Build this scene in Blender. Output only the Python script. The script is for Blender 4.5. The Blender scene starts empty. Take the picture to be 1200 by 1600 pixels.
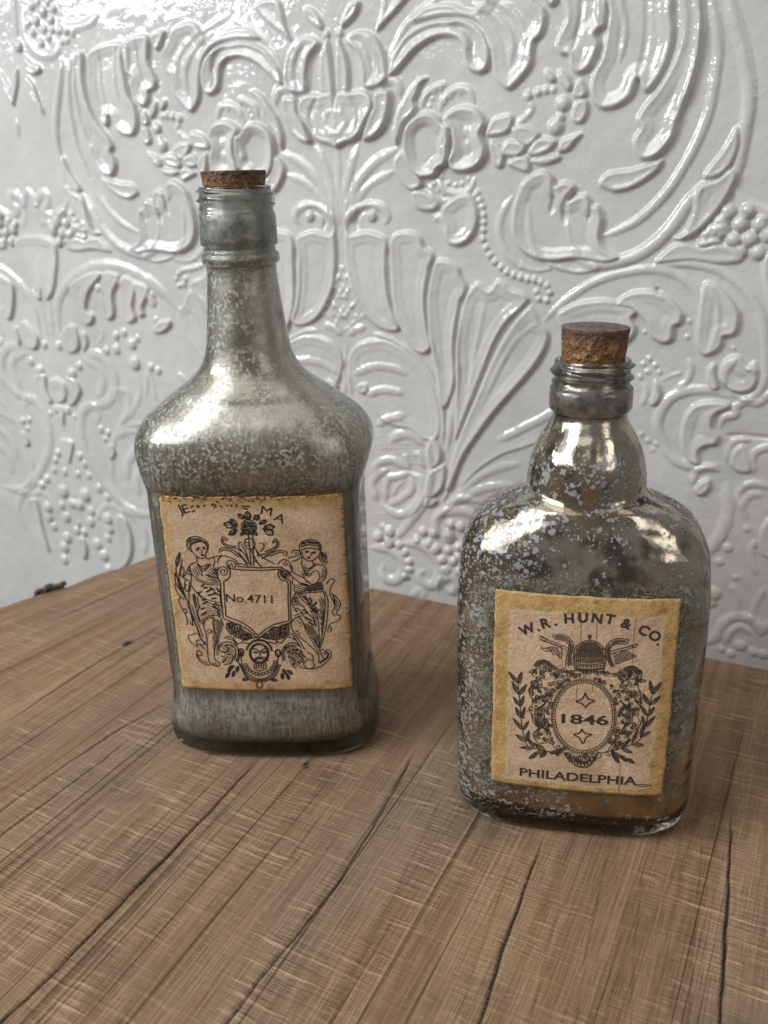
import bpy, bmesh, math, random
import numpy as np
from mathutils import Vector, Matrix

# ------------------------------------------------------------------ camera
scene = bpy.context.scene
col = scene.collection
PITCH, ROLL = math.radians(20.6), math.radians(1.5)
fw = Vector((0, math.cos(PITCH), -math.sin(PITCH)))
rt0 = Vector((1, 0, 0)); up0 = rt0.cross(fw)
rt = rt0 * math.cos(ROLL) - up0 * math.sin(ROLL)
up = up0 * math.cos(ROLL) + rt0 * math.sin(ROLL)
cam_d = bpy.data.cameras.new('camera')
cam = bpy.data.objects.new('camera', cam_d); col.objects.link(cam)
cam.matrix_world = Matrix(((rt.x, up.x, -fw.x, 0), (rt.y, up.y, -fw.y, 0), (rt.z, up.z, -fw.z, 0.26), (0, 0, 0, 1)))
cam_d.sensor_fit = 'VERTICAL'; cam_d.sensor_height = 36; cam_d.sensor_width = 27
cam_d.lens = 36 * 1400 / 1600
cam_d.clip_start = 0.01; cam_d.clip_end = 50
cam_d.dof.use_dof = True; cam_d.dof.focus_distance = 0.36; cam_d.dof.aperture_fstop = 11
scene.camera = cam
scene.render.engine = 'CYCLES'
scene.cycles.use_denoising = True
scene.cycles.max_bounces = 8
scene.cycles.caustics_reflective = False
scene.cycles.caustics_refractive = True
scene.cycles.sample_clamp_indirect = 6

# ------------------------------------------------------------------ room light
world = bpy.data.worlds.new('World'); scene.world = world; world.use_nodes = True
bgn = world.node_tree.nodes['Background']
bgn.inputs[0].default_value = (1.0, 0.97, 0.93, 1); bgn.inputs[1].default_value = 0.20

def area(name, loc, target, sx, sy, watts, color):
    l = bpy.data.lights.new(name, 'AREA'); l.shape = 'RECTANGLE'; l.size = sx; l.size_y = sy
    l.energy = watts; l.color = color
    o = bpy.data.objects.new(name, l); col.objects.link(o); o.location = loc
    o.rotation_euler = (Vector(target) - Vector(loc)).to_track_quat('-Z', 'Y').to_euler()
    return o
# a four-paned window to the left of the table
WX = -1.35
for wy in (0.12, 0.34):
    for wz in (0.66, 0.83):
        area('window_pane_light', (WX, wy, wz), (WX + 1, wy, wz), 0.19, 0.145, 3.6, (0.86, 0.94, 1.0))
# wide soft fill lamp, added on the left to brighten panel and bottles
area('left_fill_light', (-1.30, -0.28, 1.27), (0, 0.45, 0.12), 1.1, 1.1, 25, (0.97, 0.98, 1.0))
# weaker fill lamp added right, behind the camera, lifting the panel's darker end
area('right_fill_light', (1.25, -0.9, 1.0), (0.1, 0.45, 0.1), 0.8, 0.9, 4.5, (1.0, 0.95, 0.88))
# overhead lamp added as ambient fill, in place of unseen ceiling bounce
area('overhead_fill_light', (-0.35, 0.05, 1.7), (-0.2, 0.2, 0), 2.0, 2.0, 11.5, (1.0, 0.98, 0.95))

vs = scene.view_settings
vs.view_transform = 'Standard'; vs.look = 'None'; vs.gamma = 1.0; vs.exposure = 0.0

# ------------------------------------------------------------------ measured outlines (mm)
WALL = [
('s','L',3,2,0.45,((5.7,339.1),(7.7,346.1),(13,351.3),(18.4,352),(17.8,347.7),(14.3,343.5),(9.1,340.1),)),
('s','B',0.75,0,0,((4.3,337,2.6),)),
('s','L',3,2,0.3,((2.9,334.1),(5.4,332),(9.2,323.8),(10.1,313.8),(8.8,304.4),(4,304),(0.5,304.2),)),
('s','L',3.2,2.2,0.6,((8.8,333),(17.4,337.2),(27.2,333.8),(33.4,324.6),(35.2,312.8),(30.5,307.8),(19.6,307.1),(18.7,316.5),(15.7,325.9),)),
('s','R',3.35,1.6,0,((9.6,332.3),(15.7,326.6),(17.9,318.5),(19.6,307.8),)),
('s','R',2.94,1.4,0,((20.6,334),(26.9,325.1),(28.2,315.9),(26.7,306.7),)),
('s','B',0.75,0,0,((15.2,333.8,1.3),(19.6,330.8,1.4),(22.8,327,1.4),(23.9,323,1.4),(24.6,319.1,1.4),(24.9,315.1,1.4),(24.3,311.2,1.3),)),
('s','B',0.75,0,0,((3.8,326.2,1.3),(3.6,323.2,1.3),(3.5,320.2,1.3),(3.3,317.2,1.3),(3.2,314.2,1.3),(3,311.2,1.3),(2.9,308.1,1.3),(2.7,305.1,1.3),(2.6,302,1.3),(2.4,298.9,1.3),)),
('s','L',4,2.6,0.25,((0.5,304.2),(10.6,306),(19.5,306.5),(25.7,302.1),(25.5,295.4),(19.7,287.4),(14.2,280.4),(4.9,277.6),(-1.8,277.1),)),
('s','L',4.2,2.4,0.35,((26.6,304),(36.2,305.5),(36.8,296.8),(33.2,286.8),(25.4,280.3),(17.7,279.6),(21.5,290.1),(25.5,296.7),)),
('s','R',4.05,2.6,0,((27.9,304),(31.3,308.7),(36.7,310.4),(41.2,308.1),(42.7,301.8),)),
('s','G',2.68,1.2,0,((11.3,303.6),(16.5,294.8),(14.4,284.6),)),
('s','R',2.73,1.5,0,((2.3,296.5),(6.1,293.6),(6.7,288.4),(3,284),(-0.5,284.1),)),
('s','R',2.84,1.3,0,((0.4,277.1),(0.2,254.7),(-0,232.5),)),
('s','R',4.02,1.8,0,((14.1,276.6),(8.7,264.7),(4.6,251),(1.8,231.8),)),
('s','R',4.36,2,0,((40.4,274.3),(26.3,267.8),(15.1,258.1),(7.9,245.5),(3.7,231.8),)),
('s','R',3.58,1.5,0,((37.6,261.9),(23.7,256.1),(13.8,247.3),(6.5,234.4),)),
('s','L',2.6,2,0.45,((28.4,335.3),(31.6,344.5),(36.4,358),(52.8,356.3),(43.6,345.9),(36.7,340.9),)),
('s','L',3.4,2.2,0.5,((35.2,312.8),(39.1,323.2),(48.1,333),(61.4,337.8),(73.6,338.2),(84.7,336.3),(92.5,331.4),(97,324.1),(97.8,317.3),(96.1,311.9),(91.3,309.7),(84.6,312.7),(81.9,319.1),(80.4,324.8),(76.2,328.5),(65.9,329.3),(54.3,324.9),(46.2,318.5),(39.2,312.8),)),
('s','G',3.04,2.2,0,((73.6,334.6),(81.8,332.6),(86.7,326.7),(86.8,318.7),(89.8,313.6),)),
('s','G',2.1,1,0,((39,318.4),(48,328.9),(60.2,333.9),(73.6,333.9),)),
('s','L',3,2.2,0.5,((50.5,338.1),(59.9,345),(73.6,345.5),(88.3,341.1),(99.7,351.5),(114.8,349.9),(121.5,342),(127.2,337.5),(127.8,330.5),(125.3,324.8),(122.6,323.2),(121.7,318.6),(120.9,312),(116.1,306.2),(109.1,300.8),(104.3,302.7),(99.8,308.5),(98.2,315.7),(97.4,321),(93.2,330.4),(85.5,336.6),(69.8,339.2),)),
('s','R',2.95,1.7,0,((86.5,344.3),(98.5,337.8),(106.6,330.2),(109.9,322.5),(109.1,314),)),
('s','R',2.28,1,0,((73.5,352.7),(90.1,347.5),(106.3,340),(115.3,330.9),(116.7,321.9),)),
('s','R',2.8,1.6,0,((35.7,317),(39.2,326.4),(46.6,336.9),(57.6,344.6),(69.8,350.1),)),
('s','L',3,2,0.45,((122.6,349.1),(125.6,342.2),(129.8,338.1),(133.1,339.8),(134.1,347.9),)),
('s','L',3.2,2.2,0.5,((137.4,347.6),(138.2,332.4),(134.5,324.3),(133.7,319.7),(136.2,315.7),(140.4,314.8),(140.9,311.2),(143.4,307.2),(147.9,306),(152.7,309.2),(155.6,314.8),(156.6,319.9),(154.5,323.6),(156.6,325.7),(159.1,327.2),(159.7,338.4),(158.3,345.4),)),
('s','R',2.11,1.6,0,((154.2,344.5),(155.3,336),(155.5,328),)),
('s','G',1.85,1,0,((146.1,345.3),(145.8,331.2),(142.6,317),)),
('s','L',3.2,2.3,0.55,((159.9,345.3),(160,332.7),(159,322.9),(157.7,313.5),(153.8,306.8),(152.6,299.1),(154.6,292.4),(159.2,288.6),(167.1,289.4),(174.2,294),(177.1,301.7),(178.7,297.6),(181.4,295.1),(186.7,300),(191.2,309.1),(193,320.1),(191.7,328.5),(187.5,342.4),)),
('s','R',2.4,1.7,0,((164.7,343.4),(168.2,329.2),(168.8,320.1),(167.2,310.8),)),
('s','G',2.37,1,0,((178.4,342),(179.5,319.8),(176.8,301.5),)),
('s','L',3.4,2.3,0.5,((194.4,341.7),(196.3,326.7),(195.8,315.7),(192.7,306.1),(186.7,295.9),(179.4,288.1),(177.3,282.3),(179.4,279.5),(176.8,275.4),(176.6,269.7),(180.2,264.4),(184.5,263.6),(190.7,266.5),(196.4,273.8),(198.2,281.4),(200.2,286.5),(203.7,298.3),(206,312.2),(205.6,328.5),(202.4,340.9),)),
('s','R',2.32,2,0,((204.7,328.6),(205.7,314.9),(203.3,299.8),(198.3,287.8),)),
('s','R',2.35,1.5,0,((194.5,340.3),(196,326.7),(195.8,315.7),(192.7,306.1),(186.7,295.9),(180.1,288.1),)),
('s','S',-1,1.84,1.4,((197.9,285.5),(197.7,277),(192.2,267.3),(183.9,263.7),)),
('s','R',3.63,2.4,0,((206.9,339.1),(211.4,325.3),(213.9,312.9),(213.8,301.9),(212.2,285),(207.5,270.7),(202.3,259.8),(195.4,248.4),(183.3,235.9),(172.1,229.5),(163,226.1),)),
('s','L',2.6,2.2,0.5,((159.7,252.7),(164.4,258.6),(176.6,260.2),(187.1,263.3),(192.5,264.3),(190.1,258.3),(179.6,251.1),(169.8,248.4),(163.9,249.8),)),
('s','R',4.57,3.2,0,((215,338.3),(220.1,324.6),(225.8,309.3),(229.4,296.7),(230.5,286.9),(229.7,273.6),(228.3,259.2),(226,247),)),
('s','L',3.4,2.2,0.3,((226.2,278.6),(220.8,268.2),(213.9,258.6),(212.7,254.8),(216.2,253.8),(221.2,255.5),(225.8,260.4),(228.6,269.9),)),
('s','L',3.6,2.4,0.35,((211.3,250.6),(208.4,237.4),(205.4,228.3),(199.9,226.1),(204.5,224.2),(212.2,227.8),(219.3,235.2),(226.1,246.1),(229.2,256.2),(225.3,259.2),(219.8,254.6),)),
('s','R',4.92,3.2,0,((213.2,252.7),(206.1,242.1),(199.1,231.2),(191,222.5),(180.5,215.8),(168,212.3),(159.3,212.1),(148.5,214.6),)),
('s','S',1,3.16,1.8,((132.2,211.5),(141.5,208.3),(152.5,206.8),(164,209.5),)),
('s','S',1,2.9,1.2,((115.3,209.1),(126.8,206.9),(136.7,208.5),)),
('s','L',3.6,2.4,0.5,((112.5,241.1),(115.3,249.5),(117,253.8),(123.1,258.6),(130.2,260.3),(135,257),(136.3,253.1),(141.1,254.9),(146.9,252.9),(147.4,249.7),(143.7,245.2),(148.6,247.4),(153.8,248),(157.1,243.1),(161.4,241.8),(163.5,234.3),(162.7,225.5),(165.8,220.2),(174,215.7),(166.3,212.2),(150.3,213.9),(135.8,212.3),(124.6,214.2),(116.1,219.6),(111.7,229.2),)),
('s','G',2.4,1.5,0,((135.4,255.7),(135.9,245.9),(134,237.7),)),
('s','G',2.73,1.8,0,((147,250.3),(142.4,242.6),(142.2,232.7),)),
('s','G',2.02,1.5,0,((156.7,244.4),(156.7,239.2),(155.6,234.3),)),
('s','R',2.84,1.2,0,((121.4,243.4),(123.1,225.9),(129.1,212.9),)),
('s','R',3.26,1.8,0,((111.2,246.9),(106.1,238.4),(104.1,228.5),(108.6,217),(119.1,208.5),)),
('s','R',2.07,1,0,((143.9,234.3),(146.2,224.3),(152,216),)),
('s','L',2.6,1.8,0.35,((95.5,278.9),(99.1,286.8),(110.1,289.2),(111,283.7),(106.3,279.1),)),
('s','L',2.6,1.8,0.35,((110.3,282.2),(118.6,283.4),(126.3,279),(124.6,275.2),(119.7,272.2),(113.8,275.3),)),
('s','L',2.6,1.8,0.35,((119.8,270),(126,276.5),(136,275.5),(134,271.4),(129.9,268.7),(122.8,267.3),)),
('s','L',2.6,1.8,0.35,((104.7,269.5),(108.3,275.9),(116,274.9),(119,271.3),(113.6,267.3),)),
('s','L',2.6,1.8,0.35,((136.6,269.1),(139.1,275.3),(149.7,278.3),(146.5,274.1),(142.2,269.6),)),
('s','L',2.6,1.8,0.35,((143.5,284.5),(145.2,292.9),(150.9,294.1),(152.2,288),(148.8,282.7),)),
('s','L',2.6,1.8,0.35,((143.6,296.1),(144.7,302),(148,303.6),(151.3,297.4),(148.1,294.3),)),
('s','L',2.6,1.8,0.35,((135.9,309.2),(136.1,303.7),(140.8,298.3),(143.4,301.5),(140.4,306.5),)),
('s','L',2.6,1.8,0.35,((127.9,309.1),(128.8,304.8),(132.7,302.8),(134,305.1),(130.7,308.9),)),
('s','L',2.6,1.8,0.35,((108.2,264.2),(113.6,267.3),(119.9,267.7),(121.8,262.5),(120.1,259.3),(112,261.8),)),
('s','L',2.6,1.8,0.35,((122.1,265.4),(129.9,267.7),(137.7,267.8),(137.5,265),(128.3,262.6),)),
('s','L',2.6,1.8,0.35,((97.5,275.6),(102.3,275.4),(106.6,269.4),(104.9,261.9),(99.9,264.4),)),
('s','B',0.75,0,0,((124.5,299,2.3),(129,299.9,2.3),(118.9,297.5,2.6),(138.3,292.7,3.9),(135,281.8,4.3),(137.2,286.3,2.6),(132.8,299.7,2),)),
('s','R',2.69,1.8,0,((118.2,295),(121.6,291.7),(117.8,286.9),(112.4,284),)),
('s','L',3,2,0.3,((39.6,275.7),(37.7,283.6),(40.8,293.6),(45.1,300),(50,306.3),(56,310.4),(60.8,310.1),(56.4,307.2),(54.4,302.4),(51.9,298.6),(53.5,295.3),(50.6,291.4),(44.8,286.7),(42.2,280),)),
('s','L',3.2,2,0.3,((38.1,263.2),(39.5,269.5),(44.5,272.8),(50.2,263.6),(55.8,257.3),(55.8,252.8),(49.1,250.7),(43.3,254.7),)),
('s','L',2.6,2,0.3,((49.1,250.4),(58.2,251),(64.7,246.7),(67.2,242.5),(62.2,239.3),(52.3,241.2),)),
('s','R',2.86,2.2,0,((55.9,295.1),(58.3,301.2),(65,305),(71.3,305.9),)),
('s','R',3.15,2.4,0,((67,294.6),(72.4,301.1),(79.3,303.5),(85,301.9),(88.1,295.4),)),
('s','B',0.75,0,0,((64.3,302.8,1.3),(62.7,299.4,1.3),(61,295.8,1.2),(68.2,303.6,1.2),(74,299.7,1.4),(79.3,300.7,1.4),(70.5,297,1.3),(67.7,293.9,1.2),)),
('s','L',4.6,2.6,0.75,((44.2,276.5),(45.6,285),(51.8,290.7),(59.8,293),(66.2,290.7),(69.7,287.2),(73.6,285.4),(74.8,278.8),(73.6,270.5),(71.6,264.5),(67.2,262.2),(64.8,258.5),(55.4,257.6),(48.5,262.3),(45.3,268.6),)),
('s','L',4.4,2.6,0.7,((69.7,288.9),(75.5,293.5),(82,295.1),(89.7,293.4),(94.6,288.7),(95.8,284.4),(93.2,279.7),(96,273.7),(95.7,268.1),(91.2,262.6),(83.5,260.1),(75.6,261),(72.8,265.4),(75.2,273.8),(74.4,282.1),)),
('s','R',3.26,2,0,((69.6,270.6),(68.1,275.7),(71.2,281.2),(74.4,285),)),
('s','R',3.63,1.8,0,((71.2,264.5),(73.6,268.8),(73.6,275.5),(74.8,282.1),)),
('s','B',0.75,0,0,((77.1,290.5,1.4),(82.1,291.2,1.6),(86.7,289.7,1.4),(90.5,287.2,1.4),(77.9,286.8,1.4),(78.7,283.5,1.4),(77.1,274.4,1.4),(77.5,271.3,1.4),(76.8,265.7,1.4),(81.5,264.9,1.5),(86.1,265.7,1.5),(90,268.6,1.4),(92.2,271.9,1.3),)),
('s','B',0.5,0,0,((84.1,281.7,3.2),(83.7,274.1,3.6),)),
('s','R',2.95,2.2,0,((66,256.4),(70.4,250.8),(78.8,249),(85.9,250.9),(88.9,257.3),)),
('s','B',0.75,0,0,((68,258.1,1.4),(72.4,254.5,1.4),(76.8,253.4,1.4),(80.7,254.1,1.4),(85,256.4,1.4),(63.2,254.4,1.3),(66.4,251.2,1.3),(69.6,249.1,1.3),)),
('s','R',2.63,1.8,0,((60.3,254.4),(63.5,248.8),(69.6,244.9),(74.8,246.9),)),
('s','L',3.2,2.6,0.5,((69.6,242.5),(78.8,248.3),(87.1,248.8),(91.5,241.3),(91.6,232.6),(87.7,224.5),(79.7,219.8),(72.8,221.2),(70,226.2),(70.8,231.9),(68.4,236.8),)),
('s','R',3.43,2,0,((63.4,234.4),(66.7,236.1),(69.6,232.6),(69.6,226.9),)),
('s','B',0.8,0,0,((90.4,249.1,2.1),(92.2,245.5,2.1),(93.7,241.7,2.1),(94.6,237.5,2.1),(94.7,233.3,2.1),(94.4,229.1,2.1),(94.2,224.2,2.1),(96.3,219.5,2.1),(98.7,215.3,2.1),(101.8,211.6,2.1),(105.6,208.7,2.1),(109.2,206.1,2.1),(113.5,204.5,2.1),(117.7,203.4,2.1),(121.9,202.6,2.1),(126,202.3,2.1),(129.9,201.2,2.1),(133.2,199.2,2.1),(135.1,195.6,2.1),(133.5,191.1,2.1),(129.2,192,2.1),(127.3,195.6,2.1),)),
('s','L',2.6,2.4,0.45,((3.7,231.8),(7.1,226.5),(18.4,228.8),(26.3,227.4),(31.9,224.8),(33.5,220),(32.4,212.2),(32.9,197),(35.7,182.8),(40.3,171.3),(35.3,167.9),(24.5,170.5),(14.7,178),(7.3,190.3),(3.1,209.7),)),
('s','R',4.02,2.4,0,((3.6,229.9),(7.5,237),(15.3,241.8),(24.6,243.1),(31.1,240.6),(33.1,236.2),(30.4,232.2),)),
('s','G',2.43,1.6,0,((12.2,229.5),(11,235.5),(16.1,240.3),(24.1,241.3),)),
('s','B',0.7,0,0,((22.2,237,3.6),)),
('s','L',2.8,2.4,0.5,((34.6,209.6),(34.4,221.5),(38.5,227.4),(48.8,228.6),(55.9,225),(57.5,219.9),(63.3,216.7),(63.7,212),(61.2,206.8),(58.9,190.3),(60,172.3),(62.5,161.6),(56.4,155.3),(47.6,158.7),(39.9,172.1),(35.8,187.5),)),
('s','L',2.8,2.4,0.5,((62,203.5),(65.4,212.4),(73.6,212.2),(79.8,208.7),(81.4,204),(85.1,198.6),(84.4,193.1),(81.1,187),(78.7,172.2),(77.5,158.6),(77.6,139),(69.3,122.1),(63.3,145.8),(60.4,169.3),(59.3,188.4),)),
('s','L',2.6,2.4,0.5,((82.4,186.3),(86.8,196.1),(92.4,200.6),(98.8,196.5),(103.8,202.4),(109,200.4),(112.1,197.6),(120.3,195),(123.5,191.6),(120.9,187.5),(110.3,177.2),(102.6,164),(95.6,146.3),(86.6,123.7),(77.2,102.2),(78,139),(78.3,162.6),)),
('s','L',2.4,2.4,0.5,((122.5,187.2),(125.2,187.7),(128,183.9),(130.8,178.6),(135.6,174.1),(135.1,166),(127.9,152.9),(115.3,137.4),(104.2,123.8),(93.2,108.1),(83.4,92.1),(74.6,69.9),(71,71.6),(79,102.4),(92.8,136.3),(104.7,162.3),(113.5,176.6),)),
('s','R',3.3,1.8,0,((32.5,214),(32.5,198.9),(34.8,183.6),(39.9,171.3),)),
('s','R',3.25,1.8,0,((60.3,205.7),(58.1,190.2),(59.6,172.3),(62.5,159.6),(67.2,146.1),)),
('s','R',4.11,2.6,0,((81.5,187.8),(78.3,172.1),(77.5,157.9),(78,144.9),(76.3,126.8),(74.1,114.3),(71.5,95.3),)),
('s','R',2.37,1,0,((96.9,189.8),(94.3,177.9),(90.4,158.7),(87.3,135.8),)),
('s','R',3.09,1.6,0,((120.9,187.9),(110.3,177.2),(102.6,164),(95.6,146.3),)),
('s','R',2.32,1,0,((129.7,178.5),(119.1,170.6),(108.9,155),(99.1,134.8),)),
('s','S',-1,2.84,1.6,((135.6,173.4),(135.1,166),(127.9,152.9),(115.3,137.4),(104.2,123.8),(93.2,108.1),(83.4,92.1),(75.1,72.2),(66.4,53.3),)),
('s','R',3.97,1.8,0,((142.5,129.1),(133.8,122.4),(120.8,114.4),(105.9,105.5),)),
('s','S',-1,3.32,1.5,((136.2,109.7),(122.4,103.3),(108.1,96.7),(93.5,85.3),(80.4,70.7),)),
('s','R',4.31,1.6,0,((116.9,78.8),(102.2,75.1),(89.3,69),(76,57.9),)),
('s','R',3.84,1.5,0,((120.7,93),(104.1,86.7),(89.2,76.3),(73.7,58.8),)),
('s','B',0.5,0,0,((0.3,205.8,1.8),)),
('s','B',0.5,0,0,((2.6,200,1.8),)),
('s','B',0.5,0,0,((-0.9,194,1.8),(6.1,194.2,1.8),)),
('s','B',0.5,0,0,((2.1,188.2,1.8),(9.1,188.4,1.8),)),
('s','B',0.5,0,0,((-1.5,182,1.8),(5.6,182.3,1.8),(12.5,182.6,1.8),)),
('s','B',0.5,0,0,((1.5,176.2,1.8),(8.6,176.5,1.8),(15.6,176.8,1.8),)),
('s','R',2.13,1,0,((-0.3,206.5),(5.7,196.2),(12.2,186.6),(20.1,175),)),
('s','R',1.72,0.9,0,((-0.8,196),(5.3,186.3),(11.8,175.8),)),
('s','R',1.74,0.9,0,((-1.4,184.1),(4.7,174.3),(6.8,168.3),)),
('s','R',1.72,0.9,0,((-1.3,186.1),(5.7,195),)),
('s','R',1.73,0.9,0,((-1.9,174),(12.3,188.5),)),
('s','R',1.74,0.9,0,((-2.3,165.8),(17.5,179.7),)),
('s','R',3.49,1.8,0,((2.4,164),(7.8,168),(15.3,170),)),
('s','R',2.71,1.5,0,((0.8,157.7),(-0.4,151.1),(3.4,142.9),(1.4,134.6),(2.9,123.8),)),
('s','S',1,4.26,2.6,((69.3,97.1),(69.8,113.1),(67.6,128),(61.1,143.7),(48.5,156.3),(30.7,165.2),(18.4,167),)),
('s','L',2,3,0.3,((1.3,149.5),(11.2,160.5),(29.8,163.6),(47.6,155.5),(59.8,142.3),(66.3,126.7),(68.4,110.4),(64.8,100.8),(55.8,99.8),(46.8,105.2),(32.9,106.7),(21.3,113.2),(14.6,125.4),(5.3,133.1),)),
('s','R',3.93,1.6,0,((5.6,139),(20,145.1),(34.8,145.3),(43.8,141.9),)),
('s','R',3.98,2,0,((15.6,126.3),(26.5,130.6),(41.7,129.8),)),
('s','L',3.2,2,0.45,((6.6,130.2),(11.1,134.4),(15.9,133.9),(16.6,128.9),(11.3,126.3),)),
('s','R',4.03,2,0,((21.1,106.3),(30.7,112),(42.4,115.3),)),
('s','R',4.91,2.6,0,((31.2,96.1),(36.5,101.1),(46.7,102.6),(56.7,96.9),)),
('s','L',3.4,1.8,0.3,((59,99.3),(60.8,103.3),(64.8,100.4),(68.4,94.9),(67.9,87.6),(63.8,82.3),(59.8,84.4),(58,92.4),)),
('s','L',3.4,1.8,0.3,((60.6,79.8),(69.7,86.1),(71.5,78.2),(69.2,69.2),(63.7,63.5),(58.6,58.3),(57.4,69.7),)),
('s','L',3,1.4,0.2,((59.1,62.9),(65.6,60.3),(60,55.4),(56.3,56.2),)),
('s','R',4.57,2.2,0,((57.6,99.2),(61.1,83.3),(59.2,66.4),(53,53.5),(41.9,38.9),(31.9,25.6),)),
('s','R',4.16,2.4,0,((16.6,73.1),(21.7,80),(32.3,84),(42.6,79.6),)),
('s','R',4.23,2.2,0,((19.9,53),(16.8,65),(21.5,72.8),(28.8,76.9),)),
('s','R',3.71,2,0,((26.8,55.4),(27.6,66.9),(30.1,71.3),(37.3,73.2),(44.4,76.8),)),
('s','R',4.62,2.6,0,((44.9,76.4),(53.2,72.6),(53.6,62.1),(46.4,51.5),(36.2,45.9),(23.2,50.8),)),
('s','R',3.7,1.8,0,((46.3,73.5),(46.6,65.5),(38.4,57.6),(29.1,51.7),)),
('s','R',2.32,1.2,0,((32.7,59.5),(35.7,65.8),(41.5,71.1),)),
('s','B',0.5,0,0,((23.2,99.2,1.2),(26.6,99.5,1.2),(29.9,99.9,1.2),(33.2,100.3,1.2),(36.5,100.6,1.2),(39.8,101,1.2),(43,101.3,1.2),(46.3,101.7,1.2),(49.5,102.1,1.2),(52.7,102.4,1.2),(55.9,102.8,1.2),(24.6,96.7,1.2),(27.9,97.1,1.2),(31.3,97.4,1.2),(34.6,97.8,1.2),(37.8,98.2,1.2),(41.1,98.6,1.2),(44.4,98.9,1.2),(47.6,99.3,1.2),(50.8,99.7,1.2),(54,100,1.2),(57.2,100.4,1.2),(23.1,93.9,1.2),(26.4,94.3,1.2),(29.8,94.7,1.2),(33.1,95,1.2),(36.4,95.4,1.2),(39.7,95.8,1.2),(42.9,96.2,1.2),(46.2,96.6,1.2),(49.4,96.9,1.2),(52.6,97.3,1.2),(55.8,97.7,1.2),(24.4,91.4,1.2),(27.8,91.8,1.2),(31.1,92.2,1.2),(34.4,92.6,1.2),(37.7,93,1.2),(41,93.4,1.2),(44.3,93.7,1.2),(47.5,94.1,1.2),(50.7,94.5,1.2),(54,94.9,1.2),(57.1,95.3,1.2),(39.6,90.6,1.2),(42.8,91,1.2),(46.1,91.4,1.2),(49.3,91.8,1.2),(52.5,92.1,1.2),(55.7,92.5,1.2),(40.9,88.1,1.2),(44.2,88.5,1.2),(47.4,88.9,1.2),(50.7,89.3,1.2),(53.9,89.7,1.2),(57.1,90.1,1.2),(39.5,85.3,1.2),(42.7,85.7,1.2),(46,86.2,1.2),(49.3,86.6,1.2),(52.5,87,1.2),(55.7,87.4,1.2),(40.8,82.9,1.2),(44.1,83.3,1.2),(47.4,83.7,1.2),(50.6,84.1,1.2),(53.8,84.5,1.2),(57,84.9,1.2),)),
('s','B',0.5,0,0,((19.1,43.6,1.2),(22.5,44.2,1.2),(26,44.7,1.2),(29.4,45.3,1.2),(32.8,45.8,1.2),(36.2,46.3,1.2),(39.6,46.9,1.2),(43,47.4,1.2),(46.3,47.9,1.2),(20.5,41.1,1.2),(23.9,41.6,1.2),(27.4,42.2,1.2),(30.8,42.7,1.2),(34.2,43.3,1.2),(37.6,43.8,1.2),(41,44.3,1.2),(44.4,44.9,1.2),(18.9,38,1.2),(22.4,38.6,1.2),(25.8,39.1,1.2),(29.3,39.7,1.2),(32.7,40.2,1.2),(36.1,40.8,1.2),(39.5,41.3,1.2),(20.3,35.4,1.2),(23.8,36,1.2),(27.2,36.6,1.2),(30.7,37.1,1.2),(34.1,37.7,1.2),(37.5,38.2,1.2),(18.7,32.3,1.2),(22.2,32.9,1.2),(25.7,33.5,1.2),(29.1,34.1,1.2),(32.6,34.6,1.2),(20.1,29.7,1.2),(23.6,30.3,1.2),(27.1,30.9,1.2),(30.5,31.5,1.2),(34,32.1,1.2),(18.5,26.6,1.2),(22,27.2,1.2),(25.5,27.8,1.2),(29,28.4,1.2),)),
('s','R',3.16,1.8,0,((42.3,90.1),(43.2,84.5),(45,79.5),)),
('s','R',3.13,1.8,0,((47,89.7),(52.1,89.5),(53.4,84.9),(56.5,81.4),)),
('s','B',0.8,0,0,((20,27.4,4.2),(29.1,32.6,4.2),(28.9,25.1,4.2),(24.2,35.1,2.8),(54.2,36.8,3.3),(49.9,30.6,2.8),(58.9,29.3,3),(64,26.1,3.5),(62.2,36.8,3.3),(72.8,26.3,3),(68.7,19,3),(76.1,18.6,3),(71.5,12.1,3.3),(74.7,45.2,3.3),(73.3,39.1,3.5),(81.5,44.5,3.3),(40.5,19.1,3),(43.8,13.1,3),(44.2,7.4,2.8),(41.2,1.5,2.8),(36.2,24,3.3),(80.2,29.8,3.3),(80.2,23,3.3),(80.7,12.5,3.3),(85.6,34,3.3),(86.6,26,3.3),(86.2,18.6,3.3),(91.9,30.6,3.3),(91.6,22.8,3.3),(85.8,8.8,3.3),(93,14.8,3.3),)),
('s','R',5.23,2.8,0,((39.7,25.5),(52.2,26.8),(62.6,20.7),(66.8,12.6),(64.4,2.7),(59.1,-2.1),(52.9,0.5),(52,5.5),(55.8,8.7),)),
('s','R',5.41,2.8,0,((14.2,17.7),(26.3,19.4),(36.1,15),(39.3,6.5),(34.7,-2.2),(26.1,-4.3),(22.3,1.3),(23.9,7),)),
('s','R',4.71,2.6,0,((64.8,-4.8),(67.7,3.4),(74.7,7.6),(78.9,3.2),(76.1,-3),(71.9,-1.5),)),
('s','R',4.96,2.4,0,((65.4,34.1),(63.2,44.7),(69.2,52.4),(82.3,55.7),(93.9,54),)),
('s','R',4,2,0,((64.6,48.5),(73.3,58.3),(82.3,64.5),(95,63.8),)),
('s','B',0.6,0,0,((73.3,36.4,4.6),)),
('s','R',4.39,1.6,0,((44.9,-13.8),(49.8,-7.9),(54.7,-6.9),(52.7,-12.1),)),
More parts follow.
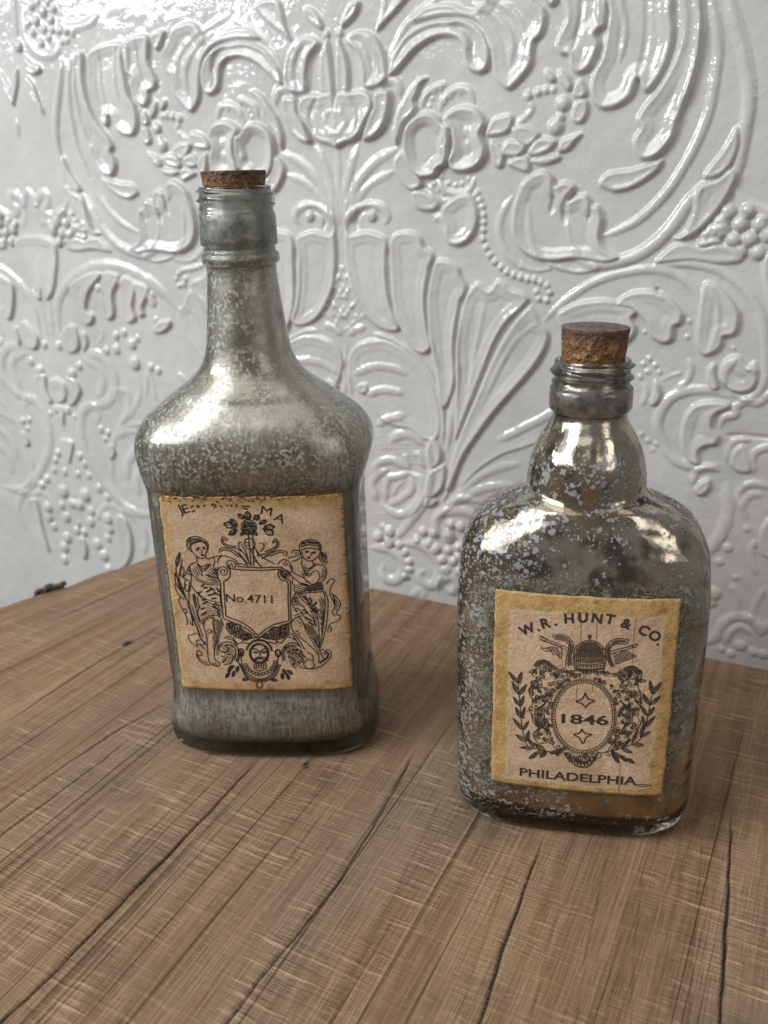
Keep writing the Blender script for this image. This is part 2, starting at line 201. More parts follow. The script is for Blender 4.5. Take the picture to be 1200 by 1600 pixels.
('s','B',0.7,0,0,((234.7,364.3,3.3),(226.9,369.4,3.8),(220.8,363.8,3.3),(217.1,370,2.9),(228,358.7,2.9),(221,357.7,2.6),(214.7,356.4,2.6),(207.8,355.1,2.4),(202.2,353.5,2.2),(232.9,350.6,3.3),(224.9,353.4,2.6),(213.1,349.8,2.4),(208.2,350.1,2.4),(239.3,357.7,2.9),(242.2,363.8,2.9),(236.9,373.7,3.3),(231,375.4,2.9),(221.5,374.5,2.4),(225.1,380.2,3.3),(217.2,377.9,2.9),)),
('s','R',4.86,2.4,0,((245.9,371.9),(246.5,356.4),(237.8,345.4),(225.5,342.5),(217.6,345.5),(220.8,350),)),
('s','R',4.17,2.2,0,((213.2,363.2),(208.3,358.2),(196.8,357.2),(184.9,359.1),(177.4,362.9),)),
('s','R',3.91,2,0,((251.3,385.8),(254.4,370.7),(255.1,357.1),)),
('s','B',0.75,0,0,((254.9,350.3,4),)),
('s','L',3,2,0.45,((248.9,343.5),(243,339.1),(236,337),(235.6,332.9),(242.3,331),(248.2,333),(250.8,338),)),
('s','L',2.4,1.6,0.3,((251.1,331.5),(244.7,326.3),(240.7,315.8),(238,305.4),(245.8,313.2),(250.6,322.6),)),
('s','L',2.4,1.6,0.3,((258.6,337.3),(259.8,327.2),(268.7,312),(273.1,315.5),(266.8,327.7),)),
('s','R',4.81,2.2,0,((286.8,314.2),(274.2,305.9),(269.1,299.7),(271.6,292.1),(280.2,281.6),(293.7,282),)),
('s','B',0.85,0,0,((242.2,232.7,4.1),(232.5,232.7,4.1),(223.3,233.6,4.1),(226.2,238.5,3.8),(235.2,238.5,3.8),(246.6,227.7,4.1),(237.9,225.5,4.1),(230.2,225.1,4.1),(220.9,223.4,3.8),(224.1,229.6,4.1),(242.5,219.1,3.8),(233.4,218.8,3.8),(225.6,219.3,3.8),(216,222.5,3.6),(219.7,229.6,3.8),(216.3,227.4,2.7),(249.6,232.2,3.3),(292.4,232.2,4.1),(286.8,226.6,3.8),(299.1,225.2,4.1),(284.1,220.6,3.3),(294.2,219.1,3.8),(299.7,231.3,3.8),)),
('s','R',4.86,2.2,0,((270.4,258),(264.4,252.1),(261.6,246.7),(254.8,253.3),(248.5,252.3),(249.1,246.6),(253.5,241.2),(245.1,237.6),(234.4,242),(228.6,248.6),)),
('s','R',4.39,1.5,0,((261.6,246.7),(261.4,239),(256.7,230),)),
('s','L',2.4,2.5,0.4,((275.4,222.1),(261.4,224),(247.6,220),(245.2,209.5),(251.2,190.7),(257.6,180),(265.3,175.9),(270.4,190.1),(275.6,206.6),)),
('s','R',4.08,1.4,0,((258.9,183.3),(263.3,166.2),(266.2,146.4),)),
('s','R',4.05,1.4,0,((272.2,197.2),(271.5,185.3),(267.2,173.4),)),
('l','R',5.97,2.6,0,((257.1,146.9),(256.7,161.7),(253.1,175.4),(242.6,187.2),(226,197.4),(203.8,203.4),(182.5,201.6),(162.5,194.6),(149,186.1),(135,174.2),)),
('l','L',3,2.2,0.25,((237.4,186.4),(224.5,195.1),(209,199.2),(203.2,196.6),(216.9,184.7),(223.2,171.8),(217,166.9),(219.4,161.1),(227.1,158.8),(233.3,167.6),)),
('l','L',3,2.2,0.25,((201.5,198.9),(185.8,196.6),(194.3,183.2),(195.5,169.3),(201.5,163.9),(206.7,166.9),(206.4,182.8),)),
('l','L',3,2.2,0.25,((183.2,197.1),(170.9,191.2),(177,175.6),(175.4,166.5),(182.9,162.4),(188.4,166.8),(186.3,182.6),)),
('l','L',3,2.2,0.25,((170.7,192.1),(159.4,188),(167.4,175.1),(167,169.7),(172.3,167.1),(174.1,174.8),)),
('l','L',3,2.2,0.25,((161.1,157.1),(156.4,164.2),(144.6,167.5),(143.6,162.6),(152.1,157.1),)),
('l','B',0.5,0,0,((194.9,194.1,4.2),(187.1,192.5,3.7),(172.3,189.8,4.7),(160.1,183.1,4.2),(159,178.6,3.7),(210,187.3,3.2),(157.9,166.4,2.6),)),
('l','R',6.59,2.4,0,((316.1,200.5),(301.2,196.5),(287.4,186.2),(278.5,172.9),(275.3,155.8),(282.8,141.4),(296.8,136.9),(306.8,144),)),
('l','L',3,2.4,0.3,((317.9,193.7),(304,191.1),(294.4,180.6),(293.5,172.3),(301.1,161.5),(310.6,158.6),(326.3,160.8),)),
('l','L',3,2.4,0.2,((255.2,149.5),(242.9,159.4),(235.7,152),(237.9,140.6),(247.7,136),(255,140.6),)),
('l','L',2.6,2,0.2,((234.8,153.1),(228.3,152.4),(228,143.7),(234.3,138.4),)),
('l','R',6.39,2.4,0,((237.3,137.2),(218.2,136),(208.1,126.5),(206.5,113.7),(213.7,102.6),(225.4,96.9),(234.1,97.7),)),
('l','R',5.83,2.2,0,((236.7,133.3),(222.4,127.4),(219.3,115.7),(226,101),)),
('l','B',0.6,0,0,((251,119.7,4.8),(253.7,113.4,4.2),(263.1,108.5,4.2),(284.9,122.8,4.2),(295.3,121.5,3.6),(273.2,124.2,4.2),(242.1,126.4,3.6),(274,136.3,3.6),(260.4,141.2,3.6),(299.5,134.7,3.6),(283.4,135.7,3.6),)),
('l','L',2.8,2.2,0.2,((257.2,116.7),(247.5,116.4),(242.6,106.7),(252.7,94.4),(260.3,94.7),(256.7,105.4),)),
('l','L',2.8,2.6,0.2,((289.7,114.1),(274.5,117.9),(259.7,111.4),(259.2,100),(267.5,94.1),(279.2,96.7),(290.6,100.9),)),
('l','L',2.6,2.4,0.3,((303.1,128.8),(295.5,130.3),(296.7,118.8),(299.4,110.2),(308.5,103.1),(312.3,112.4),)),
('l','R',6.12,2.4,0,((232.2,82.3),(227.4,90.1),(235.2,95.5),(245.4,88.8),(250.3,74.7),(248.1,57.3),(240.2,43.6),(227.1,27.4),(207.6,12.7),(181.1,10.8),)),
('l','R',4.15,1.5,0,((184.5,129.7),(181.7,111.9),(191.3,96.1),(212.7,74),(219.6,54.3),(223,35.1),(213.5,18.4),(197.7,11.5),)),
('l','R',4.04,1.5,0,((205.6,99.8),(203.2,110),(194.2,109.3),(195.4,98.2),(205.9,83),)),
('l','B',0.6,0,0,((183.3,133.1,5.5),(183.5,147.4,4.4),(198.4,152.7,3.3),(190.3,155.5,3.3),(210.8,140.4,3.3),(200.2,142.1,3.9),(177.8,151.5,2.8),)),
('l','R',2.81,1.2,0,((214.4,156.6),(211.7,153.4),(216.4,145.9),)),
('l','R',3.33,1.4,0,((176.5,108.4),(170.3,128.3),(167,105.4),)),
('l','B',0.6,0,0,((168,131.3,3.3),(161,129,3.3),)),
('l','R',3.5,1.4,0,((209.4,73.9),(197.3,83.4),(181.3,86.1),)),
('l','R',3.51,1.4,0,((211.2,71.6),(196.7,78.9),(180.6,78.1),)),
('l','L',2.6,1.6,0.2,((222.8,62.9),(217.4,66.7),(214.6,59.7),(219.9,52.7),(225.4,56.3),)),
('l','B',0.6,0,0,((228.4,77,3.1),(220.6,75.2,3.1),(225.1,69,2.5),(262.1,89.3,3.7),(292.3,53.7,3.7),(256.3,51.4,3.7),(251.9,44.9,3.1),(254.6,84.8,2.5),)),
('l','R',5.91,2.2,0,((206.1,38.4),(203.8,52),(194.9,62),(182.5,66.1),(173.1,64.7),)),
('l','R',5.98,2,0,((195.3,26.5),(196.9,37),(191.6,45.7),(180.2,51.4),)),
('l','R',6.68,2.4,0,((297.1,91.3),(290.5,85),(288.9,68.9),(295.3,50),(308.5,31.4),(327,18.6),(357.1,9.7),(369.9,7.9),)),
('l','L',2.2,1.8,0.2,((273.5,62.4),(264.4,64.6),(260.1,61.3),(265.8,47),(269.7,42.1),(273.5,44.9),)),
('l','L',2.2,1.8,0.2,((271.4,89.5),(264.1,90.2),(272,62.6),(275.7,62.2),)),
('l','L',2.4,3,0.5,((350.6,81.9),(333.2,89.1),(324.1,78.9),(316.5,63.1),(322,42.8),(337.6,23.5),(368.4,13.5),)),
('l','R',5.38,1.8,0,((328.8,75.7),(323.5,62.4),(325.4,48.1),(338.5,26.3),)),
('l','B',0.6,0,0,((255.8,17.7,6),(263.5,8.1,4.7),(238.5,26.3,4),(230.6,19.7,4),(271.9,9.7,4.7),(283.8,-0.7,4.7),(295.3,-5.4,4),(300.3,-18,4.7),(287.8,-13,4.7),(307.1,-31.1,5.3),(294.4,-26,4),(270.8,-10.3,4.7),(254.5,-5.9,4.7),(263.9,-16.7,4),(234.1,0.2,5.3),(233.6,-8.8,4.7),(237.2,-17.4,4),(251,-25.6,5.3),(245.5,-35.2,5.3),(269.2,-32.3,5.3),(282.2,-40.6,6),(278.4,14.5,4),(308.2,16,4),(315.2,2.1,5.3),(313.4,-14.2,4),(314.6,-47.7,4),(248.8,35.4,3.3),(260.9,35.4,3.3),(291.9,21.1,4.7),(251.1,4.3,4),(242.7,-47.6,4.7),)),
('l','R',4.67,1.6,0,((289.1,-19.1),(281.4,-7.3),(272,2.3),(265.9,10.6),)),
('l','R',4.46,1.6,0,((246.9,-3.5),(239.2,7.3),(229.6,13.2),(218.3,10.5),)),
('l','L',2.8,2.2,0.2,((282.7,-35.9),(269.4,-21.7),(262.9,-26.5),(264.5,-38.6),(274.7,-48.9),(285,-47.2),)),
('l','L',2.8,2.4,0.3,((345.3,-1.2),(333.5,7.7),(326.4,-5.5),(322.9,-14.5),(322.7,-30.8),(325.9,-44.8),(338,-38.3),(345.9,-23.6),)),
('l','L',2.8,2.4,0.3,((222.6,5.4),(211.9,3.7),(208.3,-12.5),(213.6,-31.7),(226.8,-43.4),(224.9,-19.9),)),
('l','R',5.63,2,0,((222,8.8),(208.2,9.3),(198.6,1.4),(195,-10.2),(199.5,-25.7),)),
('l','R',7.29,2.2,0,((371.5,-14.2),(362.6,-28.2),(354.3,-51.7),(330.4,-64.9),(304.9,-75.6),)),
('l','R',4.87,1.4,0,((279.7,-47.4),(279.9,-59.6),(280.2,-68.8),)),
('r','R',3.4,2,0,((132.7,179.8),(140.6,188),(151.2,196.5),(164,203.7),(179.3,208.2),(191,209.5),(203.8,207.1),(213.9,199.3),(220,189),(220.7,175.4),)),
('r','R',3.53,2.4,0,((192.5,211.8),(209.7,212.8),(222.7,210.5),(234.2,204.1),(242.8,195.5),(248.7,184.5),(251.8,170.9),(253.1,156.7),(249.9,146.9),(243.8,144.3),(236.5,146.4),)),
('r','L',2.8,2.4,0.4,((140,183.7),(145,188.2),(153.3,191.7),(165.7,193.5),(172.8,192.8),(181.6,190.7),(185,186.4),(182.5,183.6),(185.3,177.8),(182.3,171.4),(172.7,166.6),(159.8,171.2),(145,173.9),)),
('r','L',3,2.4,0.4,((172.3,190),(177.8,196.4),(186.1,199),(195.6,198.3),(203.2,194.6),(209.1,187.5),(208.3,181.4),(205.5,180.3),(205,173.4),(200.3,170.4),(193.2,173.8),(189.2,181.5),(181.8,188),)),
('r','G',2,2,0,((193.5,199.6),(196.3,197.7),)),
('r','L',3,2.4,0.5,((218.5,204.3),(225,202.6),(231.2,197.6),(237.4,188.8),(237.4,180),(234.7,176.5),(230.9,176),(230.4,171.6),(227,167.3),(221,165.5),(216.7,172.8),(216.6,184.5),(216.8,196.1),)),
('r','R',2.27,1.4,0,((221.4,201.2),(226.1,191.6),(226.8,178.4),(224.6,168.2),)),
('r','L',2.8,2,0.3,((224.3,151.7),(224.2,159.3),(227.8,162.3),(229.2,154.8),(231.1,148.8),(228,147.8),)),
('r','L',3,2.4,0.4,((229.9,154.9),(230.5,160.8),(234.2,166.1),(239.8,167.1),(243.7,162.7),(248.2,161.4),(250.2,154.8),(247.2,148.7),(240.4,146.8),(233.6,149.7),)),
('r','R',2.3,1.4,0,((233.6,150),(234,158.6),(238.4,165),)),
('r','R',2.58,1.6,0,((244.7,159.4),(247.4,163),(248.6,158),)),
('r','R',4.21,2.4,0,((236.1,144.3),(227.7,147.1),(215.5,146),(206.5,141),(201.7,132.6),(200.6,124.4),(204,116.6),(208.1,109.6),(213.7,105.4),(222.5,103.6),(234.8,105.9),)),
('r','L',3,2.6,0.5,((237.1,141.6),(228.2,142.2),(219.8,139.7),(214.7,132.4),(213.3,122.1),(214.9,111.9),(219.9,105.5),(225.8,105.1),(224.4,112.3),(227.8,116),(232.7,117.3),(234.5,122.2),(230.3,127.2),(231,134),(237.4,138.2),)),
('r','R',3.31,2.2,0,((233.6,127.2),(235.3,133),(240.7,135),(240.8,139.5),(245.3,142.7),(251.3,142.6),(256.1,147.5),(260.1,152.2),)),
('r','G',2.01,1.2,0,((237,123.2),(248.7,123.8),(260.4,124.1),)),
('r','R',3.07,1.8,0,((239.2,108.3),(239.7,116),(242.8,121),(250,122.9),)),
('r','R',3.36,2,0,((253.5,103.6),(251.6,111.6),(254.6,117),(262.4,120.1),)),
('r','L',2.2,3,0.2,((240.7,107),(241.1,115.4),(246.5,120),(251.1,113),(252.7,104.9),(246.8,102.7),)),
('r','R',3.19,2.2,0,((222.5,92.7),(223.5,100),(228.9,104),(235.7,103.4),)),
('r','L',2.8,2.2,0.2,((223.3,90.9),(227,96.3),(231.5,98.4),(232.7,93.3),(229.8,88.4),(225.8,87),)),
('r','R',5.02,2.2,0,((240.2,95.9),(242.7,84.2),(242,71.9),(238.6,61.3),(235,52.8),)),
('r','R',3.1,1.8,0,((250.7,81.7),(247.1,90.5),(250.7,96.6),(257,98.2),(262.1,96.3),)),
('r','R',3.12,1.6,0,((252.8,77.5),(250.3,85.4),(253.6,91.4),(259.3,92.3),)),
('r','L',2.4,2.6,0.4,((260.1,68.1),(261.8,76.7),(267.8,80.6),(270.5,58.4),(263.4,57.1),)),
('r','R',3.2,1.8,0,((261.4,45.1),(257.3,58),(259.1,66),)),
('r','B',0.5,0,0,((244.8,58.5,2.9),(241.2,49.2,2.6),(239.8,28.7,4.4),(239,22.4,3.3),(251,41.1,1.8),(241.7,64.9,1.8),(253.5,71.5,2.2),(232,39.4,2.2),(222.1,115,1.8),)),
('r','R',3.33,1.8,0,((248.8,36.6),(253.1,28.2),(254.1,18.7),)),
('r','R',2.92,1.6,0,((267.2,38.3),(263.4,27.6),(262.1,15.1),)),
('r','R',4.52,2.2,0,((238.8,-4.9),(244.3,1.9),(247.9,11.5),(255,17.2),(264.2,15.2),(269.9,6.6),)),
('r','R',3.39,1.8,0,((249.3,-2.4),(251.9,6.6),(257.7,11.3),(263,7.1),)),
('r','B',0.5,0,0,((258,-1.2,3.4),(265.2,-3.6,3),(253.4,-7.8,2.7),(247.9,-6.1,2.3),(270.6,-5.6,2.7),)),
('r','B',0.6,0,0,((190.2,158.9,1.7),(193.1,161.9,1.7),(196.8,158.7,1.7),(192.9,154.8,1.7),(199.1,154.9,1.4),(189,151.7,1.7),)),
('r','L',2.6,2,0.2,((196.7,150.5),(199.6,148.9),(201.6,142),(198.6,135.9),(195,137),(196.6,143.3),)),
('r','R',2.73,1.8,0,((213.9,164),(215.8,157.9),(213.7,150.8),(209,146.9),)),
('r','R',1.72,1,0,((200.2,150.1),(206.1,153.7),(211.6,155.9),)),
('r','R',2.49,1.4,0,((190.9,135.5),(193.1,143),(191,148.2),)),
('r','B',0.6,0,0,((212.4,183.3,1.4),(212.2,174.9,1.7),(189.5,176.3,1.4),(236.2,170.6,1.4),(192.1,119,1.7),(196,115.7,1.7),(201,114.4,1.7),(199.2,110.4,1.4),)),
('s','L',2.2,3,0.4,((191.8,212.7),(200.8,222.6),(208.7,223.9),(215.3,221.8),(222.9,223.5),(232.4,221.1),(235.6,214.3),(224,212.4),(209.7,213.8),))]
ART_L = [
(0.42,((-7.2,98.9),(2.2,98.3),(12.9,98.5),)),
(0.42,((-8.5,97.5),(2.1,97),(11.8,97.4),)),
(0.42,((-15.6,91.6),(-15.9,82.9),(-16,73.5),)),
(0.42,((-14,91.6),(-14.4,82.8),(-14.6,74.2),)),
(0.42,((-15.6,91.6),(-16.4,92.9),(-16.5,95.1),)),
(0.42,((-14,91.6),(-11.8,92.9),(-10.6,95.3),(-10.8,97.6),(-11.9,98.9),)),
(0.42,((11.8,97.4),(10.8,94.9),(12.1,92.1),(14.8,91),(14.4,81.9),(14,71.9),)),
(0.42,((12.9,98.5),(12.1,95.8),(13.3,93),(15.9,91.5),(15.5,81.9),(14.9,71.2),)),
(0.42,((-14.6,74.2),(-7.8,71.3),(-3.3,67.8),(-0.7,64.8),(3.2,67.8),(7.4,70.2),(14,71.9),)),
(0.42,((-16,73.1),(-8,69.5),(-3.4,66),(-0.9,63.1),(3.5,66.3),(8.1,68.5),(14.9,71.1),)),
(0.36,((-16.3,96.3),(-15.9,97.4),(-15.2,98.2),(-14.3,98.7),(-13.4,98.7),(-12.6,98.4),(-12,97.7),(-11.8,96.9),(-11.9,96),(-12.3,95.3),(-12.9,94.8),(-13.6,94.6),(-14.2,94.7),(-14.7,95.1),(-15,95.6),(-15,96.2),(-14.8,96.7),(-14.5,97.1),(-14.1,97.3),(-13.7,97.4),(-13.3,97.2),(-13.1,96.9),(-13,96.6),(-13.1,96.3),(-13.2,96.1),(-13.4,96),(-13.6,95.9),)),
(0.5,((16,94.9),(15.9,95.6),(15.6,96.1),(15.2,96.6),(14.7,96.8),(14.2,96.9),(13.6,96.8),(13.2,96.6),(12.8,96.2),(12.5,95.8),(12.4,95.3),(12.4,94.8),(12.5,94.4),(12.7,94.1),(13,93.9),(13.4,93.8),(13.7,93.8),(14,93.9),(14.2,94),(14.4,94.3),(14.5,94.5),(14.5,94.8),(14.4,95),(14.3,95.1),(14.2,95.2),(14.1,95.3),(13.9,95.3),)),
(0.27,((14.3,96.4),(15.8,95.7),)),
(0.27,((12.4,96.5),(16,95),)),
(0.27,((11.9,96.1),(16,94.4),)),
(0.27,((11.7,95.5),(16.3,93.7),)),
(0.27,((11.7,94.9),(15.8,93.2),)),
(0.27,((11.7,94.3),(14.5,93.1),)),
(0.27,((12.8,93.2),(13,93.1),)),
(0.36,((-26.7,105.5),(-28.5,106.9),(-29,109.4),(-28,111.9),(-25.1,113.1),(-22.5,112.6),(-20.1,111.1),(-19.2,109),(-19.8,106.5),(-20.7,105.2),(-21.1,103.5),(-23,102.5),(-24.9,103.5),(-26.7,105.5),)),
(0.36,((-26.7,105.5),(-27.4,107.9),(-26.5,109.4),(-24.6,110.2),(-21.7,110.7),(-20,109.1),)),
(0.36,((-27.8,110.4),(-25.7,111.7),(-23.2,111.7),)),
(0.36,((-27.3,109.2),(-25,110.6),(-22.2,111.4),(-20.3,110.2),)),
(0.36,((-25.1,103.7),(-25,100.9),)),
(0.36,((-21,103.5),(-20.3,102.1),)),
(0.36,((-25.2,100.2),(-23.9,99),(-22.6,98.8),(-20.1,100.2),)),
(0.36,((-25.3,99.7),(-22.8,96.5),(-18.8,100),)),
(0.36,((-24.7,99.7),(-22.7,97.5),(-19.6,99.9),)),
(0.36,((-25,101.1),(-27.2,100.1),(-29.1,98.6),(-30.8,95.3),(-32.5,93.2),)),
(0.36,((-32.5,93.2),(-31.5,92.2),(-29.7,91.7),)),
(0.36,((-31.4,92.4),(-32.3,89.1),(-31.6,86.2),(-30.5,87.5),(-29.7,91),)),
(0.36,((-29,98.7),(-28.3,95.1),(-26.6,93.2),)),
(0.36,((-20.3,102.1),(-17.4,103.4),(-13.7,104.1),(-10.6,103.4),(-7.7,101.9),(-6.5,99.3),)),
(0.36,((-17.4,103.3),(-17.1,101.1),(-18.2,98.8),)),
(0.36,((-13.7,104.1),(-15.4,102.3),(-15.9,100.2),)),
(0.36,((-11.7,100.9),(-10.1,101.9),(-8.3,101),(-7.8,99.1),(-9.5,97.6),(-11.4,98.8),(-11.7,100.9),)),
(0.36,((-10.9,100.2),(-10.4,98.5),)),
(0.36,((-9.8,100.8),(-9.1,98.5),)),
(0.36,((-26.6,93.2),(-22.2,91.1),(-16.4,90.7),)),
(0.36,((-27.1,92.3),(-22.2,90.2),(-16.5,89.7),)),
(0.36,((-28.3,95.1),(-29.3,89.9),)),
(0.36,((-29.2,89.7),(-28,87.1),(-23,82.7),(-16.4,80.9),)),
(0.36,((-28.8,88.2),(-23.1,81.5),(-16.5,79.5),)),
(0.36,((-29.3,89.7),(-30.8,84.5),(-31,77.6),(-29.3,70.2),(-27.9,63.9),(-25.8,59.3),)),
(0.36,((-28.4,84.7),(-28.4,78.5),(-27,72.2),)),
(0.36,((-26.1,79.3),(-27.7,75.8),(-27.1,71.1),)),
(0.36,((-27.1,71.1),(-23.8,73.5),(-20.1,74.6),(-17.2,73.5),(-16.3,69.3),)),
(0.36,((-26.6,70),(-23.5,72.7),(-20.2,73.8),)),
(0.36,((-15.5,89.9),(-16.3,85.5),(-16.3,78.4),)),
(0.36,((-24.8,71.8),(-25.6,68.6),(-24.7,64.1),(-25.1,56.7),(-25.1,51.6),(-24.1,49.3),(-21.3,48.2),(-19.8,49.7),(-22.1,52.1),(-21.7,56.7),(-20.3,62.2),(-20.6,68.6),(-20.1,73.5),)),
(0.36,((-24,67.5),(-22.6,67.2),(-22.3,65.9),(-24,65.2),)),
(0.36,((-24.5,66.6),(-23.5,66.2),)),
(0.36,((-32.9,64.1),(-29.1,65),(-27.5,62.1),(-29.9,61.3),(-29.6,58.4),(-32.5,60.2),(-33.6,63),(-32.9,64.1),)),
(0.36,((-27.5,62.1),(-25.7,60.2),(-27.8,59.3),(-29.2,59.9),)),
(0.36,((-28.3,59),(-26.2,57.2),)),
(0.36,((-32.7,104.4),(-35.3,97.7),(-35.2,91.7),(-33.8,86.4),(-31.3,79.4),(-30,72),)),
(0.36,((-31.8,102),(-35.1,89.9),(-32.3,82),)),
(0.36,((-32.6,105.4),(-35,101.2),(-34.9,98.4),(-33,101.8),(-32.6,105.4),)),
(0.36,((-32.4,98.6),(-33.7,95.1),(-32.8,93.2),(-31.6,96.7),(-32.4,98.6),)),
(0.36,((-36.3,95.1),(-36.3,89.9),(-34.5,86.1),)),
(0.36,((-36.3,95.1),(-34.9,91.7),(-33.9,87.3),)),
(0.36,((-37.1,89.9),(-36.3,85.6),(-33.3,82),)),
(0.36,((-31.5,89.9),(-33.4,86.4),(-32.7,82.9),)),
(0.36,((-34.7,83.8),(-36,81),(-34.4,76.5),(-33.1,72.9),(-33.2,69.3),)),
(0.36,((-32.1,79.4),(-30.1,73.8),(-31.1,69.3),(-31.8,71.3),)),
(0.36,((-34.4,76.7),(-33.1,77.6),(-32.7,75.8),(-34.1,74.9),)),
(0.36,((-27.9,55.4),(-29.9,56.2),(-30.4,52.6),(-28.2,49.7),(-24.4,48.6),)),
(0.36,((-27.9,55.4),(-28.2,53.8),(-29.3,53.8),)),
(0.36,((-30.1,54.4),(-29,51.6),(-25.7,49.8),)),
(0.36,((-31.1,77.6),(-30.4,68.6),)),
(0.36,((-23.6,50.2),(-22.5,48.6),)),
(0.36,((-22.3,50.2),(-21.4,48.6),)),
(0.7,((-25.1,106.9),(-23.5,107.1),)),
(0.7,((-21.9,107.3),(-20.7,107.4),)),
(0.7,((-23,104.2),(-21.5,104.4),)),
(0.3,((-22.7,106.9),(-22.3,105.5),(-23,105.1),)),
(0.35,((-24.3,107.7),(-23.2,107.9),)),
(0.35,((-22,108),(-20.7,108),)),
(0.6,((-24.8,88.8),(-22.9,89.9),)),
(0.6,((-22.6,86.2),(-19.1,88.1),)),
(0.6,((-22,84.5),(-17.7,85.7),)),
(0.6,((-20.6,88.8),(-18.4,87.1),)),
(0.6,((-24.8,80.1),(-22.1,81.5),)),
(0.6,((-25.9,77.4),(-24,78.5),)),
(0.6,((-20.1,79.2),(-17.7,77.4),)),
(0.6,((-19.1,80.9),(-17.1,79.1),)),
(0.6,((-26.3,85.5),(-24.6,86.4),)),
(0.6,((-17.6,88.6),(-16.6,86.4),)),
(0.6,((-20.5,82.9),(-18.1,83.3),)),
(0.6,((-26.2,74.4),(-23.6,76.2),)),
(0.6,((-18.8,76.7),(-17.2,75.3),)),
(0.6,((-29.5,96.8),(-28.4,96),)),
(0.6,((-30.1,95.1),(-28.6,94.4),)),
(0.6,((-21.8,94.6),(-19.5,94),)),
(0.6,((-18,97.6),(-16.2,95.1),)),
(0.6,((-23.8,95.1),(-23.4,94.2),)),
(0.6,((-25,82),(-22.9,82.9),)),
(0.6,((-19,86.4),(-16.8,84.6),)),
(0.6,((-23.6,88.1),(-21.6,88.6),)),
(0.29,((-17.5,72.2),(-16.5,69.2),)),
(0.29,((-18.4,72.6),(-16.8,67.7),)),
(0.29,((-19.2,73),(-17.1,66.7),)),
(0.29,((-19.8,72.5),(-17.6,65.8),)),
(0.29,((-19.8,70.5),(-18,64.8),)),
(0.29,((-19.9,68.4),(-18.4,63.7),)),
(0.29,((-20,66.4),(-18.8,62.7),)),
(0.29,((-20,64.4),(-19,61.1),)),
(0.29,((-20.1,62.3),(-19.3,59.8),)),
(0.29,((-20.3,60.8),(-19.5,58.3),)),
(0.29,((-20.5,59.2),(-19.7,56.7),)),
(0.29,((-20.8,57.6),(-19.9,55.1),)),
(0.29,((-21,56.1),(-20.3,54.1),)),
(0.29,((-21.2,54.5),(-21,53.7),)),
(0.24,((-16.4,98.4),(-15.7,97.9),)),
(0.24,((-17.2,98.1),(-15.8,97.2),)),
(0.24,((-18,97.7),(-15.8,96.3),)),
(0.24,((-18.3,97.1),(-16,95.6),)),
(0.24,((-18.5,96.4),(-16,94.7),)),
(0.24,((-18.7,95.7),(-16.2,94),)),
(0.24,((-18.9,94.9),(-16.4,93.2),)),
(0.24,((-19.1,94.2),(-16.3,92.4),)),
(0.24,((-19.3,93.5),(-16.5,91.6),)),
(0.24,((-19.4,92.7),(-17.3,91.3),)),
(0.24,((-19.6,92),(-19,91.6),)),
(0.24,((-26.8,112.4),(-26.7,110.7),)),
(0.24,((-27.5,112.3),(-27.3,108.8),)),
(0.24,((-27.2,107.8),(-27.1,106.3),)),
(0.24,((-28.2,111.9),(-27.9,107),)),
(0.31,((-19.5,109.2),(-19.4,108.2),)),
(0.31,((-20.2,110.6),(-19.9,106.6),)),
(0.27,((-17.7,78.4),(-16.6,77.9),)),
(0.27,((-18.4,77.9),(-16.7,77.1),)),
(0.27,((-18.3,77),(-16.5,76.3),)),
(0.27,((-18.4,76.2),(-16.6,75.5),)),
(0.27,((-18.2,75.4),(-16.7,74.7),)),
(0.36,((0.7,117.1),(0.6,116.7),(0.5,116.4),(0.2,116.2),(-0,116),(-0.3,115.9),(-0.6,115.9),(-0.9,116),(-1.2,116.2),(-1.4,116.5),(-1.5,116.8),(-1.5,117.1),(-1.4,117.4),(-1.3,117.7),(-1,118),(-0.8,118.1),(-0.5,118.2),(-0.2,118.2),(0.1,118.1),(0.4,118),(0.6,117.7),(0.7,117.4),(0.7,117.1),)),
(0.36,((1.9,117.1),(1.8,116.4),(1.5,115.8),(1,115.3),(0.4,115),(-0.2,114.8),(-0.9,114.8),(-1.5,115),(-2.1,115.3),(-2.5,115.8),(-2.7,116.4),(-2.7,117.1),(-2.6,117.8),(-2.3,118.3),(-1.8,118.8),(-1.2,119.2),(-0.6,119.4),(0.1,119.4),(0.7,119.2),(1.3,118.8),(1.7,118.3),(1.9,117.7),(1.9,117.1),)),
(0.36,((-3.7,118.2),(-3.3,119.1),(-2.8,119.9),(-2,120.5),(-1.2,120.9),(-0.3,121),(0.7,120.9),(1.5,120.6),(2.2,120.1),(2.7,119.3),(3,118.5),(3,117.6),(2.9,116.6),(2.4,115.8),(1.8,115),(1,114.5),(0.1,114.2),(-0.8,114.1),(-1.7,114.3),(-2.5,114.7),(-3.1,115.3),(-3.6,116.1),(-3.8,117),)),
(0.36,((2.8,117.1),(2.5,116.4),(1.9,116),(1.3,116),(0.8,116.4),(0.6,117.1),(0.9,117.8),(1.4,118.2),(2.1,118.2),(2.6,117.7),(2.8,117.1),)),
(0.36,((1.6,115.2),(1.3,114.5),(0.8,114.1),(0.1,114.1),(-0.4,114.5),(-0.6,115.2),(-0.3,115.9),(0.3,116.3),(0.9,116.3),(1.4,115.9),(1.6,115.2),)),
(0.36,((-0.5,115.2),(-0.8,114.5),(-1.3,114.1),(-2,114.1),(-2.5,114.5),(-2.7,115.2),(-2.4,115.9),(-1.8,116.3),(-1.2,116.3),(-0.7,115.9),(-0.5,115.2),)),
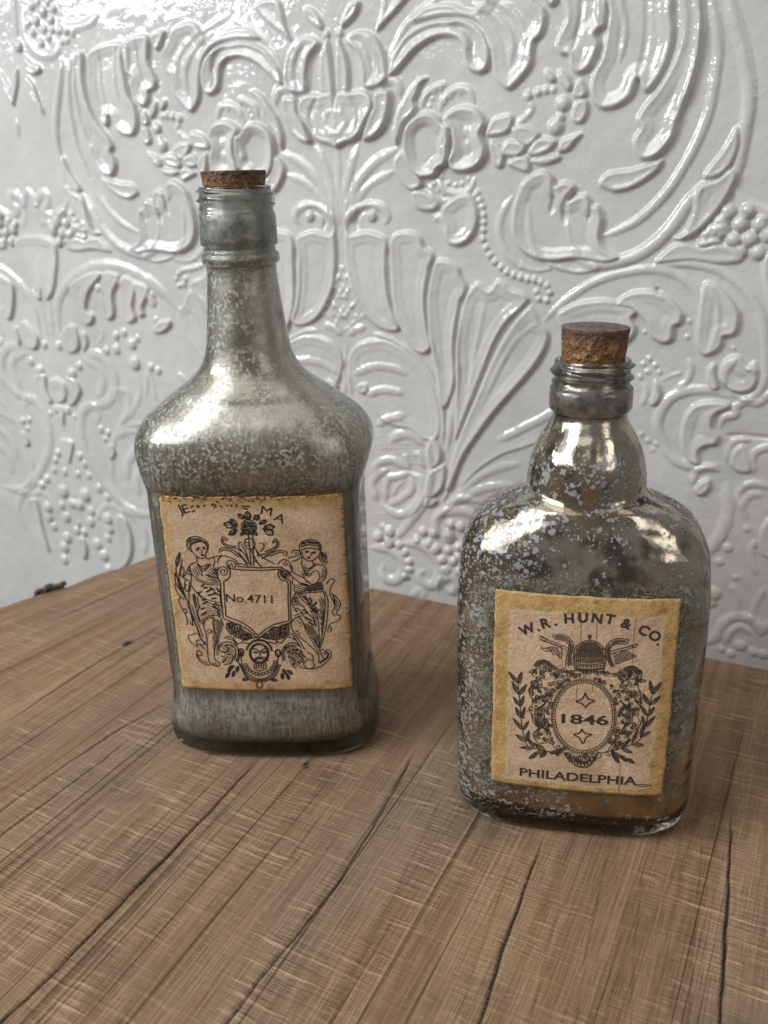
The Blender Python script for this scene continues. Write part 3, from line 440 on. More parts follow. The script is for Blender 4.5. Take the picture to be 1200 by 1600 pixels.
(0.36,((-1.4,117.1),(-1.7,116.4),(-2.2,116),(-2.9,116),(-3.4,116.4),(-3.6,117.1),(-3.3,117.8),(-2.7,118.2),(-2.1,118.2),(-1.6,117.8),(-1.4,117.1),)),
(0.36,((-0.2,118.9),(-0.5,118.3),(-1.1,117.8),(-1.7,117.9),(-2.2,118.3),(-2.4,119),(-2.1,119.6),(-1.5,120),(-0.9,120),(-0.4,119.6),(-0.2,118.9),)),
(0.36,((1.9,118.9),(1.6,118.2),(1,117.8),(0.4,117.8),(-0.1,118.3),(-0.3,118.9),(-0,119.6),(0.5,120),(1.2,120),(1.7,119.6),(1.9,118.9),)),
(0.38,((-11.4,118.7),(-9.3,119.9),(-6.3,117.3),(-9.5,117.3),(-11.4,118.7),)),
(0.38,((-9.4,114.8),(-6.6,116.6),(-5.6,116.1),(-8.3,114),(-9.4,114.8),)),
(0.38,((-8.5,119.9),(-7.7,121.3),(-5.5,117.3),)),
(0.38,((-1.8,123),(-0.4,124.9),(1.1,123),(0.1,121.2),(-1.8,123),)),
(0.38,((-4.4,123.7),(-2,122.7),(-1.3,120.9),)),
(0.38,((6.8,118.3),(10.8,118.1),(9,115.9),(6.7,116.9),(6.8,118.3),)),
(0.38,((5.6,116.9),(9.8,116.3),(9.8,113.9),(7.3,114.4),(5.6,116.9),)),
(0.38,((2.6,123.3),(4.9,121.8),(3.3,120.4),)),
(0.38,((4.8,120.2),(7,120.6),(4.5,118.5),)),
(0.38,((-0.8,114.6),(-0.9,99.1),)),
(0.38,((1.1,114.4),(0.2,99.1),)),
(0.38,((-2.2,111.9),(-2.9,109.4),(-1.4,107.2),(1.1,107.7),(1.7,110.2),(0.2,112.3),(-2.2,111.9),)),
(0.38,((-2.3,110.4),(-0.4,110.1),)),
(0.38,((-2.2,109),(-0.4,108.7),)),
(0.38,((1.2,108.1),(4.3,103.5),(9.6,100.1),)),
(0.38,((-0.3,106.7),(2.4,100.1),(4,99.1),)),
(0.38,((-7.9,100.2),(-4.7,100.1),(-2,99.1),)),
(0.38,((-10,111.8),(-12.1,113),(-13.2,110.8),(-11.1,108.5),(-7.2,107.6),(-3.5,105.1),(-1.4,100),)),
(0.38,((-10.5,111.2),(-12,111.8),(-12.3,110.5),(-10.2,109.1),(-6.4,108.3),)),
(0.38,((-14.5,105.5),(-14.2,107.2),(-12.6,107.8),(-9.5,107.3),(-5.2,104.2),(-2.2,100),)),
(0.38,((-13.7,106),(-12.6,106.8),(-9.7,106.3),(-6,103.5),)),
(0.38,((-3.8,110.1),(-5,110.6),(-5.6,108.2),(-3.4,104.9),)),
(0.38,((-4.4,109.4),(-2.7,106.1),(-1.7,101),)),
(0.38,((9.4,110.2),(11.2,112),(12.2,109.3),(10,106.7),(6,105),(2.7,104.2),)),
(0.38,((9.6,109.7),(11.1,111),(11.3,109.3),(9.5,107.5),(5.9,105.8),)),
(0.38,((14.8,103.6),(15.6,105.5),(12.4,106.5),(7.6,104.7),(4.1,102.5),)),
(0.38,((13.8,104.1),(14.3,105.1),(12.2,105.5),(8,103.8),)),
(0.38,((3.5,110.1),(5.3,109.9),(5.5,108.1),(3.7,105.9),)),
(0.38,((2.1,106.9),(2.6,103.5),)),
(0.38,((0.9,101.8),(2.4,100.1),)),
(0.38,((5.8,103.5),(7.4,104.3),)),
(0.27,((-6,105.8),(-2.1,100.1),)),
(0.27,((-7.4,106.5),(-2.7,99.8),)),
(0.27,((-8.7,107.2),(-8.3,106.6),)),
(0.27,((-3.4,99.6),(-3.3,99.4),)),
(0.4,((-6.6,118.1),(-7.5,119.3),(-8.7,120.1),(-10,119.8),(-11.2,119.2),(-10.5,118.1),(-9.5,117.3),(-8,117.4),(-6.6,118.1),)),
(0.3,((-6.8,118.1),(-10.3,119),)),
(0.4,((-5.8,116),(-7.1,116.1),(-8.3,115.8),(-9.1,115),(-9.6,114),(-8.6,113.8),(-7.5,113.9),(-6.5,114.8),(-5.8,116),)),
(0.3,((-6,115.9),(-8.8,114.4),)),
(0.4,((-5.6,117.8),(-5.5,119.1),(-5.8,120.3),(-6.6,121),(-7.5,121.4),(-7.6,120.3),(-7.5,119.2),(-6.6,118.3),(-5.6,117.8),)),
(0.3,((-5.7,118),(-7.1,120.7),)),
(0.4,((-0.6,121.3),(0.2,122.2),(0.5,123.3),(0.2,124.2),(-0.4,124.9),(-1,124.1),(-1.5,123.2),(-1.2,122.2),(-0.6,121.3),)),
(0.3,((-0.5,121.5),(-0.4,124.2),)),
(0.4,((-2.1,121.4),(-2.3,122.4),(-2.9,123.4),(-3.8,123.7),(-4.7,123.7),(-4.5,122.8),(-4.1,121.9),(-3.1,121.5),(-2.1,121.4),)),
(0.3,((-2.2,121.5),(-4.2,123.2),)),
(0.4,((2,121.1),(3,121.1),(4,121.6),(4.5,122.4),(4.8,123.3),(4,123.2),(3.1,123),(2.4,122.1),(2,121.1),)),
(0.3,((2.1,121.2),(4.2,122.8),)),
(0.4,((6.6,117.4),(7.8,116.6),(9.2,116.3),(10.3,116.9),(11.2,117.7),(10.3,118.3),(9.2,118.8),(7.8,118.3),(6.6,117.4),)),
(0.3,((6.8,117.4),(10.3,117.6),)),
(0.4,((6.4,116.2),(6.9,114.8),(7.9,113.8),(9.1,113.7),(10.2,113.9),(9.8,115),(9.1,116),(7.8,116.4),(6.4,116.2),)),
(0.3,((6.6,116.1),(9.4,114.3),)),
(0.4,((4.4,119),(5.5,118.9),(6.6,119.1),(7.4,119.8),(7.9,120.6),(7,120.8),(6,120.7),(5.1,120),(4.4,119),)),
(0.3,((4.6,119.1),(7.2,120.3),)),
(0.4,((1.4,115.4),(1.5,114.6),(1.9,113.9),(2.5,113.7),(3.1,113.8),(3.1,114.4),(2.9,115.1),(2.2,115.4),(1.4,115.4),)),
(0.3,((1.5,115.3),(2.8,114.1),)),
(0.4,((-2.4,115.4),(-3.2,115.4),(-3.9,115.1),(-4.2,114.5),(-4.3,113.8),(-3.7,113.8),(-3.1,114),(-2.6,114.6),(-2.4,115.4),)),
(0.3,((-2.5,115.3),(-4,114.1),)),
(0.27,((-0.7,119.3),(1.8,117.6),)),
(0.27,((-1.5,118.8),(1.8,116.7),)),
(0.27,((-2.1,118.3),(1.4,116),)),
(0.27,((-2.5,117.6),(0.9,115.3),)),
(0.27,((-2.6,116.7),(0.1,114.9),)),
(0.27,((-2,115.4),(-1.4,115),)),
(0.27,((2.9,116.9),(1.4,114.5),)),
(0.27,((2.8,118.5),(-0,114),)),
(0.27,((2.3,119.4),(-1.1,114.1),)),
(0.27,((1.5,119.9),(-2,114.4),)),
(0.27,((0.7,120.4),(-2.8,114.9),)),
(0.27,((-0.3,120.5),(-3.4,115.6),)),
(0.27,((-1.5,120.4),(-3.6,117),)),
(0.29,((-24.5,98.2),(-23.4,95.5),)),
(0.29,((-25.9,98.8),(-24.3,95),)),
(0.29,((-26.8,98.3),(-25,94.2),)),
(0.29,((-27.6,97.5),(-25.8,93.5),)),
(0.29,((-27.7,95.2),(-27.6,95),)),
(0.29,((-16.3,98.5),(-16,98.2),)),
(0.29,((-18,98.7),(-16.2,96.9),)),
(0.29,((-19,98.3),(-16.2,95.4),)),
(0.29,((-19.7,97.5),(-16.4,94.1),)),
(0.29,((-20.4,96.7),(-16.6,92.8),)),
(0.29,((-21,95.7),(-16.6,91.3),)),
(0.29,((-21.7,94.9),(-18.2,91.4),)),
(0.29,((-21.5,93.3),(-19.9,91.6),)),
(0.29,((-27,84.1),(-26.6,77.8),)),
(0.29,((-28.1,85.5),(-27.6,78.2),)),
(0.29,((-29,85),(-28.7,80.1),)),
(0.29,((-20.5,80),(-17,78.1),)),
(0.29,((-23.1,80.1),(-17,76.9),)),
(0.29,((-23.2,78.9),(-16.9,75.5),)),
(0.29,((-23.3,77.7),(-17,74.3),)),
(0.29,((-23.8,76.7),(-19.8,74.6),)),
(0.29,((-24.3,75.8),(-22.2,74.6),)),
(0.29,((-24.8,74.8),(-23.7,74.2),)),
(0.29,((-25.3,73.8),(-25.1,73.7),)),
(0.29,((-28.2,75.5),(-27.1,70.9),)),
(0.29,((-30,78.9),(-26.4,63.4),)),
(0.29,((-30,74.5),(-27.6,63.8),)),
(0.29,((-20.2,73.3),(-20.1,72.8),)),
(0.29,((-21,73.3),(-20.4,68.9),)),
(0.29,((-21.5,71.3),(-20.5,64.7),)),
(0.29,((-21.8,67.7),(-20.8,61.3),)),
(0.29,((-22,63.8),(-21.3,59),)),
(0.29,((-22.3,60.1),(-21.7,56.6),)),
(0.29,((22.4,91.2),(23.9,90.5),)),
(0.29,((20.9,90.7),(25.1,89),)),
(0.29,((19.5,90.3),(24.3,88.3),)),
(0.29,((18.1,89.9),(23.5,87.6),)),
(0.29,((17.7,89),(22.7,86.9),)),
(0.29,((18,87.8),(21.7,86.3),)),
(0.29,((18.1,86.8),(19.4,86.2),)),
(0.29,((18.7,84.6),(19.5,84.1),)),
(0.29,((17.2,84.5),(19.4,83),)),
(0.29,((16.9,83.5),(19.3,81.9),)),
(0.29,((16.9,82.4),(19.3,80.9),)),
(0.29,((16.8,81.4),(17.6,80.8),)),
(0.29,((26.2,78.8),(26.8,78),)),
(0.29,((22.8,81.7),(26.8,76),)),
(0.29,((22.6,80.2),(27.1,73.9),)),
(0.29,((23.6,77.1),(26.9,72.4),)),
(0.29,((30.1,82.6),(30.4,79.5),)),
(0.29,((29.2,83.7),(30.1,75.4),)),
(0.29,((28.5,82.6),(29.7,72.4),)),
(0.29,((28.3,77.7),(29.1,70.9),)),
(0.29,((28.3,71),(28.5,69.2),)),
(0.29,((18.6,72.8),(19.3,72.1),)),
(0.29,((17.4,72.4),(20,69.8),)),
(0.29,((18.7,69.4),(19.4,68.7),)),
(0.29,((25,60.8),(26.4,57.7),)),
(0.29,((22.8,63.4),(27.1,54.1),)),
(0.29,((21.6,97.7),(21.8,97.9),)),
(0.29,((21.7,96.7),(22.5,97.3),)),
(0.29,((21.7,95.5),(23.2,96.8),)),
(0.29,((21.8,94.4),(23.9,96.2),)),
(0.29,((22.7,94),(24.2,95.4),)),
(0.29,((23.6,93.7),(24.3,94.3),)),
(0.29,((24.4,93.3),(24.6,93.4),)),
(0.29,((35,82.7),(37,78.6),)),
(0.29,((33.4,83.8),(36.5,77.4),)),
(0.29,((35.2,77.8),(35.8,76.4),)),
(0.29,((-34.6,92.8),(-32.2,82.4),)),
(0.29,((-34.7,89.2),(-34.2,87.3),)),
(0.29,((23.7,110.8),(29.8,109.6),)),
(0.29,((21.9,110.3),(29.4,108.9),)),
(0.29,((22,109.5),(24.5,109),)),
(0.29,((22.1,108.7),(22.5,108.6),)),
(0.29,((-23.8,112.6),(-21.3,111),)),
(0.29,((-25,112.4),(-22.5,110.8),)),
(0.29,((-26.2,112.3),(-23.7,110.6),)),
(0.29,((-27.4,112.1),(-24.9,110.4),)),
(0.29,((-27.5,111.2),(-26.2,110.3),)),
(0.29,((-27.5,110.2),(-26.8,109.7),)),
(0.36,((21.5,104.4),(21.1,106.8),(21.6,109.1),(23.4,110.7),(26.5,111.2),(29.5,110.1),(30.7,107.5),(30,104.5),(28.8,102.8),(26.4,101.2),(24.4,101.2),(22.6,102.9),(21.5,104.4),)),
(0.36,((21.7,107.9),(25.6,108.8),(29.6,107.9),)),
(0.36,((21.7,109.3),(26,110),(29.9,108.9),)),
(0.36,((21.8,106.4),(25.5,107.4),(29.5,106.4),)),
(0.36,((22,105.7),(22.4,104.1),)),
(0.36,((30.4,104.2),(32.8,103.3),(32.2,101.6),(33.4,99.9),)),
(0.36,((30,103.3),(31.4,100.8),(32.7,99.1),)),
(0.36,((29.6,104.5),(33.2,102.1),)),
(0.36,((29.2,103),(30.3,100.8),(31,99.4),)),
(0.36,((30.8,105),(32.7,104.2),)),
(0.36,((21.2,105.9),(18.6,106.4),(17.4,104.9),)),
(0.36,((21.4,104.2),(18.3,103.4),(15.7,102.6),)),
(0.36,((21.4,103.2),(19.7,101.7),(17.2,101.2),)),
(0.36,((20.7,105.1),(18.8,104.8),)),
(0.36,((22,103.2),(21.5,99),)),
(0.36,((26.4,101.2),(26.8,99.1),)),
(0.36,((21.5,98.3),(24.1,96.4),(28.2,99.1),(31.3,98.7),)),
(0.36,((21.9,99.1),(24.6,97.4),(27.9,100),)),
(0.36,((31.3,98.7),(32.5,95.7),(31.5,92.2),(29.5,90.9),)),
(0.36,((24.8,93.8),(26.8,96.2),(28.8,95.7),(29.2,93.1),(27.9,90.5),(25.3,89.5),)),
(0.36,((16.4,99.2),(17.8,95.7),(21.6,93.2),(25.5,89.5),)),
(0.36,((15.3,95.8),(19.9,91),(24.5,88.6),)),
(0.36,((11.1,99.6),(12.3,101.3),(13.9,102.1),(15.6,101.4),(17.3,98.3),(16.4,95.6),(14.4,96.5),(12.9,98.3),)),
(0.36,((13,100.7),(14.9,98.8),)),
(0.36,((14.2,101.3),(16,98.8),)),
(0.36,((17.5,89.7),(18,86.1),(23.6,86.7),(30.1,87.1),)),
(0.36,((17.8,85.2),(23.6,85.7),(29.9,86),)),
(0.36,((16.9,93.2),(17.1,89.7),)),
(0.36,((22.6,96.4),(23.4,93.8),)),
(0.36,((21.3,95.3),(22.5,93),)),
(0.36,((24.5,95.7),(24,93.6),)),
(0.36,((18,86.1),(16.2,81.9),(16.8,78.3),)),
(0.36,((19.3,85.4),(21,81.9),(25.1,78.3),(27.2,72.1),(27.2,64),(26.8,58.6),)),
(0.36,((20.4,85.4),(22,82.7),(26.2,78.3),(28.4,72.1),)),
(0.36,((30.1,86.9),(31,81.8),(30.1,73),(28.5,64),(26.9,58),)),
(0.36,((31.2,86.2),(32.2,80.9),(31.3,72.1),(29.3,63.1),(27.3,57.5),)),
(0.36,((16.9,79.9),(19.3,80.3),(21.4,78.3),(22.2,75.7),)),
(0.36,((16.8,78.3),(19.1,77.5),(20.6,74.8),)),
(0.36,((16.5,74.4),(20.6,75.7),(24.5,73.9),(26,68.5),)),
(0.36,((17.3,73.5),(20.5,74.3),(23.6,72.1),)),
(0.36,((14.8,70.2),(16.4,72.8),(18.9,73.5),(20.5,70.7),(21.8,65.8),(25.1,61.3),(27,56.7),(28.4,51.2),(26.5,50.3),(25.9,54.9),(20.6,61.3),(16,65.8),(14.9,68.4),(14.8,70.2),)),
(0.36,((25.7,50.1),(29,51.7),(30.5,54),(29.7,56.3),(27.5,56.7),)),
(0.36,((28.5,54.7),(30.9,56.7),(32.2,54.9),(31.2,51.7),(27.2,48.2),(22.3,46.9),(17.2,47.9),)),
(0.36,((29,54),(30.4,55.3),(31.1,54.4),(30.2,52.1),(26.5,49.5),)),
(0.36,((21.1,52.1),(19.1,49.3),(21.4,46.9),(24.1,48.4),(23.3,51.2),(21.1,52.1),)),
(0.36,((14.6,56.3),(17.9,56.7),(19.4,54),(20.9,52.6),)),
(0.36,((23.7,51.2),(23.5,54),(21.1,55.8),)),
(0.36,((33.1,86),(36.8,81.8),(37.6,78.3),(35.4,74.6),(37.4,73.4),(36.4,71.2),(32.3,69.4),(31.2,65.6),)),
(0.36,((32,89.5),(33.7,91.8),(35.8,91.4),(33.9,87.9),(33.1,86),)),
(0.36,((34.6,84.3),(35.3,79.2),(33.8,75.5),(34.9,73.4),)),
(0.36,((33,85.1),(35.1,79.2),)),
(0.36,((32.3,68.5),(33,67.2),(32.3,65.4),)),
(0.36,((16,64.7),(18.2,61.3),(20.4,56.7),)),
(0.36,((14.8,65.8),(15.9,63.1),(18.8,57.6),)),
(0.7,((23.5,105.4),(25.1,105.6),)),
(0.7,((26.5,105),(28.2,105.1),)),
(0.7,((24.3,102.8),(25.7,102.6),)),
(0.3,((26.1,105.1),(26.3,103.7),(25.5,103.5),)),
(0.62,((21.7,84.3),(23.5,81.7),)),
(0.62,((24.1,83.4),(25,80.8),)),
(0.62,((25.2,79),(27.4,81),)),
(0.62,((23.8,78.3),(26.4,77.3),)),
(0.62,((17,82.7),(18.3,83.4),)),
(0.62,((17,81.4),(18.4,81.7),)),
(0.62,((24.6,76.4),(26.7,78.3),)),
(0.62,((22.8,71.2),(25.1,69.4),)),
(0.62,((20.7,77.4),(23,75.7),)),
(0.62,((26.6,75.7),(27.5,77.4),)),
(0.62,((16.7,77.5),(18.3,76.4),)),
(0.62,((21.3,73.4),(24.4,71.7),)),
(0.62,((17,66.7),(17.8,66.2),)),
(0.62,((17.8,65.1),(18.6,65.5),)),
(0.31,((22,87.8),(29.5,90.7),)),
(0.31,((22.4,87.3),(30.1,90.3),)),
(0.31,((23,86.9),(30.3,89.8),)),
(0.31,((23.4,86.5),(30.4,89.2),)),
(0.31,((24,86.1),(30.6,88.7),)),
(0.31,((26.4,86.4),(30.5,88),)),
(0.31,((29.1,86.9),(30.7,87.5),)),
(0.29,((24,69.5),(26.9,63.2),)),
(0.29,((23.2,69.6),(26.9,61.6),)),
(0.29,((22.3,70),(26.8,60.1),)),
(0.29,((21.4,70.3),(25.9,60.4),)),
(0.29,((20.9,69.7),(23.2,64.8),)),
(0.27,((30.4,108.1),(30.5,106.8),)),
(0.27,((29.8,108.7),(30.2,105.2),)),
(0.27,((29.4,107.4),(29.6,105.9),)),
(0.24,((25,74.5),(25.3,74.2),)),
(0.24,((25,73.5),(26.6,71.9),)),
(0.24,((25,72.6),(26.5,71),)),
(0.24,((24.9,71.7),(26.6,69.9),)),
(0.24,((26,69.6),(26.5,69),)),
(0.34,((30.1,105.6),(32.4,102.5),)),
(0.34,((30,104.5),(32.1,101.6),)),
(0.34,((29.8,103.4),(31.9,100.5),)),
(0.27,((29.6,75.8),(30.1,71.6),)),
(0.27,((29.3,73.8),(29.7,69.6),)),
(0.27,((28.9,71.9),(29.4,67.7),)),
(0.27,((28.6,70.2),(29.1,65.7),)),
(0.27,((28.3,68),(28.7,64),)),
(0.27,((28.3,62.5),(28.4,62),)),
(0.24,((30.6,97.3),(31,97.6),)),
(0.24,((30.5,96.4),(31.3,97),)),
(0.24,((30.3,95.6),(31.8,96.5),)),
(0.24,((30,94.6),(32.1,95.9),)),
(0.24,((29.9,93.7),(32.2,95.1),)),
(0.24,((29.7,92.9),(31.8,94.2),)),
(0.24,((29.6,92),(31.5,93.2),)),
(0.24,((31.2,92.2),(31.4,92.3),)),
(0.36,((3.6,55.3),(3.3,53.8),(2.7,52.5),(1.8,51.3),(0.6,50.5),(-0.7,50),(-2,50),(-3.2,50.5),(-4.3,51.3),(-5,52.5),(-5.5,53.8),(-5.5,55.3),(-5.2,56.9),(-4.6,58.2),(-3.6,59.4),(-2.5,60.2),(-1.2,60.6),(0.1,60.6),(1.3,60.2),(2.3,59.4),(3.1,58.2),(3.6,56.9),(3.6,55.3),)),
(0.5,((3,55.3),(2.7,54),(2.2,52.9),(1.4,51.9),(0.4,51.1),(-0.7,50.8),(-1.8,50.8),(-2.9,51.1),(-3.8,51.9),(-4.4,52.9),(-4.8,54),(-4.9,55.3),(-4.6,56.6),(-4.1,57.8),(-3.3,58.8),(-2.3,59.5),(-1.2,59.9),(-0.1,59.9),(1,59.5),(1.9,58.8),(2.5,57.8),(2.9,56.6),(3,55.3),)),
(0.5,((-4,58),(-1.6,57.1),(-0.7,56),(0.4,57.1),(3.3,58),)),
(0.5,((-0.6,56.2),(-0.7,53.8),)),
(0.5,((-4.1,51.4),(-1.9,53.4),(-0.7,53.1),(1,53.4),(3,51.4),)),
(0.5,((-3.2,51.9),(-0.7,52.6),(1.9,51.9),)),
(0.8,((-3.5,56.1),(-1.6,55.7),)),
(0.8,((0.2,55.7),(2.5,56.1),)),
(0.4,((-3.3,51.2),(-4.1,47.3),)),
(0.4,((-2.5,51.2),(-3,47.3),)),
(0.4,((-1.5,51.2),(-1.9,47.3),)),
(0.4,((-0.5,51.2),(-0.7,47.3),)),
(0.4,((0.5,51.2),(0.4,47.3),)),
(0.4,((1.5,51.2),(1.8,47.3),)),
(0.4,((-4.3,47.5),(-1.6,46),(1.9,47.5),)),
(0.8,((-6,57.3),(-6.9,57.6),)),
(0.8,((-5.6,58.4),(-6.4,58.9),)),
(0.8,((-4.9,59.3),(-5.7,60),)),
(0.8,((-4.2,60.2),(-4.8,61),)),
(0.8,((-3.3,60.8),(-3.7,61.8),)),
(0.8,((-2.3,61.3),(-2.6,62.4),)),
(0.8,((-1.3,61.6),(-1.4,62.7),)),
(0.8,((-0.3,61.7),(-0.2,62.8),)),
(0.8,((0.7,61.5),(1,62.6),)),
(0.8,((1.7,61.2),(2.1,62.2),)),
(0.8,((2.5,60.6),(3.2,61.5),)),
(0.8,((3.3,59.9),(4,60.6),)),
(0.8,((3.8,59),(4.7,59.6),)),
(0.8,((4.2,58),(5.2,58.4),)),
(0.8,((4.5,56.9),(5.4,57.1),)),
(0.4,((-9.1,56.3),(-9.5,50.3),(-6.7,44.1),(-1.9,41.8),(3.1,43.7),(6.8,49.3),(7.7,55.6),)),
(0.4,((-11,50.3),(-7.7,42.4),(-2.1,40.3),(4.7,42.6),(8.6,49.3),)),
(0.4,((-10.4,50.1),(-7.2,43.1),(-2,41.1),(4.1,43.3),(7.8,49.7),)),
(0.38,((5.5,50),(6.7,50.2),(6.3,51.7),(5.2,50.7),(5.5,50),)),
(0.38,((4.7,48.4),(5.9,48.3),(5.8,49.9),(4.6,49.1),(4.7,48.4),)),
(0.38,((3.6,47),(4.7,46.6),(5,48.2),(3.6,47.8),(3.6,47),)),
(0.38,((2.3,45.8),(3.3,45.2),(3.9,46.7),(2.5,46.6),(2.3,45.8),)),
(0.38,((0.8,45.1),(1.6,44.2),(2.5,45.5),(1.1,45.8),(0.8,45.1),)),
(0.38,((-0.8,44.7),(-0.2,43.6),(0.9,44.7),(-0.3,45.3),(-0.8,44.7),)),
(0.38,((-2.3,44.7),(-2,43.4),(-0.7,44.3),(-1.8,45.2),(-2.3,44.7),)),
(0.38,((-3.9,45.1),(-3.8,43.8),(-2.4,44.3),(-3.2,45.5),(-3.9,45.1),)),
(0.38,((-5.2,45.9),(-5.4,44.6),(-4,44.8),(-4.5,46.1),(-5.2,45.9),)),
(0.38,((-6.4,47.1),(-6.8,45.8),(-5.4,45.6),(-5.7,47.1),(-6.4,47.1),)),
(0.38,((-7.2,48.5),(-7.9,47.3),(-6.6,46.8),(-6.5,48.4),(-7.2,48.5),)),
(0.38,((-7.7,50.1),(-8.6,49.2),(-7.5,48.3),(-7.1,49.8),(-7.7,50.1),)),
(0.6,((-8.2,55.8),(-8.3,55.3),(-8.5,54.8),(-8.7,54.4),(-9,54.1),(-9.3,54),(-9.7,54),(-10,54.1),(-10.2,54.4),(-10.4,54.8),(-10.5,55.3),(-10.5,55.8),(-10.4,56.3),(-10.2,56.8),(-10,57.2),(-9.7,57.5),(-9.4,57.6),(-9,57.6),(-8.7,57.5),(-8.5,57.2),(-8.3,56.8),(-8.2,56.3),(-8.2,55.8),)),
(0.6,((8.9,55.3),(8.8,54.8),(8.6,54.4),(8.4,54),(8.1,53.7),(7.8,53.5),(7.4,53.5),(7.1,53.7),(6.9,54),(6.7,54.4),(6.6,54.8),(6.6,55.3),(6.7,55.9),(6.8,56.3),(7.1,56.7),(7.4,57),(7.7,57.2),(8,57.2),(8.3,57),(8.6,56.7),(8.7,56.3),(8.9,55.9),(8.9,55.3),)),
(0.42,((-12,51),(-10.5,56.3),(-12.6,60.4),(-16,61.1),(-18.8,59.5),(-19.5,56.7),(-16.7,55.6),(-14.8,58),(-16.6,59.5),)),
(0.42,((-11.4,50.3),(-9.3,56.7),)),
(0.42,((-12.9,51.6),(-11.7,56.3),(-13.2,59.3),(-15.7,59.9),)),
(0.42,((-16.6,63.1),(-13.3,63.8),(-10.2,60.2),(-7.6,62.2),)),
(0.42,((-15.1,62.7),(-12.7,62.2),(-10.6,59),)),
(0.42,((9.8,51),(9.8,56.7),(12.4,60),(15.7,60.6),(18.2,58.6),)),
(0.42,((10.7,51.7),(10.7,56.5),(13,59.1),(16.1,59.3),)),
(0.42,((6.9,62.4),(9.4,60.6),(12.7,63.8),(16,62.2),)),
(0.42,((-7.6,62.2),(-3.6,63.1),(-0.3,64),(3.7,62.9),(6.9,62.4),)),
(0.42,((-7.9,60.9),(-5.1,60.4),(-3.8,61.3),)),
(0.42,((3.6,61.3),(6.8,60.4),(7.6,61.3),)),
(0.42,((-2.9,40.3),(-3.6,38),(-2.3,36.9),(-0.9,38),(-1.1,40.3),)),
(0.42,((13.3,55.3),(17,54.9),(19.2,51.2),(16.7,50.3),)),
(0.42,((12,54),(15.2,51.7),(14.2,48.4),(15.7,47.5),)),
(0.42,((-15.7,54.9),(-13.4,54),(-14.5,50.3),(-17.9,49.3),)),
(0.42,((-19.1,54),(-16.8,52.6),(-18.6,50.2),)),
(0.42,((12.2,55.8),(15.5,57.2),(18.7,56.3),(16.9,53.5),)),
(0.45,((-8.4,68.3),(-8.7,67.4),(-9.3,66.7),(-10.2,66.4),(-11.1,66.4),(-12,66.7),(-12.5,67.4),(-12.6,68.3),(-12.3,69.2),(-11.7,69.9),(-10.8,70.2),(-9.9,70.2),(-9.1,69.9),(-8.5,69.2),(-8.4,68.3),)),
(0.45,((-6,64),(-6.2,63.4),(-6.6,63),(-7.2,62.7),(-7.9,62.7),(-8.5,63),(-8.8,63.4),(-8.9,64),(-8.7,64.7),(-8.3,65.1),(-7.7,65.4),(-7,65.4),(-6.5,65.1),(-6.1,64.6),(-6,64),)),
(0.45,((-11.7,69.9),(-11.8,69.5),(-12.2,69.1),(-12.6,68.9),(-13.2,68.9),(-13.6,69.1),(-13.9,69.5),(-13.9,69.9),(-13.8,70.4),(-13.4,70.8),(-13,71),(-12.5,71),(-12,70.8),(-11.7,70.4),(-11.7,69.9),)),
(0.45,((-3.8,64.5),(-3.9,64.1),(-4.2,63.8),(-4.6,63.6),(-5,63.6),(-5.4,63.8),(-5.6,64.1),(-5.7,64.5),(-5.6,64.9),(-5.3,65.2),(-4.9,65.4),(-4.4,65.4),(-4.1,65.2),(-3.8,64.9),(-3.8,64.5),)),
(0.45,((9.8,66.6),(9.5,65.6),(8.7,64.8),(7.7,64.3),(6.6,64.3),(5.7,64.8),(5.1,65.6),(4.9,66.6),(5.2,67.6),(5.9,68.4),(6.9,68.8),(8,68.8),(9,68.4),(9.6,67.6),(9.8,66.6),)),
(0.45,((4.1,64),(3.9,63.6),(3.6,63.2),(3.1,63),(2.6,63),(2.2,63.2),(1.9,63.6),(1.8,64),(2,64.5),(2.3,64.9),(2.8,65.1),(3.3,65.1),(3.7,64.9),(4,64.5),(4.1,64),)),
(0.45,((12.5,69),(12.4,68.5),(12,68.2),(11.6,67.9),(11.1,67.9),(10.6,68.2),(10.3,68.5),(10.2,69),(10.4,69.5),(10.7,69.8),(11.2,70),(11.7,70),(12.1,69.8),(12.4,69.5),(12.5,69),)),
(0.45,((12,64.9),(11.8,64.4),(11.5,64),(10.9,63.7),(10.3,63.7),(9.8,64),(9.5,64.4),(9.4,64.9),(9.6,65.5),(10,65.9),(10.5,66.1),(11.1,66.1),(11.6,65.9),(11.9,65.5),(12,64.9),)),
(0.37,((-14.9,71),(-10.3,69.6),)),
(0.37,((-15.2,70.1),(-6.9,67.5),)),
(0.37,((-15.5,69.1),(-4.9,65.9),)),
(0.37,((-15.3,68.1),(-3.2,64.3),)),
(0.37,((-14.9,66.9),(-3.7,63.4),)),
(0.37,((-14.3,65.7),(-4.9,62.8),)),
(0.37,((-11.9,63.9),(-5.9,62),)),
(0.34,((-3.5,64.5),(-3.8,63.4),)),
(0.34,((-4.5,65.5),(-5.2,62.6),)),
(0.34,((-5.6,66.3),(-6.6,61.7),)),
(0.34,((-6.6,67),(-7.8,61.9),)),
(0.34,((-7.6,68.1),(-8.9,62.5),)),
(0.34,((-8.7,68.6),(-10,63),)),
(0.34,((-9.7,69.3),(-11.1,63.5),)),
(0.34,((-10.8,69.8),(-12.2,64.2),)),
(0.34,((-11.9,70.3),(-13.3,64.7),)),
(0.34,((-13,70.8),(-14.3,65.8),)),
(0.34,((-14.1,71.3),(-15.1,67.4),)),
(0.37,((11.3,69.4),(14.2,70.2),)),
(0.37,((5.5,66.7),(14.1,69.2),)),
(0.37,((3.3,65.1),(14.1,68.2),)),
(0.37,((1.5,63.6),(14,67.2),)),
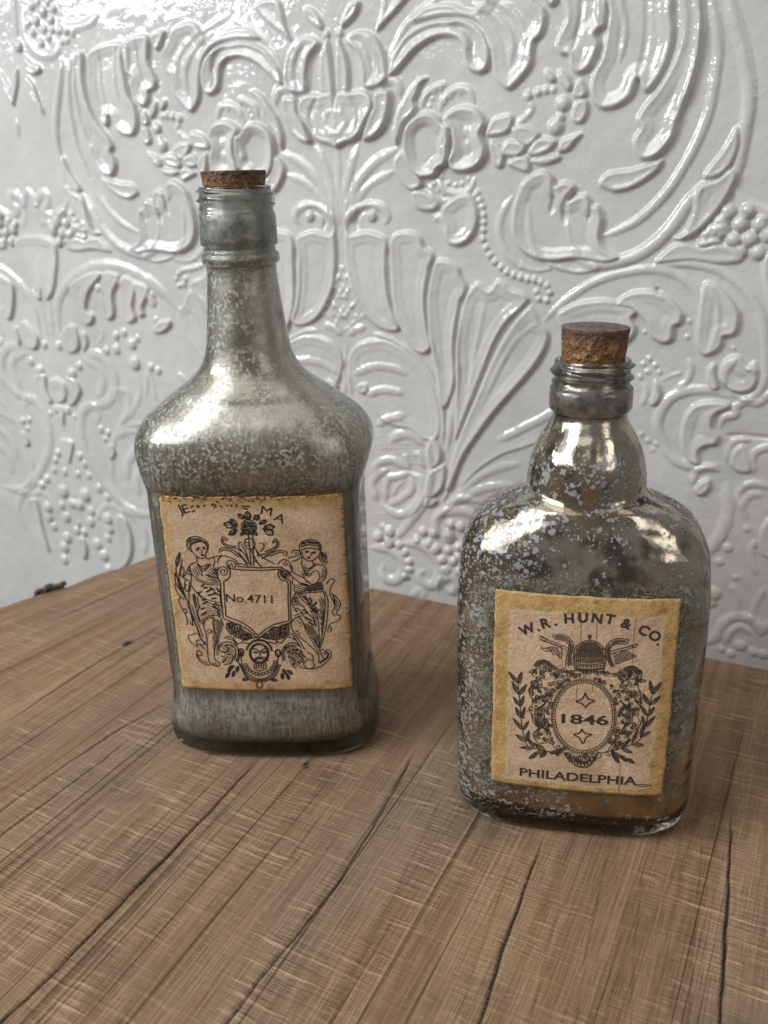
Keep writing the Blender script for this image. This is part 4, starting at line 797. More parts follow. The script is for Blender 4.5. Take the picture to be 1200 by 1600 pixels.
(0.37,((3.4,63.1),(13.9,66.2),)),
(0.37,((5.2,62.7),(13.8,65.2),)),
(0.37,((7.1,62.2),(11.1,63.4),)),
(0.34,((13.4,70),(13.9,64.7),)),
(0.34,((12.2,69.5),(12.7,64.2),)),
(0.34,((11,69.3),(11.5,63.7),)),
(0.34,((9.8,68.8),(10.4,63.2),)),
(0.34,((8.7,68.3),(9.2,62.7),)),
(0.34,((7.5,68.1),(8,62.2),)),
(0.34,((6.3,67.3),(6.7,62.5),)),
(0.34,((5.2,66.3),(5.5,62.8),)),
(0.34,((4,65.5),(4.2,63.1),)),
(0.34,((2.9,64.7),(3,63.4),)),
(0.31,((-14.8,60),(-13.1,58.2),)),
(0.31,((-16.2,59.8),(-12.4,55.9),)),
(0.31,((-17.4,59.5),(-11.9,53.8),)),
(0.31,((-18.5,59),(-12.8,53.2),)),
(0.31,((-17.8,56.7),(-13.5,52.3),)),
(0.31,((-17.3,54.6),(-14.2,51.4),)),
(0.31,((-17.9,53.6),(-15.1,50.7),)),
(0.31,((-18.2,52.4),(-16.3,50.4),)),
(0.31,((-18.8,51.3),(-17.7,50.3),)),
(0.31,((17.6,48.8),(17.2,48.4),)),
(0.31,((18.8,51.3),(15.6,48.4),)),
(0.31,((20.1,53.9),(14.2,48.6),)),
(0.31,((19.6,54.8),(13.2,49.1),)),
(0.31,((18.8,55.5),(13,50.3),)),
(0.31,((18.2,56.3),(12.6,51.3),)),
(0.31,((17.6,57.2),(12.4,52.6),)),
(0.31,((17,58),(12.1,53.6),)),
(0.31,((16.4,58.9),(11.9,54.8),)),
(0.31,((15.6,59.5),(11.5,55.8),)),
(0.31,((13.9,59.3),(11.3,57),)),
(0.31,((11.7,58.8),(10.9,58.1),)),
(0.42,((-14.8,48),(-16.2,46.9),(-16.5,45),(-15.1,46.1),(-14.8,48),)),
(0.3,((-15.1,47.5),(-16.2,45.5),)),
(0.42,((-13.6,46.1),(-14.6,44.6),(-14.4,42.8),(-13.3,44.3),(-13.6,46.1),)),
(0.3,((-13.7,45.6),(-14.3,43.3),)),
(0.42,((-15.8,45),(-17.3,44.2),(-17.9,42.4),(-16.4,43.2),(-15.8,45),)),
(0.3,((-16.2,44.6),(-17.6,42.8),)),
(0.42,((-11.2,48.6),(-12.5,47.2),(-12.5,45.4),(-11.3,46.7),(-11.2,48.6),)),
(0.3,((-11.4,48),(-12.3,45.9),)),
(0.42,((-13.3,48.8),(-15,48.6),(-16,47.1),(-14.4,47.3),(-13.3,48.8),)),
(0.3,((-13.8,48.5),(-15.6,47.4),)),
(0.42,((9.4,47.1),(9.4,45.2),(10.7,44.1),(10.6,46),(9.4,47.1),)),
(0.3,((9.6,46.6),(10.5,44.6),)),
(0.42,((11.1,44.6),(10.9,42.7),(11.9,41.4),(12.1,43.2),(11.1,44.6),)),
(0.3,((11.2,44),(11.8,41.9),)),
(0.42,((11.4,46.5),(12,44.8),(13.6,44.3),(12.9,46),(11.4,46.5),)),
(0.3,((11.8,46.1),(13.2,44.7),)),
(0.42,((8.7,44.9),(8.2,43.1),(9,41.6),(9.6,43.4),(8.7,44.9),)),
(0.3,((8.8,44.4),(9,42.1),)),
(0.42,((-7.1,41.9),(-8.6,42.4),(-10.1,41.3),(-8.5,40.9),(-7.1,41.9),)),
(0.3,((-7.6,41.8),(-9.6,41.4),)),
(0.42,((3.2,41.7),(4.5,40.6),(6.1,41.1),(4.8,42.1),(3.2,41.7),)),
(0.3,((3.7,41.6),(5.6,41.2),)),
(0.45,((-25.3,126.6),(-23.9,127.6),)),
(0.45,((-25,124.5),(-23.5,125.3),)),
(0.45,((-22.6,126.9),(-21.6,127.9),(-21.7,126.3),)),
(0.45,((-19.5,127.1),(-18.6,128.1),)),
(0.45,((-16,127.5),(-14.7,128.5),(-13.9,127.5),(-14.9,126.6),)),
(0.45,((-12.1,127.8),(-11.4,126.7),)),
(0.45,((-9.4,127.8),(-8.2,127.5),)),
(0.45,((-7.2,127),(-6.9,128.1),)),
(0.45,((-4.8,128.3),(-4.7,126.8),)),
(0.45,((-2.7,127.4),(1.3,127.1),)),
(0.45,((-2.2,126.3),(0.1,125.9),))]
ART_R = [
(0.3,((13.7,61.7),(13.7,60.2),(13.7,58.6),(13.5,57),(13.2,55.5),(12.7,54),(12.2,52.6),(11.6,51.3),(10.8,50.1),(10,48.9),(9.1,48),(8.1,47.1),(7.1,46.4),(6,45.9),(4.8,45.5),(3.7,45.3),(2.5,45.3),(1.4,45.4),(0.2,45.7),(-0.9,46.2),(-2,46.8),(-3,47.6),(-3.9,48.5),(-4.8,49.6),(-5.6,50.8),(-6.3,52.1),(-6.9,53.5),(-7.3,55),(-7.7,56.5),(-8,58.1),(-8.1,59.7),(-8.1,61.3),(-8,62.9),(-7.7,64.4),(-7.4,65.9),(-6.9,67.4),(-6.4,68.8),(-5.7,70.1),(-4.9,71.2),(-4.1,72.3),(-3.2,73.2),(-2.2,74),(-1.2,74.7),(-0.1,75.2),(1,75.5),(2.1,75.7),(3.2,75.7),(4.3,75.5),(5.4,75.2),(6.5,74.8),(7.6,74.2),(8.5,73.4),(9.5,72.5),(10.3,71.5),(11.1,70.3),(11.8,69.1),(12.4,67.8),(12.9,66.3),(13.3,64.9),(13.5,63.3),(13.7,61.7),)),
(0.34,((14.6,61.8),(14.6,60.1),(14.6,58.4),(14.3,56.7),(14,55.1),(13.6,53.5),(13,52),(12.3,50.6),(11.5,49.2),(10.6,48),(9.6,47),(8.5,46.1),(7.4,45.3),(6.2,44.7),(5,44.3),(3.8,44.1),(2.5,44.1),(1.2,44.2),(-0,44.5),(-1.2,45),(-2.4,45.7),(-3.5,46.6),(-4.5,47.6),(-5.4,48.7),(-6.3,50),(-7.1,51.4),(-7.7,52.9),(-8.2,54.5),(-8.6,56.2),(-8.9,57.9),(-9,59.6),(-9,61.3),(-8.9,63),(-8.6,64.7),(-8.3,66.3),(-7.8,67.9),(-7.1,69.4),(-6.4,70.8),(-5.6,72),(-4.7,73.2),(-3.7,74.2),(-2.6,75),(-1.5,75.7),(-0.4,76.3),(0.8,76.6),(2,76.8),(3.3,76.8),(4.5,76.7),(5.7,76.3),(6.8,75.8),(7.9,75.2),(9,74.4),(10,73.4),(10.9,72.3),(11.8,71.1),(12.5,69.7),(13.2,68.3),(13.7,66.8),(14.1,65.2),(14.4,63.5),(14.6,61.8),)),
(0.3,((15.1,61.9),(15.2,60.1),(15.1,58.3),(14.9,56.6),(14.5,54.9),(14,53.2),(13.4,51.7),(12.7,50.2),(11.9,48.8),(10.9,47.6),(9.9,46.5),(8.8,45.5),(7.6,44.7),(6.4,44.1),(5.1,43.7),(3.8,43.5),(2.5,43.4),(1.2,43.6),(-0.1,43.9),(-1.4,44.4),(-2.6,45.1),(-3.8,46),(-4.8,47.1),(-5.8,48.3),(-6.7,49.6),(-7.5,51.1),(-8.2,52.6),(-8.7,54.3),(-9.1,56),(-9.4,57.7),(-9.5,59.5),(-9.5,61.3),(-9.4,63.1),(-9.1,64.8),(-8.7,66.5),(-8.2,68.2),(-7.6,69.7),(-6.8,71.1),(-6,72.4),(-5,73.6),(-4,74.7),(-2.9,75.6),(-1.7,76.3),(-0.5,76.8),(0.7,77.2),(2,77.4),(3.3,77.4),(4.5,77.3),(5.8,76.9),(7,76.4),(8.2,75.7),(9.3,74.9),(10.3,73.9),(11.3,72.7),(12.2,71.5),(13,70.1),(13.6,68.6),(14.2,67),(14.6,65.3),(14.9,63.6),(15.1,61.9),)),
(0.34,((13.8,61.8),(14.5,61.8),)),
(0.34,((13.9,60.5),(14.6,60.5),)),
(0.34,((13.8,59.2),(14.5,59.2),)),
(0.34,((13.7,58),(14.4,57.8),)),
(0.34,((13.6,56.7),(14.2,56.5),)),
(0.34,((13.3,55.5),(14,55.2),)),
(0.34,((13,54.3),(13.6,54),)),
(0.34,((12.6,53.2),(13.2,52.8),)),
(0.34,((12.1,52.1),(12.7,51.6),)),
(0.34,((11.6,51),(12.1,50.5),)),
(0.34,((11,50.1),(11.5,49.5),)),
(0.34,((10.3,49.2),(10.8,48.5),)),
(0.34,((9.6,48.3),(10.1,47.6),)),
(0.34,((8.9,47.6),(9.3,46.9),)),
(0.34,((8.1,46.9),(8.4,46.2),)),
(0.34,((7.3,46.4),(7.6,45.6),)),
(0.34,((6.4,45.9),(6.6,45.1),)),
(0.34,((5.5,45.5),(5.7,44.7),)),
(0.34,((4.6,45.3),(4.7,44.4),)),
(0.34,((3.7,45.1),(3.7,44.3),)),
(0.34,((2.8,45.1),(2.8,44.2),)),
(0.34,((1.8,45.2),(1.8,44.3),)),
(0.34,((0.9,45.3),(0.8,44.5),)),
(0.34,((0,45.6),(-0.2,44.8),)),
(0.34,((-0.9,46),(-1.1,45.2),)),
(0.34,((-1.7,46.5),(-2,45.7),)),
(0.34,((-2.6,47.1),(-2.9,46.3),)),
(0.34,((-3.4,47.8),(-3.8,47),)),
(0.34,((-4.1,48.5),(-4.6,47.8),)),
(0.34,((-4.8,49.4),(-5.3,48.7),)),
(0.34,((-5.4,50.3),(-6,49.7),)),
(0.34,((-6,51.3),(-6.6,50.8),)),
(0.34,((-6.6,52.4),(-7.2,51.9),)),
(0.34,((-7,53.5),(-7.7,53.1),)),
(0.34,((-7.4,54.7),(-8.1,54.3),)),
(0.34,((-7.7,55.9),(-8.4,55.6),)),
(0.34,((-8,57.1),(-8.7,56.9),)),
(0.34,((-8.1,58.4),(-8.8,58.2),)),
(0.34,((-8.2,59.7),(-8.9,59.6),)),
(0.34,((-8.2,60.9),(-9,60.9),)),
(0.34,((-8.2,62.2),(-8.9,62.3),)),
(0.34,((-8,63.5),(-8.7,63.6),)),
(0.34,((-7.8,64.7),(-8.5,64.9),)),
(0.34,((-7.5,65.9),(-8.2,66.2),)),
(0.34,((-7.2,67.1),(-7.8,67.4),)),
(0.34,((-6.8,68.2),(-7.4,68.6),)),
(0.34,((-6.3,69.3),(-6.9,69.7),)),
(0.34,((-5.7,70.3),(-6.3,70.8),)),
(0.34,((-5.1,71.2),(-5.6,71.8),)),
(0.34,((-4.5,72.1),(-4.9,72.7),)),
(0.34,((-3.8,72.9),(-4.2,73.5),)),
(0.34,((-3,73.6),(-3.4,74.3),)),
(0.34,((-2.2,74.2),(-2.5,74.9),)),
(0.34,((-1.4,74.7),(-1.7,75.5),)),
(0.34,((-0.6,75.1),(-0.8,75.9),)),
(0.34,((0.3,75.5),(0.1,76.3),)),
(0.34,((1.2,75.7),(1.1,76.5),)),
(0.34,((2.1,75.8),(2,76.7),)),
(0.34,((3,75.9),(3,76.7),)),
(0.34,((3.9,75.8),(4,76.6),)),
(0.34,((4.8,75.6),(4.9,76.4),)),
(0.34,((5.7,75.3),(5.8,76.1),)),
(0.34,((6.5,75),(6.7,75.7),)),
(0.34,((7.3,74.5),(7.6,75.2),)),
(0.34,((8.2,73.9),(8.5,74.6),)),
(0.34,((8.9,73.3),(9.3,74),)),
(0.34,((9.6,72.5),(10.1,73.2),)),
(0.34,((10.3,71.7),(10.8,72.3),)),
(0.34,((11,70.8),(11.5,71.4),)),
(0.34,((11.5,69.9),(12.1,70.4),)),
(0.34,((12.1,68.8),(12.7,69.3),)),
(0.34,((12.5,67.8),(13.2,68.2),)),
(0.34,((12.9,66.6),(13.6,67),)),
(0.34,((13.3,65.5),(13.9,65.7),)),
(0.34,((13.5,64.2),(14.2,64.5),)),
(0.34,((13.7,63),(14.4,63.2),)),
(0.36,((3.9,80.9),(9.7,80.8),(14.1,80.5),(16.4,83),(20.1,84.1),(23.1,81.4),(23,78.4),(22,76.1),(23.5,72.4),(23.7,67.1),(23.1,62.5),(24.5,58.8),(22.8,56.1),(20.4,54.5),(19.9,50.5),(17.4,50.1),(14.8,49.6),(12.4,45.3),(9.2,44.4),(7.6,40.4),(5.8,37.8),(3.6,37.2),(1.1,37.6),(-1.1,39.4),(-4,43),(-7.4,45.1),(-9.5,47.3),(-14.2,46.8),(-16.3,50.8),(-14.4,53.4),(-16.5,56.2),(-17,59.4),(-18.4,61.7),(-16.8,64.9),(-18.3,68.7),(-17.9,72.6),(-15.9,75.8),(-17.8,77.5),(-16,80.3),(-13.5,83.5),(-9.6,81.5),(-5.6,80),(-1.2,80.7),(3.9,80.9),)),
(0.38,((-8.2,76.7),(-8,77.1),(-8,77.5),(-8.2,77.9),(-8.5,78.1),(-8.8,78.1),(-9,77.9),(-9.1,77.6),(-9.1,77.4),(-9,77.2),(-8.9,77.1),(-8.7,77.1),(-8.6,77.2),(-8.6,77.3),(-8.6,77.4),)),
(0.3,((-8.2,76.7),(-8.8,76.1),(-9.6,76.6),)),
(0.38,((-10.4,69.8),(-11,70.4),(-11.8,70.4),(-12.3,69.8),(-12.2,69),(-11.8,68.5),(-11.2,68.6),(-10.9,69.1),(-10.9,69.6),(-11.3,69.9),(-11.6,69.8),(-11.8,69.5),(-11.7,69.2),(-11.5,69.1),(-11.4,69.2),)),
(0.3,((-10.4,69.8),(-10.2,68.9),(-10.8,68.1),)),
(0.38,((-15.3,55.4),(-15.1,54.9),(-14.7,54.5),(-14.3,54.5),(-13.9,54.8),(-13.7,55.2),(-13.7,55.7),(-13.9,56),(-14.2,56.1),(-14.5,56),(-14.6,55.8),(-14.7,55.5),(-14.6,55.4),(-14.5,55.3),(-14.3,55.3),)),
(0.3,((-15.3,55.4),(-15.3,56.4),(-14.5,56.9),)),
(0.38,((-10.6,63.4),(-10.3,63.1),(-10,63),(-9.6,63.2),(-9.4,63.5),(-9.4,63.9),(-9.5,64.2),(-9.8,64.3),(-10,64.2),(-10.2,64),(-10.2,63.8),(-10.1,63.7),(-10,63.6),(-9.9,63.6),(-9.9,63.7),)),
(0.3,((-10.6,63.4),(-10.9,64.3),(-10.3,65.1),)),
(0.38,((19.4,79.2),(19,79.3),(18.8,79.7),(18.9,80.2),(19.2,80.4),(19.5,80.3),(19.7,80),(19.6,79.7),(19.4,79.5),(19.2,79.6),(19.1,79.8),(19.1,80),(19.2,80.1),(19.3,80),(19.4,79.9),)),
(0.3,((19.4,79.2),(18.7,79),(18.1,79.8),)),
(0.38,((-3.8,77.4),(-3,77.7),(-2.6,78.4),(-2.8,79.2),(-3.3,79.6),(-3.9,79.6),(-4.3,79.1),(-4.2,78.5),(-3.9,78.1),(-3.5,78.1),(-3.3,78.4),(-3.2,78.7),(-3.4,79),(-3.6,79),(-3.7,78.9),)),
(0.3,((-3.8,77.4),(-4.6,77.5),(-4.8,78.5),)),
(0.38,((-17.7,70.2),(-17,69.8),(-16.8,69.1),(-16.9,68.3),(-17.4,67.9),(-17.9,67.9),(-18.3,68.2),(-18.5,68.7),(-18.3,69.1),(-18,69.4),(-17.7,69.3),(-17.5,69.1),(-17.5,68.8),(-17.6,68.7),(-17.7,68.6),)),
(0.3,((-17.7,70.2),(-16.9,70.1),(-16.6,69.1),)),
(0.38,((-5.5,73.3),(-6,73),(-6.5,73.2),(-6.7,73.6),(-6.7,74.1),(-6.5,74.5),(-6.2,74.6),(-5.9,74.5),(-5.7,74.2),(-5.7,73.9),(-5.9,73.7),(-6.1,73.6),(-6.2,73.7),(-6.3,73.9),(-6.2,74),)),
(0.3,((-5.5,73.3),(-6.1,72.6),(-6.9,72.9),)),
(0.38,((-17.5,73),(-17.8,73.6),(-17.7,74.2),(-17.4,74.7),(-16.9,74.9),(-16.4,74.7),(-16.2,74.3),(-16.2,73.9),(-16.4,73.5),(-16.7,73.4),(-17,73.5),(-17.1,73.7),(-17.1,73.9),(-17,74.1),(-16.9,74.1),)),
(0.3,((-17.5,73),(-18.1,73.5),(-17.9,74.5),)),
(0.38,((-14.3,50),(-14.7,50.5),(-15.3,50.7),(-15.8,50.3),(-15.9,49.7),(-15.8,49.1),(-15.4,48.9),(-15,49.1),(-14.8,49.5),(-14.8,49.9),(-15,50.1),(-15.3,50),(-15.4,49.8),(-15.4,49.6),(-15.3,49.5),)),
(0.3,((-14.3,50),(-14.1,49),(-14.8,48.3),)),
(0.38,((-11.6,80.1),(-11.4,79.5),(-11,79.2),(-10.5,79.4),(-10.3,79.9),(-10.5,80.3),(-10.8,80.5),(-11.1,80.4),(-11.2,80.1),(-11.2,79.8),(-11,79.7),(-10.8,79.7),(-10.7,79.9),(-10.7,80.1),(-10.8,80.1),)),
(0.3,((-11.6,80.1),(-11.5,81),(-10.7,81.3),)),
(0.38,((18.5,78.5),(18.2,78.7),(17.8,78.7),(17.6,78.4),(17.5,78),(17.7,77.7),(18,77.7),(18.2,77.8),(18.3,78),(18.2,78.3),(18.1,78.4),(17.9,78.3),(17.8,78.2),(17.9,78.1),(17.9,78),)),
(0.3,((18.5,78.5),(18.9,77.7),(18.4,76.8),)),
(0.38,((23,58.4),(22.6,58),(22.4,57.5),(22.5,56.9),(22.8,56.5),(23.1,56.3),(23.5,56.4),(23.8,56.6),(23.9,56.9),(23.8,57.3),(23.7,57.5),(23.5,57.6),(23.3,57.5),(23.2,57.4),(23.2,57.3),)),
(0.3,((23,58.4),(23.8,58.7),(24.4,57.9),)),
(0.38,((-13.8,73.2),(-14.6,73.6),(-15.3,73.2),(-15.6,72.3),(-15.2,71.6),(-14.6,71.5),(-14.1,71.9),(-14,72.5),(-14.4,73),(-14.8,73),(-15.1,72.6),(-15,72.2),(-14.8,72.1),(-14.6,72.1),(-14.5,72.3),)),
(0.3,((-13.8,73.2),(-13.3,72.5),(-13.7,71.6),)),
(0.38,((20,70.2),(20.4,70.7),(20.4,71.3),(20.1,71.8),(19.6,71.8),(19.3,71.4),(19.3,70.9),(19.5,70.6),(19.9,70.6),(20.1,70.9),(20.1,71.2),(19.9,71.4),(19.7,71.3),(19.6,71.2),(19.6,71.1),)),
(0.3,((20,70.2),(19.3,69.9),(18.7,70.7),)),
(0.38,((-10.1,66.1),(-9.6,65.9),(-9.3,65.4),(-9.4,64.8),(-9.7,64.4),(-10,64.2),(-10.4,64.3),(-10.6,64.7),(-10.6,65),(-10.5,65.3),(-10.3,65.4),(-10,65.4),(-9.9,65.2),(-9.9,65),(-10,64.9),)),
(0.3,((-10.1,66.1),(-9.3,66.1),(-8.9,65.1),)),
(0.38,((18.7,55),(19.1,54.5),(19.5,54.4),(19.9,54.6),(20.2,55),(20.1,55.5),(19.9,55.8),(19.5,55.9),(19.3,55.7),(19.2,55.4),(19.2,55.2),(19.4,55),(19.6,55),(19.7,55.1),(19.7,55.3),)),
(0.3,((18.7,55),(18.5,55.9),(19.2,56.6),)),
(0.38,((-8.5,81.5),(-8.9,80.6),(-9.7,80.3),(-10.3,80.8),(-10.5,81.6),(-10.1,82.2),(-9.5,82.3),(-9.1,81.9),(-9.1,81.4),(-9.4,81),(-9.7,81),(-10,81.3),(-9.9,81.6),(-9.7,81.7),(-9.6,81.7),)),
(0.3,((-8.5,81.5),(-8.5,80.6),(-9.4,80.1),)),
(0.38,((-12.1,56.1),(-12,55.2),(-11.4,54.6),(-10.7,54.8),(-10.3,55.4),(-10.4,56.1),(-10.8,56.5),(-11.3,56.4),(-11.6,56),(-11.5,55.5),(-11.2,55.2),(-10.9,55.3),(-10.8,55.6),(-10.8,55.8),(-11,55.9),)),
(0.3,((-12.1,56.1),(-11.8,57),(-10.9,57.2),)),
(0.38,((18.7,58),(18.5,58.5),(18.6,59.1),(19,59.3),(19.4,59.2),(19.5,58.8),(19.5,58.4),(19.2,58.2),(18.9,58.3),(18.8,58.6),(18.9,58.8),(19,58.9),(19.2,58.9),(19.2,58.7),(19.2,58.6),)),
(0.3,((18.7,58),(18.1,58.6),(18.2,59.6),)),
(0.38,((23.7,69.3),(24,68.7),(24,68),(23.6,67.5),(23.1,67.4),(22.7,67.7),(22.5,68.1),(22.6,68.6),(22.8,68.8),(23.1,68.9),(23.4,68.7),(23.4,68.4),(23.4,68.2),(23.2,68.1),(23.1,68.2),)),
(0.3,((23.7,69.3),(24.3,68.8),(24.2,67.8),)),
(0.38,((-14.2,55),(-14,54.2),(-13.4,53.8),(-12.8,53.9),(-12.4,54.4),(-12.3,55.1),(-12.6,55.5),(-13,55.7),(-13.4,55.6),(-13.6,55.2),(-13.5,54.8),(-13.4,54.6),(-13.1,54.6),(-13,54.7),(-12.9,54.9),)),
(0.3,((-14.2,55),(-14.2,55.9),(-13.4,56.4),)),
(0.38,((-11,68.3),(-11.1,69.2),(-10.6,69.9),(-9.9,70),(-9.4,69.5),(-9.4,68.8),(-9.7,68.3),(-10.2,68.2),(-10.6,68.6),(-10.6,69),(-10.3,69.3),(-10,69.4),(-9.8,69.1),(-9.9,68.9),(-10,68.8),)),
(0.3,((-11,68.3),(-11.4,69),(-10.9,69.9),)),
(0.38,((19,73.3),(18.8,74),(18.3,74.3),(17.8,74.4),(17.4,74.1),(17.2,73.6),(17.2,73.1),(17.4,72.7),(17.8,72.6),(18.1,72.7),(18.2,72.9),(18.3,73.2),(18.2,73.4),(18,73.5),(17.9,73.5),)),
(0.3,((19,73.3),(19.1,72.4),(18.3,71.9),)),
(0.38,((-14.5,77.3),(-13.9,77.8),(-13.3,77.7),(-12.9,77.2),(-12.8,76.5),(-13.1,76.1),(-13.6,75.9),(-14,76.1),(-14.1,76.5),(-14,76.9),(-13.8,77.1),(-13.5,77.1),(-13.4,76.9),(-13.4,76.7),(-13.5,76.6),)),
(0.3,((-14.5,77.3),(-14.1,78.1),(-13.2,78),)),
(0.38,((-7.8,74.3),(-8,74.8),(-8.4,75.2),(-8.9,75.2),(-9.3,75),(-9.5,74.6),(-9.6,74.2),(-9.4,73.8),(-9.2,73.6),(-8.9,73.6),(-8.7,73.7),(-8.6,73.9),(-8.6,74.2),(-8.7,74.3),(-8.8,74.3),)),
(0.3,((-7.8,74.3),(-7.8,73.3),(-8.5,72.8),)),
(0.38,((21.2,63.9),(21,63.3),(21.2,62.7),(21.6,62.5),(22,62.5),(22.3,62.8),(22.3,63.2),(22.2,63.6),(21.9,63.7),(21.7,63.7),(21.6,63.5),(21.5,63.2),(21.6,63.1),(21.8,63),(21.9,63.1),)),
(0.3,((21.2,63.9),(21.6,64.6),(22.5,64.4),)),
(0.38,((15.2,67.9),(14.7,67.6),(14.3,67.7),(13.9,68),(13.8,68.4),(13.8,68.8),(14,69.1),(14.3,69.3),(14.6,69.2),(14.8,69),(14.8,68.8),(14.8,68.6),(14.7,68.4),(14.5,68.4),(14.4,68.5),)),
(0.3,((15.2,67.9),(14.6,67.2),(13.8,67.5),)),
(0.38,((-8.5,48.6),(-8.3,48.1),(-8.3,47.5),(-8.6,47.1),(-9,46.9),(-9.3,46.9),(-9.6,47.2),(-9.7,47.6),(-9.7,47.9),(-9.5,48.1),(-9.3,48.2),(-9.1,48.2),(-9,48),(-9,47.8),(-9,47.7),)),
(0.3,((-8.5,48.6),(-7.9,48),(-8.2,46.9),)),
(0.38,((13.3,80.7),(13.6,80.4),(13.7,80),(13.7,79.6),(13.4,79.3),(13.2,79.2),(12.9,79.3),(12.7,79.5),(12.7,79.8),(12.7,80),(12.9,80.1),(13,80.2),(13.1,80.1),(13.2,80),(13.2,79.9),)),
(0.3,((13.3,80.7),(14,80.4),(14.1,79.4),)),
(0.38,((8.6,43.5),(8.2,44),(7.8,44.2),(7.3,44.1),(7,43.8),(6.8,43.3),(6.9,42.9),(7.2,42.6),(7.5,42.5),(7.7,42.6),(7.9,42.8),(7.9,43.1),(7.8,43.3),(7.7,43.4),(7.6,43.3),)),
(0.3,((8.6,43.5),(8.8,42.6),(8.1,41.8),)),
(0.38,((20.9,53.8),(21.3,54.1),(21.4,54.6),(21.3,55.1),(21,55.4),(20.7,55.4),(20.4,55.2),(20.3,54.9),(20.4,54.6),(20.5,54.4),(20.7,54.4),(20.9,54.5),(20.9,54.7),(20.9,54.8),(20.8,54.8),)),
(0.3,((20.9,53.8),(20.1,53.6),(19.6,54.5),)),
(0.38,((20.2,68.4),(19.7,68.4),(19.4,68.1),(19.3,67.7),(19.4,67.2),(19.7,67),(20,66.9),(20.2,67.1),(20.3,67.4),(20.3,67.7),(20.1,67.8),(20,67.9),(19.8,67.8),(19.8,67.6),(19.8,67.5),)),
(0.3,((20.2,68.4),(20.9,68.1),(21,67.1),)),
(0.38,((20.4,66.1),(19.8,66.1),(19.4,65.7),(19.3,65.2),(19.5,64.7),(19.8,64.4),(20.2,64.5),(20.4,64.7),(20.5,65.1),(20.4,65.4),(20.1,65.5),(19.9,65.4),(19.8,65.3),(19.8,65.1),(19.9,65),)),
(0.3,((20.4,66.1),(21.1,65.7),(21.1,64.7),)),
(0.38,((8.4,76.8),(8,77.2),(7.6,77.2),(7.3,76.8),(7.3,76.4),(7.7,76.1),(8,76.3),(8.1,76.6),(8,76.9),(7.8,77),(7.6,76.8),(7.6,76.6),(7.7,76.5),(7.8,76.5),(7.8,76.6),)),
(0.3,((8.4,76.8),(8.5,75.9),(7.9,75.3),)),
(0.38,((-14,70.8),(-14,70.2),(-14.4,69.7),(-14.9,69.8),(-15.2,70.2),(-15.1,70.6),(-14.8,70.9),(-14.5,70.8),(-14.3,70.5),(-14.4,70.2),(-14.6,70.1),(-14.8,70.2),(-14.9,70.4),(-14.8,70.5),(-14.7,70.5),)),
(0.3,((-14,70.8),(-13.7,70),(-14.2,69.1),)),
(0.38,((-11.5,71.8),(-11.8,72.1),(-12.2,72.2),(-12.5,72.1),(-12.7,71.8),(-12.8,71.4),(-12.6,71.1),(-12.4,71),(-12.2,71),(-12,71.1),(-11.9,71.3),(-12,71.5),(-12.1,71.6),(-12.2,71.6),(-12.3,71.6),)),
(0.3,((-11.5,71.8),(-11.2,71),(-11.8,70.1),)),
(0.38,((-17.5,69.5),(-18.3,69.6),(-18.7,70.4),(-18.5,71.2),(-17.9,71.6),(-17.4,71.3),(-17.2,70.7),(-17.4,70.2),(-17.9,70),(-18.2,70.3),(-18.2,70.7),(-18,71),(-17.8,71),(-17.6,70.8),(-17.7,70.6),)),
(0.3,((-17.5,69.5),(-18.3,69.2),(-18.9,69.9),)),
(0.38,((-13.9,77.4),(-14.6,78),(-14.7,79),(-14.1,79.7),(-13.4,79.7),(-12.9,79.2),(-13,78.5),(-13.4,78),(-13.9,78.1),(-14.2,78.5),(-14.1,79),(-13.8,79.2),(-13.5,79.1),(-13.4,78.8),(-13.5,78.6),)),
(0.3,((-13.9,77.4),(-14.7,77.6),(-14.9,78.6),)),
(0.38,((2.2,80.4),(1.8,80.5),(1.5,80.4),(1.3,80.1),(1.2,79.7),(1.3,79.4),(1.6,79.3),(1.8,79.3),(2,79.5),(2,79.7),(2,79.9),(1.8,80),(1.7,80),(1.6,79.9),(1.6,79.8),)),
(0.3,((2.2,80.4),(2.7,79.8),(2.5,78.8),)),
(0.38,((-14.2,76.3),(-14.4,75.8),(-14.8,75.4),(-15.3,75.5),(-15.6,75.7),(-15.8,76.2),(-15.7,76.6),(-15.4,76.8),(-15.1,76.9),(-14.9,76.8),(-14.8,76.5),(-14.8,76.3),(-14.9,76.2),(-15.1,76.1),(-15.2,76.2),)),
(0.3,((-14.2,76.3),(-14.2,75.4),(-15.1,75),)),
(0.38,((17.2,59.9),(17.1,59.3),(17.4,58.9),(17.8,58.8),(18.2,59.1),(18.2,59.6),(17.9,59.9),(17.6,59.8),(17.4,59.6),(17.5,59.3),(17.7,59.1),(17.8,59.2),(17.9,59.4),(17.8,59.5),(17.7,59.5),)),
(0.3,((17.2,59.9),(17.7,60.6),(18.6,60.4),)),
(0.38,((16.4,76.1),(15.8,75.9),(15.4,75.4),(15.4,74.8),(15.8,74.4),(16.2,74.3),(16.6,74.6),(16.7,75),(16.5,75.4),(16.2,75.5),(16,75.4),(15.9,75.2),(15.9,74.9),(16.1,74.9),(16.2,74.9),)),
(0.3,((16.4,76.1),(17.1,75.9),(17.3,74.8),)),
(0.38,((23.3,70.5),(23.7,70.5),(23.9,70.2),(24,69.8),(23.8,69.4),(23.5,69.3),(23.3,69.5),(23.1,69.7),(23.2,70),(23.3,70.1),(23.5,70.1),(23.6,70),(23.6,69.9),(23.6,69.8),(23.5,69.7),)),
(0.3,((23.3,70.5),(24,70.8),(24.6,70.1),)),
